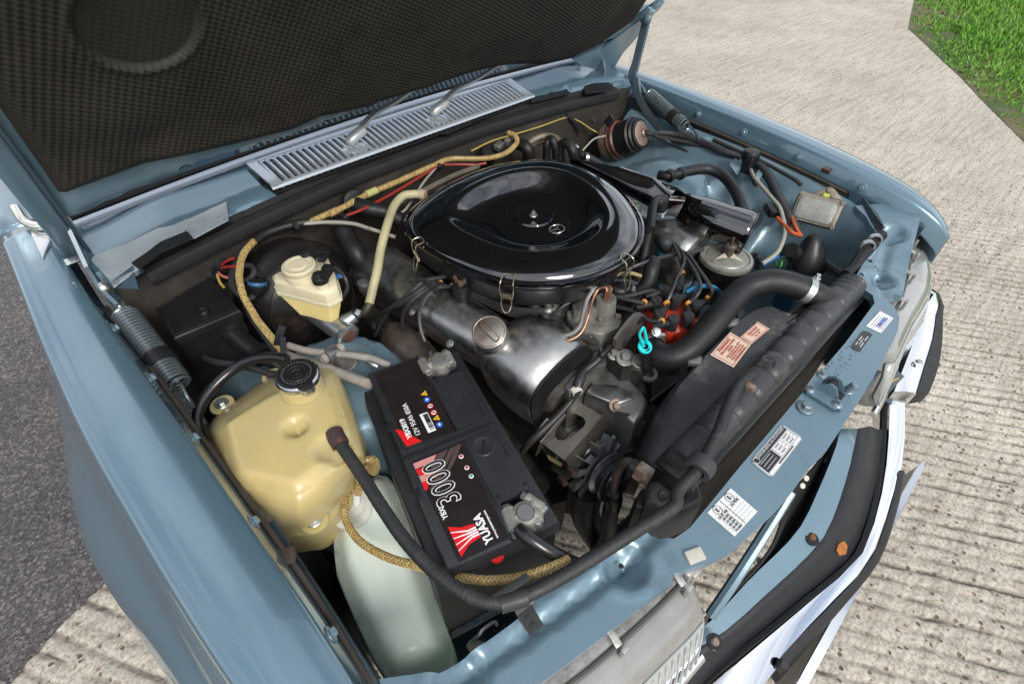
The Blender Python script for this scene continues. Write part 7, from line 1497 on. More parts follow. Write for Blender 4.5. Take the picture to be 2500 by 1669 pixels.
bm = B(); lathe(bm, [(0.033, -0.008), (0.033, 0.0), (0.031, 0.002), (0.022, 0.002), (0.021, 0.0), (0, 0.0)], frame(wcap, (0, -0.08, 1)), 32); wcp = put('bottle_cap', bm, mat('milky_cap', (0.66, 0.68, 0.62), rough=0.35, sss=0.4, sss_scale=0.01), wb)
nip = [(85, 400), (135, 365), (185, 380)]
for x, y in nip:
    a = U('8', x, y + 30, 0.690); c = U('8', x, y - 40, 0.715); bm = B(); tube(bm, [a, c], [0.0062, 0.0055], segs=10, n=0); put('nozzle', bm, lwht, wcp)
br_m = bpy.data.materials.new('braided_clear_hose'); br_m.use_nodes = True; tt = br_m.node_tree; bs = tt.nodes['Principled BSDF']
uvn = tt.nodes.new('ShaderNodeTexCoord'); w1 = tt.nodes.new('ShaderNodeTexVoronoi'); w1.inputs['Scale'].default_value = 260; gpos = tt.nodes.new('ShaderNodeNewGeometry'); tt.links.new(gpos.outputs['Position'], w1.inputs['Vector'])
cr_ = tt.nodes.new('ShaderNodeValToRGB'); cr_.color_ramp.elements[0].position = 0.1; cr_.color_ramp.elements[0].color = (0.42, 0.29, 0.10, 1); cr_.color_ramp.elements[1].position = 0.6; cr_.color_ramp.elements[1].color = (0.24, 0.15, 0.05, 1); tt.links.new(w1.outputs['Distance'], cr_.inputs[0]); tt.links.new(cr_.outputs[0], bs.inputs['Base Color']); bs.inputs['Roughness'].default_value = 0.35; bs.inputs['Coat Weight'].default_value = 0.4
thread = mat('braid_thread', (0.50, 0.38, 0.16), rough=0.45, var=0.1)
def braided(name, pts, r, parent=None, lab=None, cat=None, pitch=0.021, group=None):
    sp = smoothpath(pts, 8)
    if parent is None: parent = thing(name, lab, cat, sp[0], group)
    bm = B(); tube(bm, sp, r, segs=12, n=0); h = put('hose_wall', bm, br_m, parent)
    L_ = [0]
    for a, b in zip(sp, sp[1:]): L_.append(L_[-1] + (b-a).length)
    T = L_[-1]; N_ = int(T/0.0025); bm = B(); path = []; nv = None
    for i in range(N_+1):
        s = T*i/N_; j = 0
        while j < len(L_)-2 and L_[j+1] < s: j += 1
        p = sp[j].lerp(sp[j+1], (s-L_[j])/max(1e-9, L_[j+1]-L_[j])); d = (sp[j+1]-sp[j]).normalized()
        nv = d.orthogonal().normalized() if nv is None else (nv - d*nv.dot(d)).normalized(); path.append((s, p, nv.copy(), d.cross(nv)))
    for sg in (1, -1):
        for ph in range(4):
            tube(bm, [p + (n_*math.cos(sg*2*math.pi*s/pitch + ph*math.pi/2) + b_*math.sin(sg*2*math.pi*s/pitch + ph*math.pi/2))*(r*1.02) for s, p, n_, b_ in path], 0.0007, segs=3, n=0, caps=False)
    bd = put('braid', bm, thread, parent); bd['kind'] = 'stuff'
    return parent
braided('braided_hose', [U('8', 140, 345, .715), U('8', 110, 420, .722), U('8', 120, 530, .72), U('8', 210, 660, .72), U('8', 400, 765, .728), U('8', 640, 828, .74), U('8', 880, 890, .755), U('8', 1050, 905, .762), U('8', 1250, 880, .770), U('8', 1400, 830, .775), U('8', 1540, 770, .775)], 0.0054, None, 'braided yellowish hose running from washer bottle past the battery front', 'hose')
braided('braided_hose', [U('8', 90, 350, .715), U('8', 100, 290, .735), U('8', 160, 200, .75), U('8', 220, 150, .755), U('8', 290, 140, .75), U('8', 310, 190, .72)], 0.0058, None, 'short braided hose looping beside the expansion tank outlet', 'hose')
braided('braided_hose', [U('8', 190, 350, .715), U('8', 205, 290, .735), U('8', 210, 220, .75), U('8', 260, 190, .75), U('8', 300, 215, .72)], 0.0058, None, 'small inner braided hose on top of the washer bottle', 'hose')
# long braided hose along the bulkhead
braided('braided_hose', [U('4', 1835, 985, .775), U('4', 1760, 880, .785), U('4', 1660, 760, .79), U('4', 1590, 650, .80), U('4', 1545, 560, .815), U('4', 1525, 440, .83), U('4', 1560, 300, .835), U('4', 1680, 190, .835), U('4', 1850, 130, .835), U('4', 1980, 105, .832), U('4', 2150, 30, .835), U('2', 20, 1365, .835), U('2', 240, 1245, .835), U('2', 450, 1155, .835), U('2', 690, 1048, .838), U('2', 790, 1012, .838), U('2', 1000, 1010, .832), U('2', 1130, 978, .832), U('2', 1205, 910, .835), U('2', 1190, 865, .838), U('2', 1150, 845, .84)], 0.0058, None, 'long gold braided hose snaking along the bulkhead behind the engine', 'hose')
bm = B(); tube(bm, [U('4', 1625, 232, .836), U('4', 1700, 180, .836), U('4', 1850, 130, .836), U('4', 1975, 106, .834)], 0.0085, segs=12, n=4); put('hose_sleeve', bm, rubber(), bpy.data.objects['braided_hose.003'])
bm = B(); tube(bm, [U('2', 245, 1240, .838), U('2', 310, 1212, .838)], 0.0085, segs=10, n=0); put('hose_joiner', bm, mat('lime_plastic', (0.42, 0.42, 0.16), rough=0.4), bpy.data.objects['braided_hose.003'])
# coolant overflow hose, tank to radiator
oh = thing('overflow_hose', 'long black ribbed hose from the yellow tank across to the radiator top', 'hose', U('8', 500, 660, .75))
pth = [U('8', 70, 20, .808), U('8', 110, 80, .806), U('8', 220, 240, .800), U('8', 340, 430, .795), U('8', 470, 620, .79), U('8', 620, 790, .787), U('8', 780, 930, .785), U('8', 940, 1020, .784), U('8', 1080, 1045, .784), U('8', 1230, 1015, .784), U('8', 1480, 890, .786), U('8', 1750, 725, .788), U('8', 1980, 580, .79), U('8', 2200, 440, .792), U('9', 150, 330, .795), U('9', 280, 190, .80), U('9', 350, 60, .805), U('6', 410, 1430, .81), U('6', 460, 1290, .812), U('6', 530, 1160, .81), U('6', 610, 1085, .805)]
sp = smoothpath(pth, 16); bm = B(); tube(bm, sp, lambda t: 0.0088 + 0.00022*math.sin(t*len(sp)*2.1), segs=14, n=0); put('hose_body', bm, mat('ribbed_black_hose', (0.022, 0.022, 0.023), rough=0.5, var=0.25, vscale=60, bump=0.4, bscale=500, dirt=(0.07, 0.065, 0.06), dirt_at=0.66, dirt_scale=30), oh)
p0 = U('8', 75, 25, .808); bm = B(); tube(bm, [U('8', 40, -40, .81), U('8', 60, 5, .809), U('8', 85, 45, .807)], 0.0125, segs=14, n=3); put('hose_end', bm, mat('red_marked_end', (0.05, 0.03, 0.028), rough=0.6, var=0.4, dirt=(0.35, 0.10, 0.07), dirt_at=0.6, dirt_scale=60), oh)
i0 = min(range(len(sp)), key=lambda i: (sp[i] - U('9', 290, 180, .80)).length); d = (sp[i0+2]-sp[i0-2]).normalized()
bm = B(); lathe(bm, [(0.011, -0.010), (0.019, -0.010), (0.020, 0), (0.019, 0.010), (0.011, 0.010)], frame(sp[i0], d), 24); put('hose_holder', bm, grey_pl, oh)
i0 = min(range(len(sp)), key=lambda i: (sp[i] - U('8', 1180, 1025, .784)).length); d = (sp[i0+2]-sp[i0-2]).normalized(); bm = B(); lathe(bm, [(0.009, -0.016), (0.0108, -0.016), (0.0108, 0.016), (0.009, 0.016)], frame(sp[i0], d), 18); put('hose_clip', bm, clipm, oh)
bm = B(); box(bm, 0.05, 0.010, 0.004, frame(U('8', 1168, 955, .79), (0, 0, 1), U('8', 1215, 920, .79) - U('8', 1120, 985, .79)), 0.001); put('hose_clip', bm, clipm, oh)
bm = B(); box(bm, 0.010, 0.016, 0.012, Matrix.Translation(U('6', 600, 1160, .812)), 0.002); put('clamp_screw', bm, rust(), oh)

# ================================================================== BRAKES
bb = thing('brake_booster', 'large round black brake servo drum on the bulkhead', 'brake servo', (-0.42, 0.86, 0.58))
ax = V((0.10, -1, 0.10)).normalized(); bc_ = V((-0.425, 0.865, 0.70))
servo = mat('scuffed_black_servo', (0.013, 0.012, 0.012), rough=0.32, coat=0.3, var=0.4, vscale=15, dirt=(0.07, 0.04, 0.03), dirt_at=0.66, dirt_scale=16, coat_rough=0.2)
bm = B(); lathe(bm, [(0, 0.075), (0.040, 0.075), (0.050, 0.068), (0.085, 0.060), (0.100, 0.048), (0.112, 0.030), (0.120, 0.012), (0.1245, 0.008), (0.1255, 0.003), (0.1255, -0.003), (0.121, -0.006), (0.118, -0.05), (0.10, -0.075), (0, -0.08)], frame(bc_, ax), 56); put('drum', bm, servo, bb)
bm = B(); lathe(bm, [(0.094, 0.052), (0.098, 0.056), (0.103, 0.050)], frame(bc_, ax), 56); put('pressed_rib', bm, servo, bb)
mc = thing('brake_master_cylinder', 'zinc plated brake master cylinder under a cream fluid reservoir', 'master cylinder', U('g', 900, 1200, .66))
m0, m1 = U('g', 640, 1010, .745), U('g', 1108, 1362, .738)
dm = (m1 - m0).normalized()
bm = B(); tube(bm, [m0 - dm*0.03, m0, m0.lerp(m1, 0.5), m1 - dm*0.006, m1], [0.024, 0.023, 0.022, 0.0215, 0.0195], segs=22, n=3); lathe(bm, [(0.022, -0.010), (0.0235, -0.006), (0.0235, -0.001), (0.019, 0.001)], frame(m1, dm), 26); put('cylinder', bm, zinc(), mc)
bm = B(); lathe(bm, [(0, 0.0005), (0.011, 0.0008), (0.0135, 0.0), (0.0135, -0.002)], frame(m1 + dm*0.002, dm), 22); put('end_plug', bm, mat('copper_brown_plug', (0.22, 0.11, 0.08), rough=0.5, metal=0.5, var=0.3), mc)
s1_ = m0.lerp(m1, 0.70); s2_ = U('g', 1180, 1100, .755)
bm = B(); tube(bm, [s1_, s1_.lerp(s2_, 0.6), s2_], [0.016, 0.0155, 0.012], segs=14, n=2); put('port', bm, zinc(), mc); bm = B(); tube(bm, [m0 + dm*0.02, U('g', 570, 1070, .735)], [0.015, 0.012], segs=14, n=2); put('port', bm, zinc(), mc)
for x, y, z in ((1215, 1070, .757), (530, 1075, .732)): bm = B(); prism(bm, [(0.0085*math.cos(k*math.pi/3), 0.0085*math.sin(k*math.pi/3)) for k in range(6)], -0.006, 0.006, frame(U('g', x, y, z), (0.8, 0.4, 0.3)), bev=0.001); put('pipe_nut', bm, zinc(), mc)
lead_tube([U('g', 520, 1075, .70), U('g', 430, 1080, .70), U('g', 375, 1150, .69), U('g', 380, 1260, .65)], 0.0032, pipe, mc, 'brake_pipe')
lead_tube([U('g', 500, 1060, .70), U('g', 380, 1110, .70), U('g', 270, 1165, .69)], 0.0025, pipe, mc, 'brake_pipe')
lead_tube([U('g', 820, 1250, .64), U('g', 790, 1330, .62), U('g', 760, 1400, .58)], 0.003, pipe, mc, 'brake_pipe')
cream = mat('cream_fluid_plastic', (0.66, 0.60, 0.42), rough=0.38, sss=0.5, sss_rad=(1, 0.85, 0.5), sss_scale=0.012, var=0.08, coat=0.1)
amber = mat('amber_fluid_plastic', (0.62, 0.50, 0.22), rough=0.35, sss=0.6, sss_rad=(1, 0.75, 0.3), sss_scale=0.012, var=0.10, vscale=20, coat=0.1)
def gpoly(pts, z): return [U('g', x, y, z) for x, y in pts]
topo = [(125, 605), (180, 565), (340, 500), (520, 410), (680, 375), (840, 360), (870, 430), (930, 560), (968, 700), (965, 750), (890, 800), (800, 838), (650, 812), (400, 740), (165, 690)]
rt_ = gpoly(topo, .818); cen_ = sum(rt_, V((0, 0, 0)))/len(rt_)
def gr(k, z): return [V((cen_.x + (p.x-cen_.x)*k, cen_.y + (p.y-cen_.y)*k, z)) for p in rt_]
bm = B(); loft(bm, [gr(0.90, .8225), gr(0.97, .820), gr(1.0, .816), gr(1.0, .797)]); rv = put('reservoir_lid', bm, cream, mc, smooth=40)
bm = B(); loft(bm, [gr(1.0, .7965), gr(1.05, .796), gr(1.05, .790), gr(0.99, .788)]); put('reservoir_seam', bm, cream, mc)
low_s = [V((m0.lerp(m1, 0.35).x + (p.x-cen_.x)*0.62, m0.lerp(m1, 0.35).y + (p.y-cen_.y)*0.62, 0.762)) for p in rt_]
mid_r = gr(0.98, .787); bm = B(); loft(bm, [mid_r, [a.lerp(c, 0.45) for a, c in zip(mid_r, low_s)], low_s]); put('reservoir_body', bm, amber, mc, smooth=40)
cpz = U('g', 495, 545, .830)
bm = B(); lathe(bm, [(0.030, -0.012), (0.030, 0.002), (0.029, 0.006), (0.0305, 0.008), (0.0305, 0.016), (0.029, 0.0175), (0.024, 0.0175), (0.023, 0.0165), (0.016, 0.0165), (0.0145, 0.018), (0, 0.018)], frame(cpz, (0, 0, 1)), 36); cpp = put('filler_cap', bm, cream, mc)
for a in range(0, 360, 9):
    d = V((math.cos(math.radians(a)), math.sin(math.radians(a)), 0))
    if a % 72 != 0: bm = B(); box(bm, 0.0009, 0.0024, 0.0004, frame(cpz + d*0.0262 + V((0, 0, 0.0177)), (0, 0, 1), d.cross(V((0, 0, 1))))); put('cap_print', bm, mat('grey_print', (0.22, 0.22, 0.20)), cpp)
for x, y in ((578, 355), (738, 625)):
    p = U('g', x, y, .840); bm = B(); lathe(bm, [(0.010, -0.018), (0.0105, -0.008), (0.0145, -0.006), (0.0148, 0.0), (0.0145, 0.004), (0.0118, 0.006), (0.011, 0.010), (0.006, 0.0135), (0, 0.0145)], frame(p, (0, 0, 1)), 24); bp2 = put('switch_boot', bm, rubber(), mc)
    bm = B(); lathe(bm, [(0.0115, -0.03), (0.0115, -0.006)], frame(p, (0, 0, 1)), 16); put('switch_stem', bm, cream, bp2)
for x, y, a in ((785, 330, .852), (830, 545, .852)):
    p = U('g', x, y, a); bm = B(); box(bm, 0.030, 0.014, 0.012, frame(p, (0, 0, 1), (1, 0.75, 0)), 0.0015); box(bm, 0.016, 0.016, 0.008, frame(p + V((0.004, 0.006, 0.004)), (0, 0, 1), (1, 0.75, 0)), 0.0015); put('plug_connector', bm, plastic(), mc)
lead_tube([U('g', 860, 485, .838), U('g', 960, 500, .838), U('g', 1060, 620, .83), U('g', 1090, 750, .81), U('g', 1030, 880, .78), U('g', 980, 930, .76)], 0.0032, lead, mc, 'sensor_wire')
bm = B(); box(bm, 0.018, 0.009, 0.0035, frame(U('g', 975, 600, .80), (-0.5, -0.5, 0.7), (1, -0.5, 0)), 0.0005); put('blue_tag', bm, mat('blue_tag', (0.02, 0.14, 0.33), rough=0.5), mc)
# cream breather hose from bulkhead to the cylinder
ch = thing('breather_hose', 'pale cream hose dropping from the bulkhead beside the air cleaner', 'hose', U('5', 300, 480, .74))
bm = B(); tube(bm, [U('2', 600, 1238, .845), U('2', 540, 1238, .85), U('2', 480, 1250, .85), U('2', 425, 1310, .845), U('2', 390, 1400, .84), U('2', 360, 1500, .83), U('5', 335, 300, .81), U('5', 315, 420, .79), U('5', 290, 520, .77), U('5', 265, 630, .75)], 0.0092, segs=14, n=6); put('hose_body', bm, mat('cream_rubber_hose', (0.42, 0.38, 0.23), rough=0.45, var=0.2, sss=0.2, sss_scale=0.006), ch)
bm = B(); tube(bm, [U('2', 622, 1245, .845), U('2', 590, 1238, .846)], 0.0115, segs=14, n=0); put('hose_cuff', bm, mat('tan_cuff', (0.42, 0.33, 0.22), rough=0.5), ch)
bm = B(); tube(bm, [U('5', 275, 600, .752), U('5', 262, 640, .745), U('5', 235, 680, .735), U('5', 195, 700, .725)], 0.0085, segs=12, n=4); put('rubber_elbow', bm, mat('olive_black_rubber', (0.045, 0.042, 0.028), rough=0.5, var=0.3), ch)
# ================================================================== FUSE BOX
fb = thing('fuse_box', 'black lidded fuse box beside the near coil spring', 'fuse box', (-0.61, 0.84, 0.64))
FZ = 0.798
fq = [U('4', x, y, FZ) for x, y in ((985, 655), (1330, 447), (1533, 668), (1108, 848))]
fx = ((fq[1]-fq[0]) + (fq[2]-fq[3])).normalized(); fcen = sum(fq, V((0, 0, 0)))/4
fpl = [(p.x, p.y) for p in fq]; fpl = ccw(fpl)
def fscale(k): return [(fcen.x + (x-fcen.x)*k, fcen.y + (y-fcen.y)*k) for x, y in fpl]
bm = B(); prism(bm, fscale(1.0), FZ - 0.018, FZ, bev=0.005, seg=3); fl = put('lid', bm, plastic(), fb)
bm = B(); prism(bm, fscale(0.955), FZ - 0.13, FZ - 0.017); put('box', bm, plastic(), fb)
bm = B(); pp = [V((x, y, FZ + 0.0003)) for x, y in fscale(0.88)]; tube(bm, pp + [pp[0]], 0.0009, segs=5, n=0, caps=False); put('lid_rib', bm, plastic(), fl)
bm = B(); lathe(bm, [(0.009, 0.0), (0.009, 0.008), (0.0075, 0.010), (0.006, 0.009), (0.006, 0.004), (0, 0.004)], frame(U('4', 1305, 700, FZ), (0, 0, 1)), 20); put('lid_knob', bm, plastic(), fl)
bm = B(); lathe(bm, [(0.007, 0.0), (0.007, 0.006), (0, 0.007)], frame(U('4', 1128, 500, FZ), (0, 0, 1)), 16); put('lid_knob', bm, plastic(), fl)
pcn = U('4', 1285, 905, .735)
bm = B(); lathe(bm, [(0.026, -0.02), (0.026, -0.004), (0.023, 0.0), (0.018, 0.0), (0.016, -0.006), (0.010, -0.004), (0.009, 0.012), (0, 0.014)], frame(pcn, (0.1, -0.9, 0.5)), 26); put('round_connector', bm, plastic(), fb)
lead_tube([pcn, U('4', 1300, 965, .73), U('4', 1380, 1000, .735), U('4', 1520, 1020, .74), U('4', 1640, 1050, .745), U('4', 1760, 1090, .745)], 0.0062, lead, fb, 'cable')
bm = B(); tube(bm, [U('4', 1360, 800, .755), U('4', 1440, 780, .755), U('4', 1520, 850, .745), U('4', 1620, 930, .735), U('4', 1720, 990, .73), U('4', 1800, 1040, .72)], [0.017, 0.020, 0.019, 0.018, 0.013, 0.011], segs=14, n=5); lm = put('loom_sleeve', bm, plastic(), fb)
for x, y, z in ((1490, 820, .75), (1660, 955, .735)): bm = B(); lathe(bm, [(0.017, -0.007), (0.0215, -0.006), (0.0215, 0.006), (0.017, 0.007)], frame(U('4', x, y, z), U('4', 1620, 930, z) - U('4', 1500, 830, z)), 18); put('loom_collar', bm, plastic(), lm)
# bulkhead grommet with red wires and relay loom
gw = thing('grommet_loom', 'ribbed bulkhead grommet with red wires above the fuse box', 'wiring', U('4', 1400, 380, .80))
gp2 = U('4', 1395, 375, .805)
bm = B(); lathe(bm, [(0.038, -0.012), (0.037, -0.002), (0.030, 0.004), (0.028, 0.002), (0.025, 0.010), (0.022, 0.008), (0.019, 0.018), (0.012, 0.020), (0, 0.02)], frame(gp2, (0.5, -0.8, 0.35)), 26); put('grommet', bm, rubber(), gw)
redw = mat('red_wire', (0.27, 0.025, 0.02), rough=0.4); yelw = mat('yellow_wire', (0.34, 0.27, 0.07), rough=0.4); whtw = mat('pale_grey_wire', (0.30, 0.29, 0.25), rough=0.45); orgw = mat('orange_wire', (0.42, 0.08, 0.015), rough=0.4); grnw = mat('green_wire', (0.05, 0.38, 0.08), rough=0.4); bluw = mat('blue_wire', (0.02, 0.12, 0.36), rough=0.4)
lead_tube([U('4', 1415, 380, .815), U('4', 1450, 355, .825), U('4', 1495, 338, .83)], 0.0028, redw, gw, 'wire'); lead_tube([U('4', 1415, 400, .81), U('4', 1480, 392, .82), U('4', 1555, 385, .825)], 0.0028, redw, gw, 'wire')
lead_tube([U('4', 1380, 420, .80), U('4', 1420, 455, .80), U('4', 1475, 468, .80)], 0.0028, mat('pink_wire', (0.45, 0.12, 0.12), rough=0.4), gw, 'wire'); lead_tube([U('4', 1380, 430, .80), U('4', 1400, 490, .79), U('4', 1430, 530, .78)], 0.0028, yelw, gw, 'wire')
for off, z in ((0, .82), (14, .815), (-12, .812)):
    lead_tube([U('4', 1900 + off, 125 + off*0.6, z + .008), U('4', 1720, 160 + off, z + .008), U('4', 1600 + off, 240, z + .008), U('4', 1520 + off, 350, z), U('4', 1480 + off, 460, z - .01), U('4', 1500 + off, 540, z - .02), U('4', 1560 + off, 600, z - .03), U('4', 1600 + off, 700, z - .04), U('4', 1690 + off, 830, z - .05), U('4', 1760 + off, 930, z - .06)], 0.0042, lead, gw, 'wire')
lead_tube([U('4', 1545, 385, .825), U('4', 1600, 390, .825), U('4', 1620, 430, .82), U('4', 1580, 475, .81), U('4', 1510, 480, .80)], 0.005, lead, gw, 'wire')
pk = U('4', 1640, 505, .80); bm = B(); lathe(bm, [(0, 0.012), (0.010, 0.012), (0.016, 0.008), (0.017, 0.0), (0.015, -0.01), (0.009, -0.022), (0, -0.024)], frame(pk, (0.35, 0.15, 0.9)), 22); plg = put('check_valve', bm, plastic(), gw)
bm = B(); lathe(bm, [(0.0168, 0.0), (0.0175, 0.002), (0.0175, 0.005), (0.0162, 0.007)], frame(pk, (0.35, 0.15, 0.9)), 22); put('blue_ring', bm, mat('blue_ring', (0.03, 0.12, 0.25), rough=0.4), plg)
lead_tube([U('4', 1640, 540, .785), U('4', 1610, 585, .78), U('4', 1560, 610, .78)], 0.0068, lead, gw, 'wire')
# ================================================================== HYDRAULIC HOSES OVER THE TOWER
grc = mat('grey_corroded_hose', (0.26, 0.24, 0.22), rough=0.6, var=0.25, vscale=50, dirt=(0.36, 0.26, 0.19), dirt_at=0.62, dirt_scale=25)
for lab, pts, r in (('slim grey hydraulic hose with a square fitting over the tower', [('4', 1835, 895, .79), ('4', 1960, 930, .79), ('4', 2110, 945, .79), ('4', 2230, 955, .79), ('4', 2349, 975, .785), ('5', 150, 950, .78), ('5', 260, 970, .775), ('5', 400, 1025, .765)], 0.0062), ('thick grey hydraulic hose running from the tower under the battery corner', [('4', 1800, 945, .775), ('4', 1900, 985, .775), ('4', 2050, 1030, .775), ('4', 2200, 1085, .773), ('4', 2349, 1140, .770), ('5', 120, 1080, .765), ('5', 250, 1140, .757)], 0.0085)):
    t = thing('hydraulic_hose', lab, 'hose', U(*pts[3]) - V((0, 0, 0.02))); bm = B(); tube(bm, [U(*q) for q in pts], r, segs=12, n=5); put('hose_body', bm, grc, t)
    if r < 0.007:
        p = U('4', 2118, 945, .792); bm = B(); box(bm, 0.020, 0.018, 0.020, frame(p, (0, 0, 1), (1, 0.1, 0)), 0.003); put('fitting', bm, zinc(), t)
        for dx in (-0.016, 0.016): bm = B(); lathe(bm, [(0.0088, -0.004), (0.0095, 0), (0.0088, 0.004)], frame(p + V((dx, dx*0.1, 0)), (1, 0.1, 0)), 12); put('ferrule', bm, grc, t)
tw = thing('damper_mount', 'round washer and nut of the damper mount on the near tower', 'damper mount', U('4', 2170, 1010, .755))
bm = B(); lathe(bm, [(0, 0.006), (0.012, 0.006), (0.020, 0.004), (0.028, 0.007), (0.031, 0.005), (0.032, 0.0), (0, 0.0)], frame(U('4', 2170, 1015, .739), (0, 0, 1)), 30); put('cup_washer', bm, rough_alloy(), tw)
bm = B(); prism(bm, [(0.011*math.cos(k*math.pi/3), 0.011*math.sin(k*math.pi/3)) for k in range(6)], 0.006, 0.020, frame(U('4', 2170, 1012, .739), (0, 0, 1)), bev=0.001); lathe(bm, [(0.006, 0.02), (0.006, 0.030), (0, 0.031)], frame(U('4', 2170, 1012, .739), (0, 0, 1)), 12); put('mount_nut', bm, rough_alloy(), tw)
bm = B(); lathe(bm, [(0.032, 0.0), (0.060, 0.0), (0.062, -0.004)], frame(U('4', 2175, 1030, .7365), (0, 0, 1)), 30); put('seat_plate', bm, bay_paint(), tw)
bm = B(); tube(bm, [U('h', 270, 1160, .765), U('h', 320, 1195, .762), U('h', 370, 1225, .758)], [0.005, 0.0065, 0.0065], segs=10, n=2); put('bleed_stud', bm, zinc(), tw)
# big black cable loop round the expansion tank
kl = thing('cable_loop', 'thick black cable looping round the expansion tank to the fender', 'cable', U('4', 1270, 1350, .73))
bm = B(); tube(bm, [U('4', 1830, 985, .80), U('4', 1740, 970, .80), U('4', 1620, 985, .795), U('4', 1500, 1040, .785), U('4', 1390, 1130, .775), U('4', 1300, 1240, .765), U('4', 1258, 1340, .755), U('4', 1260, 1430, .745), U('4', 1300, 1530, .735), U('7', 1380, 160, .72), U('7', 1480, 320, .70), U('7', 1620, 520, .66)], 0.0085, segs=12, n=6); put('sheath', bm, mat('glossy_black_cable', (0.012, 0.012, 0.013)), kl)
bm = B(); strip(bm, [U('4', 1800, 770, .83), U('4', 1780, 830, .82), U('4', 1765, 895, .805)], 0.012, 0.0015, up=(0, -1, 0.3)); strip(bm, [U('4', 1800, 840, .82), U('4', 1805, 920, .81), U('4', 1810, 990, .80)], 0.010, 0.0015, up=(0, -1, 0.3)); put('cable_tie', bm, plastic(), kl)
# ================================================================== BONNET SPRINGS
spz = mat('grey_coated_spring', (0.17, 0.20, 0.215), rough=0.3, metal=0.7, var=0.12, vscale=30)
def coil(name, lab, a, b, r, wire_r, turns, hook_a, hook_b, sleeve):
    t = thing(name, lab, 'spring', (a+b)/2 - V((0, 0, 0.02)), 'bonnet counterbalance springs')
    ax_ = (b-a); L_ = ax_.length; ax_.normalize(); n1 = ax_.orthogonal().normalized(); n2 = ax_.cross(n1)
    pts = []
    N_ = turns*14
    for i in range(N_+1):
        s = i/N_; th = 2*math.pi*turns*s; k = min(1, min(s, 1-s)*turns/0.8); rr_ = r*(0.55 + 0.45*smooth01(k)); pts.append(a + ax_*(L_*s) + (n1*math.cos(th) + n2*math.sin(th))*rr_)
    bm = B(); tube(bm, pts, wire_r, segs=7, n=0); put('coil', bm, spz, t)
    bm = B(); tube(bm, [pts[0], a - ax_*0.012] + hook_a, wire_r, segs=7, n=4); put('hook', bm, spz, t)
    bm = B(); tube(bm, [pts[-1], b + ax_*0.010] + hook_b, wire_r, segs=7, n=4); put('hook', bm, spz, t)
    bm = B(); c = a + ax_*(L_*sleeve); lathe(bm, [(r*0.9, -0.012), (r + wire_r*1.6, -0.012), (r + wire_r*1.8, 0), (r + wire_r*1.6, 0.012), (r*0.9, 0.012)], frame(c, ax_), 26); put('rubber_sleeve', bm, rubber(), t)
coil('bonnet_spring', 'grey coil spring lying inside the near fender', U('4', 790, 690, .848), U('4', 1140, 1150, .798), 0.0185, 0.0029, 26, [U('4', 765, 650, .862), U('4', 740, 620, .865), U('4', 760, 610, .86)], [U('4', 1150, 1140, .80), U('4', 1190, 1220, .79), U('4', 1235, 1290, .77)], 0.68)
coil('bonnet_spring', 'grey coil spring by the far fender under the bonnet hinge', U('2', 2045, 600, .862), U('2', 2280, 810, .828), 0.0165, 0.0029, 20, [U('2', 2020, 590, .868), U('2', 2010, 580, .87)], [U('3', 215, 800, .826), U('3', 262, 855, .818), U('3', 275, 890, .812)], 0.72)
# ================================================================== FAR SIDE OF THE BAY
# power steering reservoir
ps = thing('steering_reservoir', 'round steering fluid reservoir with dull metal lid and wing nut', 'fluid reservoir', U('6', 455, 400, .66))
pz = U('6', 457, 330, .752)
bm = B(); lathe(bm, [(0.054, -0.10), (0.055, -0.014), (0.050, -0.012)], frame(pz, (0, 0, 1)), 40); put('canister', bm, satin_black(), ps)
bm = B(); lathe(bm, [(0.054, -0.012), (0.0565, -0.010), (0.0565, -0.004), (0.055, 0.0), (0.049, 0.001), (0.047, -0.001), (0.044, -0.001), (0.042, 0.002), (0.02, 0.005), (0, 0.006)], frame(pz, (0, 0, 1)), 44); pl_ = put('lid', bm, mat('dull_lid_zinc', (0.36, 0.36, 0.32), rough=0.5, metal=0.6, var=0.2, vscale=30, dirt=(0.22, 0.21, 0.17), dirt_at=0.58, dirt_scale=25), ps)
bm = B()
for a in (40, 160, 280): d = V((math.cos(math.radians(a)), math.sin(math.radians(a)), 0)); t = V((-d.y, d.x, 0)); loft(bm, [[pz + d*0.040 + V((0, 0, 0.001)), pz + d*0.038 + t*0.002 + V((0, 0, 0.002)), pz + d*0.038 - t*0.002 + V((0, 0, 0.002))], [pz + d*0.010 + V((0, 0, 0.013)), pz + d*0.008 + t*0.011 + V((0, 0, 0.004)), pz + d*0.008 - t*0.011 + V((0, 0, 0.004))]])
put('lid_web', bm, mat('brassy_wear', (0.32, 0.30, 0.24), rough=0.5, metal=0.6, var=0.3), pl_)
bm = B(); lathe(bm, [(0.011, 0.004), (0.0105, 0.022), (0.013, 0.024), (0.013, 0.030), (0.010, 0.034), (0, 0.034)], frame(pz, (0, 0, 1)), 20); lathe(bm, [(0.0035, 0.034), (0.0035, 0.048), (0, 0.049)], frame(pz, (0, 0, 1)), 10); box(bm, 0.022, 0.004, 0.008, frame(pz + V((0, 0, 0.033)), (0, 0, 1), (1, 0.6, 0)), 0.0015); put('wing_nut', bm, mat('dark_bronze', (0.14, 0.11, 0.09), rough=0.5, metal=0.6), ps)
lead_tube([U('6', 615, 330, .74), U('6', 640, 320, .745), U('6', 655, 345, .74), U('6', 650, 400, .70)], 0.006, rubber(), ps, 'hose')
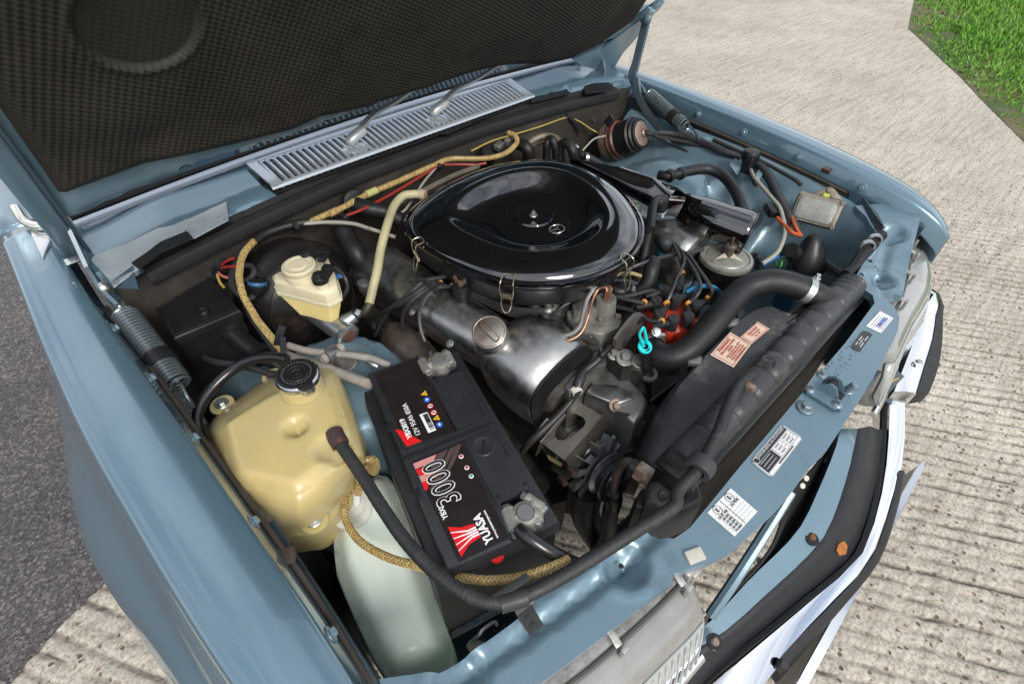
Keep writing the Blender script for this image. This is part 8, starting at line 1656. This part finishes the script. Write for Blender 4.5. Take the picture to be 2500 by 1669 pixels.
# vacuum actuator on the bulkhead
va_ = thing('cruise_actuator', 'rusty drum-shaped vacuum actuator with black bellows at the far bulkhead corner', 'actuator', U('e', 1850, 600, .74))
c0 = U('e', 2040, 470, .795); axa = (RGT*0.66 - FWD*0.72 - UPV*0.06).normalized(); c1 = c0 - axa*0.125
Lc = (c0-c1).length
dusty = mat('dusty_drum', (0.20, 0.155, 0.12), rough=0.55, metal=0.4, var=0.3, vscale=30, dirt=(0.10, 0.06, 0.045), dirt_at=0.55, dirt_scale=20)
bm = B(); lathe(bm, [(0, 0), (0.046, 0), (0.052, 0.006), (0.054, 0.030), (0.052, 0.034)], frame(c1, axa), 36); put('drum_rear', bm, dusty, va_)
bm = B(); lathe(bm, [(0.052, 0.034), (0.056, 0.035), (0.056, 0.039), (0.054, 0.040), (0.053, 0.052), (0.048, 0.056)], frame(c1, axa), 36); put('drum_front', bm, mat('red_black_drum', (0.03, 0.02, 0.018), rough=0.4, var=0.3, dirt=(0.30, 0.07, 0.04), dirt_at=0.56, dirt_scale=9), va_)
bm = B(); lathe(bm, [(0.050, Lc-0.030), (0.051, Lc-0.024), (0.045, Lc-0.020), (0.046, Lc-0.013), (0.041, Lc-0.009), (0.041, Lc-0.002), (0.036, Lc)], frame(c1, axa), 36); put('bellows', bm, rubber(), va_)
bm = B(); lathe(bm, [(0.048, 0.05), (0.049, Lc-0.03)], frame(c1, axa), 36); put('bellows_neck', bm, rubber(), va_)
bm = B(); lathe(bm, [(0.034, Lc-0.002), (0.0345, Lc+0.001), (0.031, Lc+0.003), (0.012, Lc+0.004), (0.011, Lc+0.010), (0.0085, Lc+0.012), (0, Lc+0.012)], frame(c1, axa), 32); cp = put('end_plate', bm, mat('brown_plated_cap', (0.30, 0.22, 0.18), rough=0.42, metal=0.5, var=0.2, vscale=40), va_)
bm = B(); tube(bm, [c0 + axa*0.010, U('e', 2150, 480, .795), U('e', 2349, 565, .79), U('3', 120, 920, .78), U('3', 230, 985, .77), U('3', 330, 1055, .75)], [0.009, 0.0055, 0.0042, 0.004, 0.004, 0.004], segs=10, n=5); put('bowden_cable', bm, lead, va_)
bm = B(); box(bm, 0.022, 0.008, 0.026, frame(U('e', 1650, 320, .845), (0.3, -0.4, 0.8), axa), 0.002); put('drum_bracket', bm, plastic(), va_)
lead_tube([U('e', 1600, 500, .80), U('e', 1480, 530, .805), U('e', 1390, 610, .80), U('e', 1310, 700, .79)], 0.0025, whtw, va_, 'wire')
# things on the bulkhead behind the engine
bk = thing('bulkhead_wiring', 'yellow wire and black clips strung along the bulkhead', 'wiring', U('e', 900, 400, .80))
yl_ = [UY('e', 0, 680, .930), UY('e', 250, 560, .932), UY('e', 520, 480, .936), UY('e', 820, 390, .936), UY('e', 1100, 290, .93), UY('e', 1180, 285, .926), UY('e', 1300, 330, .915), UY('e', 1420, 410, .90), UY('e', 1540, 480, .875)]
lead_tube(yl_, 0.0024, yelw, bk, 'wire')
bm = B(); strip(bm, [UY('e', 1150, 240, .925), UY('e', 1240, 330, .915), UY('e', 1330, 440, .905)], 0.010, 0.0014, up=(0, -1, 0.2)); put('cable_tie', bm, plastic(), bk)
lead_tube([UY('e', 1180, 270, .93), UY('e', 1260, 245, .93), UY('e', 1380, 235, .925), UY('e', 1430, 265, .92), UY('e', 1470, 330, .91)], 0.0065, lead, bk, 'cable')
lead_tube([U('2', 100, 1380, .83), U('2', 230, 1330, .83), U('2', 400, 1240, .832), U('2', 600, 1120, .835), U('2', 690, 1060, .835)], 0.0032, redw, bk, 'wire')
lead_tube([U('2', 745, 1050, .835), U('2', 850, 1048, .835), U('2', 940, 1050, .832), U('2', 1010, 1040, .832)], 0.0032, redw, bk, 'wire')
lead_tube([U('2', 0, 1420, .825), U('2', 150, 1425, .825), U('2', 280, 1460, .82), U('2', 430, 1510, .81)], 0.004, whtw, bk, 'wire')
lead_tube([U('4', 1930, 120, .835), U('4', 2100, 110, .833), U('4', 2250, 120, .832), U('4', 2349, 150, .83)], 0.004, whtw, bk, 'wire')
lead_tube([U('2', 690, 1070, .83), U('2', 620, 1150, .828), U('2', 560, 1240, .82), U('2', 500, 1330, .81), U('2', 460, 1360, .80)], 0.0028, whtw, bk, 'wire')
lead_tube([U('2', 460, 1290, .83), U('2', 620, 1210, .835), U('2', 800, 1120, .835), U('2', 960, 1060, .83)], 0.006, mat('dusty_cable', (0.11, 0.095, 0.075), rough=0.7, var=0.3), bk, 'cable')
for x, y in ((700, 1060), (100, 1390), (1880, 140)):
    k = '2' if x < 1000 else '4'; bm = B(); lathe(bm, [(0.007, -0.005), (0.0105, -0.005), (0.0105, 0.005), (0.007, 0.005)], frame(U(k, x, y, .832), (1, 0.2, 0)), 12); put('cable_tie', bm, plastic(), bk)
hh = thing('heater_hoses', 'black heater hoses and pipes rising behind the air cleaner', 'hoses', U('e', 900, 700, .74))
for pts, r, m in (([(900, 820, .78), (905, 620, .83), (930, 540, .845), (980, 560, .845), (1010, 680, .82), (1015, 820, .78)], 0.010, rubber()), ([(1070, 820, .78), (1060, 660, .82), (1110, 585, .84), (1180, 610, .84), (1225, 720, .82), (1240, 830, .78)], 0.0125, rubber()), ([(650, 620, .82), (760, 540, .835), (880, 500, .84), (1000, 520, .84), (1070, 580, .835)], 0.0085, mat('tan_grey_pipe', (0.19, 0.165, 0.125), rough=0.5, metal=0.3, var=0.2)), ([(690, 620, .81), (800, 570, .82), (900, 555, .825)], 0.009, mat('tan_grey_pipe', (0.19, 0.165, 0.125))), ([(540, 590, .82), (640, 620, .825), (690, 700, .81), (680, 800, .78)], 0.016, rubber()), ([(1225, 660, .80), (1310, 720, .80), (1420, 770, .79), (1560, 850, .77)], 0.011, rubber())):
    lead_tube([U('e', x, y, z) for x, y, z in pts], r, m, hh, 'hose', segs=12)
bm = B(); lathe(bm, [(0.020, -0.03), (0.022, -0.01), (0.024, -0.008), (0.024, 0.004), (0.018, 0.010), (0, 0.012)], frame(U('e', 215, 700, .815), (-0.2, -0.5, 0.8)), 22); put('heater_valve', bm, plastic(), hh)
bm = B(); box(bm, 0.028, 0.018, 0.016, frame(U('e', 330, 620, .835), (0, -0.3, 1), (1, 0.4, 0)), 0.003); box(bm, 0.014, 0.014, 0.02, frame(U('e', 430, 570, .84), (0, -0.3, 1), (1, 0.4, 0)), 0.003); put('valve_lever', bm, rough_alloy(), hh)
for x, y in ((1380, 760), (1250, 650)): bm = B(); lathe(bm, [(0.011, -0.005), (0.0128, -0.004), (0.0128, 0.004), (0.011, 0.005)], frame(U('e', x, y, .80), (1, -0.7, -0.1)), 16); put('hose_clamp', bm, zinc(), hh)
# firewall grommet and big dark hose, near the cream hose
lead_tube([U('2', 180, 1300, .825), U('2', 260, 1330, .82), U('2', 360, 1350, .81), U('2', 460, 1400, .79)], 0.017, rubber(), hh, 'hose', segs=14)
bm = B(); lathe(bm, [(0.030, -0.008), (0.028, 0.002), (0.018, 0.006), (0, 0.006)], frame(UY('2', 175, 1290, .935), (0, -1, 0.2)), 22); put('grommet', bm, rubber(), hh)
lead_tube([U('5', 90, 130, .80), U('5', 130, 220, .78), U('5', 190, 320, .76), U('5', 230, 420, .72)], 0.022, rubber(), hh, 'hose', segs=14)
# vertical hose beside the air cleaner
vh = thing('vacuum_pipe', 'upright grey black hose beside the far edge of the air cleaner', 'hose', U('5', 2020, 300, .74))
lead_tube([U('2', 2120, 1290, .845), U('2', 2095, 1280, .85), U('2', 2070, 1330, .85), U('2', 2055, 1450, .84), U('5', 2040, 130, .83), U('5', 2030, 240, .815), U('5', 2005, 370, .79)], 0.0095, rubber(), vh, 'hose', segs=12)
bm = B(); lathe(bm, [(0.012, -0.02), (0.013, 0.02), (0.010, 0.026), (0, 0.026)], frame(U('2', 2125, 1320, .825), (0, 0, 1)), 16); put('stub', bm, plastic(), vh)
bm = B(); lathe(bm, [(0.012, -0.005), (0.0145, -0.004), (0.0145, 0.004), (0.012, 0.005)], frame(U('2', 2115, 1355, .815), (0, 0, 1)), 16); box(bm, 0.012, 0.006, 0.008, Matrix.Translation(U('2', 2145, 1355, .815)), 0.001); put('clamp', bm, zinc(), vh)
# ignition control box
ib = thing('ignition_box', 'grey finned aluminium ignition control box on the far inner wing', 'control box', U('f', 600, 600, .74))
fq_ = [U('f', 340, 185, .815), U('f', 920, 305, .815), U('f', 842, 700, .758), U('f', 305, 530, .765)]
bx_ = ((fq_[1]-fq_[0]) + (fq_[2]-fq_[3])).normalized(); by_ = ((fq_[0]-fq_[3]) + (fq_[1]-fq_[2])).normalized(); bn = bx_.cross(by_).normalized()
if bn.dot(CAM_POS - fq_[0]) < 0: bn = -bn
by_ = bn.cross(bx_); ce = sum(fq_, V((0, 0, 0)))/4; Wd = ((fq_[1]-fq_[0]).length + (fq_[2]-fq_[3]).length)/2; Hd = ((fq_[0]-fq_[3]).dot(by_) + (fq_[1]-fq_[2]).dot(by_))/2
MI = Matrix(((bx_.x, by_.x, bn.x, ce.x), (bx_.y, by_.y, bn.y, ce.y), (bx_.z, by_.z, bn.z, ce.z), (0, 0, 0, 1)))
galv = mat('spangled_aluminium', (0.22, 0.23, 0.215), rough=0.55, metal=0.5, var=0.25, vscale=140, dirt=(0.18, 0.17, 0.14), dirt_at=0.62, dirt_scale=20, bump=0.15)
cst = mat('browned_casting', (0.21, 0.19, 0.155), rough=0.55, metal=0.45, var=0.3, vscale=40, dirt=(0.10, 0.085, 0.06), dirt_at=0.55, dirt_scale=25)
bm = B(); prism(bm, rrect(Wd*1.02, Hd*1.02, 0.008), -0.030, 0.0, MI, bev=0.003); put('housing', bm, cst, ib)
bm = B(); prism(bm, rrect(Wd*0.86, Hd*0.80, 0.012), 0.0, 0.004, MI @ Matrix.Translation((-0.003, -0.002, 0)), bev=0.002); put('cover', bm, galv, ib)
for x, y in ((-.46, .44), (.46, .44), (.46, -.46), (-.46, -.44)): bm = B(); lathe(bm, [(0.0048, 0), (0.0048, 0.0025), (0.003, 0.003), (0, 0.0015)], MI @ Matrix.Translation((Wd*x, Hd*y, 0.0)), 12); put('screw', bm, cst, ib)
bm = B(); prism(bm, [(-Wd*0.26, 0), (Wd*0.46, 0), (Wd*0.40, Hd*0.12), (Wd*0.18, Hd*0.36), (Wd*0.10, Hd*0.40), (Wd*0.02, Hd*0.36)], -0.024, -0.004, MI @ Matrix.Translation((0, Hd*0.5, 0)), bev=0.004); lg = put('mounting_lug', bm, cst, ib)
bm = B(); prism(bm, [(-Wd*0.10, 0.001), (Wd*0.18, 0.001), (Wd*0.10, Hd*0.16), (Wd*0.02, Hd*0.16)], -0.0042, -0.003, MI @ Matrix.Translation((0.003, Hd*0.52, 0)), bev=0.0); put('lug_recess', bm, mat('recess_dark', (0.10, 0.09, 0.07), rough=0.7), lg, smooth=0)
bm = B(); lathe(bm, [(0.006, 0.0), (0.006, 0.004), (0, 0.005)], MI @ Matrix.Translation((Wd*0.09, Hd*0.76, -0.004)), 12); put('bolt', bm, cst, lg)
bm = B(); prism(bm, rrect(0.014, 0.008, 0.003), -0.003, -0.0022, MI @ Matrix.Translation((Wd*0.07, Hd*0.57, 0)), bev=0); put('paint_dab', bm, mat('lime_dab', (0.42, 0.45, 0.03), rough=0.5), lg)
# ignition coil with rubber hood
ic = thing('ignition_coil', 'ignition coil under a black rubber hood in the far front corner', 'ignition coil', U('f', 470, 1250, .62))
hd0 = U('f', 475, 1120, .690)
bm = B(); rings = []
for dz, a, b_, ox, oy in ((0, .046, .040, 0, 0), (0.014, .047, .041, 0, 0), (0.016, .043, .038, 0, 0), (0.035, .040, .036, 0, 0.002), (0.06, .030, .028, 0.004, 0.006), (0.078, .020, .019, 0.006, 0.010), (0.088, .012, .012, 0.006, 0.012), (0.091, .004, .004, 0.006, 0.012)):
    rings.append([hd0 + V((ox + a*math.cos(t*math.pi/12), oy + b_*math.sin(t*math.pi/12), dz - 0.02)) for t in range(24)])
loft(bm, rings); put('rubber_hood', bm, plastic(), ic)
bm = B(); tube(bm, [hd0 + V((-0.03, 0.03, 0.03)), U('f', 255, 940, .74)], [0.020, 0.017], segs=12, n=0); put('hood_nozzle', bm, plastic(), ic)
bm = B(); lathe(bm, [(0.036, -0.11), (0.036, 0)], frame(hd0 - V((0, 0, 0.02)), (0, 0, 1)), 28); cn = put('can', bm, mat('blue_coil_can', (0.03, 0.10, 0.17), rough=0.4, metal=0.3), ic)
a0 = hd0 - V((0, 0, 0.05)); dcam = (CAM_POS - a0); dcam.z = 0; dcam.normalize(); sd_ = V((-dcam.y, dcam.x, 0)); bm = B(); loft(bm, [[a0 + (dcam*math.cos(t) + sd_*math.sin(t))*0.0366 + V((0, 0, z)) for t in [k*0.1 - 0.5 for k in range(11)]] for z in (0.0, 0.028)], closed=False, caps=False); put('coil_label', bm, mat('orange_brown_label', (0.34, 0.17, 0.06), rough=0.5, var=0.4, vscale=90), cn)
# looms, hoses and plugs on the far inner wing
rl = thing('wing_loom', 'black wiring looms and plug along the far inner wing', 'wiring', U('3', 500, 950, .78))
for pts, r in (([('3', 20, 845, .805), ('3', 150, 860, .805), ('3', 290, 905, .805), ('3', 420, 960, .805), ('3', 545, 1000, .80)], 0.0095), ([('3', 0, 870, .795), ('3', 140, 895, .795), ('3', 290, 930, .795), ('3', 430, 985, .79)], 0.006), ([('3', 650, 1040, .80), ('3', 710, 1110, .80), ('3', 750, 1180, .79), ('3', 800, 1290, .78), ('3', 850, 1380, .77), ('3', 900, 1470, .75)], 0.0115), ([('3', 690, 1090, .795), ('3', 730, 1180, .785), ('3', 770, 1280, .775), ('3', 830, 1400, .765), ('3', 880, 1490, .745)], 0.006), ([('3', 560, 1080, .79), ('3', 610, 1110, .79), ('3', 640, 1180, .78)], 0.006), ([('3', 370, 890, .815), ('3', 500, 950, .812), ('3', 700, 1040, .81), ('3', 880, 1140, .805), ('3', 930, 1180, .80)], 0.005)):
    lead_tube([U(*q) for q in pts], r, lead, rl, 'loom', segs=10)
pq = U('3', 605, 1000, .828)
bm = B(); lathe(bm, [(0.014, -0.04), (0.016, -0.012), (0.020, -0.010), (0.0205, 0.012), (0.018, 0.016), (0.014, 0.017), (0, 0.017)], frame(pq, (0, 0, 1)), 24); plg = put('diagnostic_plug', bm, plastic(), rl)
bm = B()
for a in range(0, 360, 30): d = V((math.cos(math.radians(a)), math.sin(math.radians(a)), 0)); box(bm, 0.003, 0.003, 0.016, frame(pq + d*0.0205 + V((0, 0, 0.002)), (0, 0, 1), d))
put('grip_ribs', bm, plastic(), plg)
for q in ([(470, 1050), (510, 1010), (555, 1050), (520, 1120)], [(640, 1110), (680, 1050), (695, 1090), (655, 1160)]):
    bm = B(); quadplate(bm, [U('3', x, y, .80) for x, y in q], 0.003); put('plug_bracket', bm, bay_paint(), rl)
lead_tube([U('3', 605, 1080, .80), U('3', 630, 1130, .80), U('3', 680, 1190, .795), U('3', 740, 1260, .79), U('3', 790, 1320, .785), U('3', 815, 1400, .775), U('3', 825, 1480, .76), U('3', 800, 1566, .75), U('6', 760, 320, .74), U('6', 680, 375, .73)], 0.0048, whtw, rl, 'wire')
lead_tube([U('3', 775, 1385, .775), U('3', 820, 1430, .77), U('3', 870, 1480, .765), U('3', 925, 1500, .755)], 0.0042, orgw, rl, 'wire'); lead_tube([U('3', 870, 1380, .775), U('3', 890, 1440, .77), U('3', 930, 1500, .755)], 0.0035, orgw, rl, 'wire'); lead_tube([U('3', 880, 1400, .772), U('3', 900, 1450, .768), U('3', 935, 1500, .755)], 0.002, yelw, rl, 'wire')
bm = B(); box(bm, 0.030, 0.036, 0.018, frame(U('3', 745, 1340, .775), (0, -0.2, 1), (1, -0.7, 0)), 0.003); put('multi_plug', bm, plastic(), rl)
lead_tube([U('6', 680, 375, .72), U('6', 730, 330, .725), U('6', 790, 310, .72), U('6', 850, 320, .715)], 0.0032, grnw, rl, 'wire'); lead_tube([U('6', 680, 385, .71), U('6', 760, 340, .715), U('6', 850, 290, .72)], 0.0042, bluw, rl, 'wire'); lead_tube([U('6', 850, 335, .71), U('6', 810, 350, .70), U('6', 800, 385, .69), U('6', 775, 395, .68), U('6', 760, 360, .68)], 0.0028, grnw, rl, 'wire')
lead_tube([U('6', 1080, 360, .70), U('6', 1130, 400, .70), U('6', 1200, 440, .70)], 0.010, lead, rl, 'loom'); lead_tube([U('6', 1070, 390, .69), U('6', 1120, 430, .69), U('6', 1180, 460, .69)], 0.006, lead, rl, 'loom')
lead_tube([U('6', 1440, 190, .775), U('6', 1400, 230, .77), U('6', 1330, 310, .76), U('6', 1270, 400, .75), U('6', 1215, 450, .745)], 0.013, rubber(), rl, 'loom')
for x, y, z in ((1395, 225, .785), (1350, 265, .78)): bm = B(); lathe(bm, [(0.012, -0.004), (0.0155, -0.004), (0.0155, 0.004), (0.012, 0.004)], frame(U('6', x, y, z - .008), (0.8, 0.6, 0)), 14); put('loom_clip', bm, zinc(), rl)
# thick breather hose to the trumpet
tb_ = thing('breather_pipe', 'thick black hose arching over the far suspension tower', 'hose', U('3', 330, 1080, .78))
lead_tube([U('2', 2110, 1115, .835), U('2', 2180, 1120, .84), U('2', 2300, 1090, .842), U('3', 330, 1078, .84), U('3', 430, 1120, .835), U('3', 510, 1220, .825), U('3', 550, 1320, .81), U('3', 575, 1400, .79)], [0.011, 0.0105, 0.0125, 0.0125, 0.0125, 0.0125, 0.0125, 0.0125], rubber(), tb_, 'hose', segs=14)
for x, y in ((2180, 1120), (2250, 1105)): bm = B(); lathe(bm, [(0.011, -0.008), (0.0145, -0.006), (0.0145, 0.006), (0.011, 0.008)], frame(U('2', x, y, .841), (1, 0.1, 0)), 16); put('bulge', bm, rubber(), tb_)
# curved dark gusset at the far front corner and the lamp-well grommet
gs = [U('3', x, y, z) for x, y, z in ((1240, 1215, .80), (1330, 1260, .80), (1420, 1360, .795), (1462, 1450, .79), (1425, 1495, .775), (1390, 1420, .78), (1300, 1320, .78), (1235, 1285, .78))]
bm = B(); b = B(); b.faces.new([b.verts.new(p) for p in gs]); merge(bm, b); g_ = put('corner_gusset', bm, dark_paint(), car, smooth=0); g_.modifiers.new('t', 'SOLIDIFY').thickness = 0.003
bm = B(); lathe(bm, [(0.011, 0.0), (0.0135, 0.003), (0.016, 0.002), (0.017, -0.002)], frame(U('6', 1340, 182, .735), (-0.7, -0.1, 0.7)), 22); put('grommet_ring', bm, rough_alloy(), car)
bm = B(); lathe(bm, [(0, 0.0), (0.012, 0.001), (0.0125, -0.002)], frame(U('6', 1340, 182, .735), (-0.7, -0.1, 0.7)), 18); put('grommet_core', bm, mat('brown_plug', (0.05, 0.035, 0.025), rough=0.7), car)
for sx in (1,):
    bm = B(); box(bm, 0.016, 0.020, 0.004, Matrix.Translation(V((lin(0.27, XI)-0.013, 0.275, lin(0.27, ZT)-0.022))) @ Matrix.Rotation(1.0, 4, 'Y'), 0.001); put('fender_clip', bm, rust(), fL)
bm = B(); box(bm, 0.028, 0.022, 0.014, frame(U('7', 1800, 770, .80), (0.2, 0, 1), (1, -0.5, 0)), 0.002); put('fender_clip', bm, mat('brown_steel_clip', (0.10, 0.07, 0.06), rough=0.6, metal=0.4), fR)
# plate the washer bottle hangs on, battery tray, small wire clip by the lamp
bm = B(); quadplate(bm, [U('7', 1740, 690, .70), U('7', 1990, 560, .70), U('7', 2080, 500, .70), U('7', 2080, 620, .66), U('7', 1830, 740, .66)][:4], 0.004); put('tank_bracket', bm, bay_paint(), car)
bm = B(); box(bm, 0.24, 0.38, 0.012, Matrix.Translation((-0.47, 0.33, 0.548)) @ Matrix.Rotation(math.atan2(udir.y, udir.x), 4, 'Z'), 0.003); put('battery_tray', bm, dark_paint(), car)
lead_tube([U('8', 900, 1310, .70), U('8', 960, 1255, .72), U('8', 1000, 1210, .725), U('8', 1060, 1170, .725), U('8', 1080, 1190, .72)], 0.0022, zinc(), car, 'wire_clip')
bm = B(); quadplate(bm, [U('8', 885, 1330, .70), U('8', 940, 1280, .71), U('8', 1030, 1320, .69), U('8', 920, 1370, .68)], 0.003); put('lamp_adjuster', bm, rough_alloy(), car)
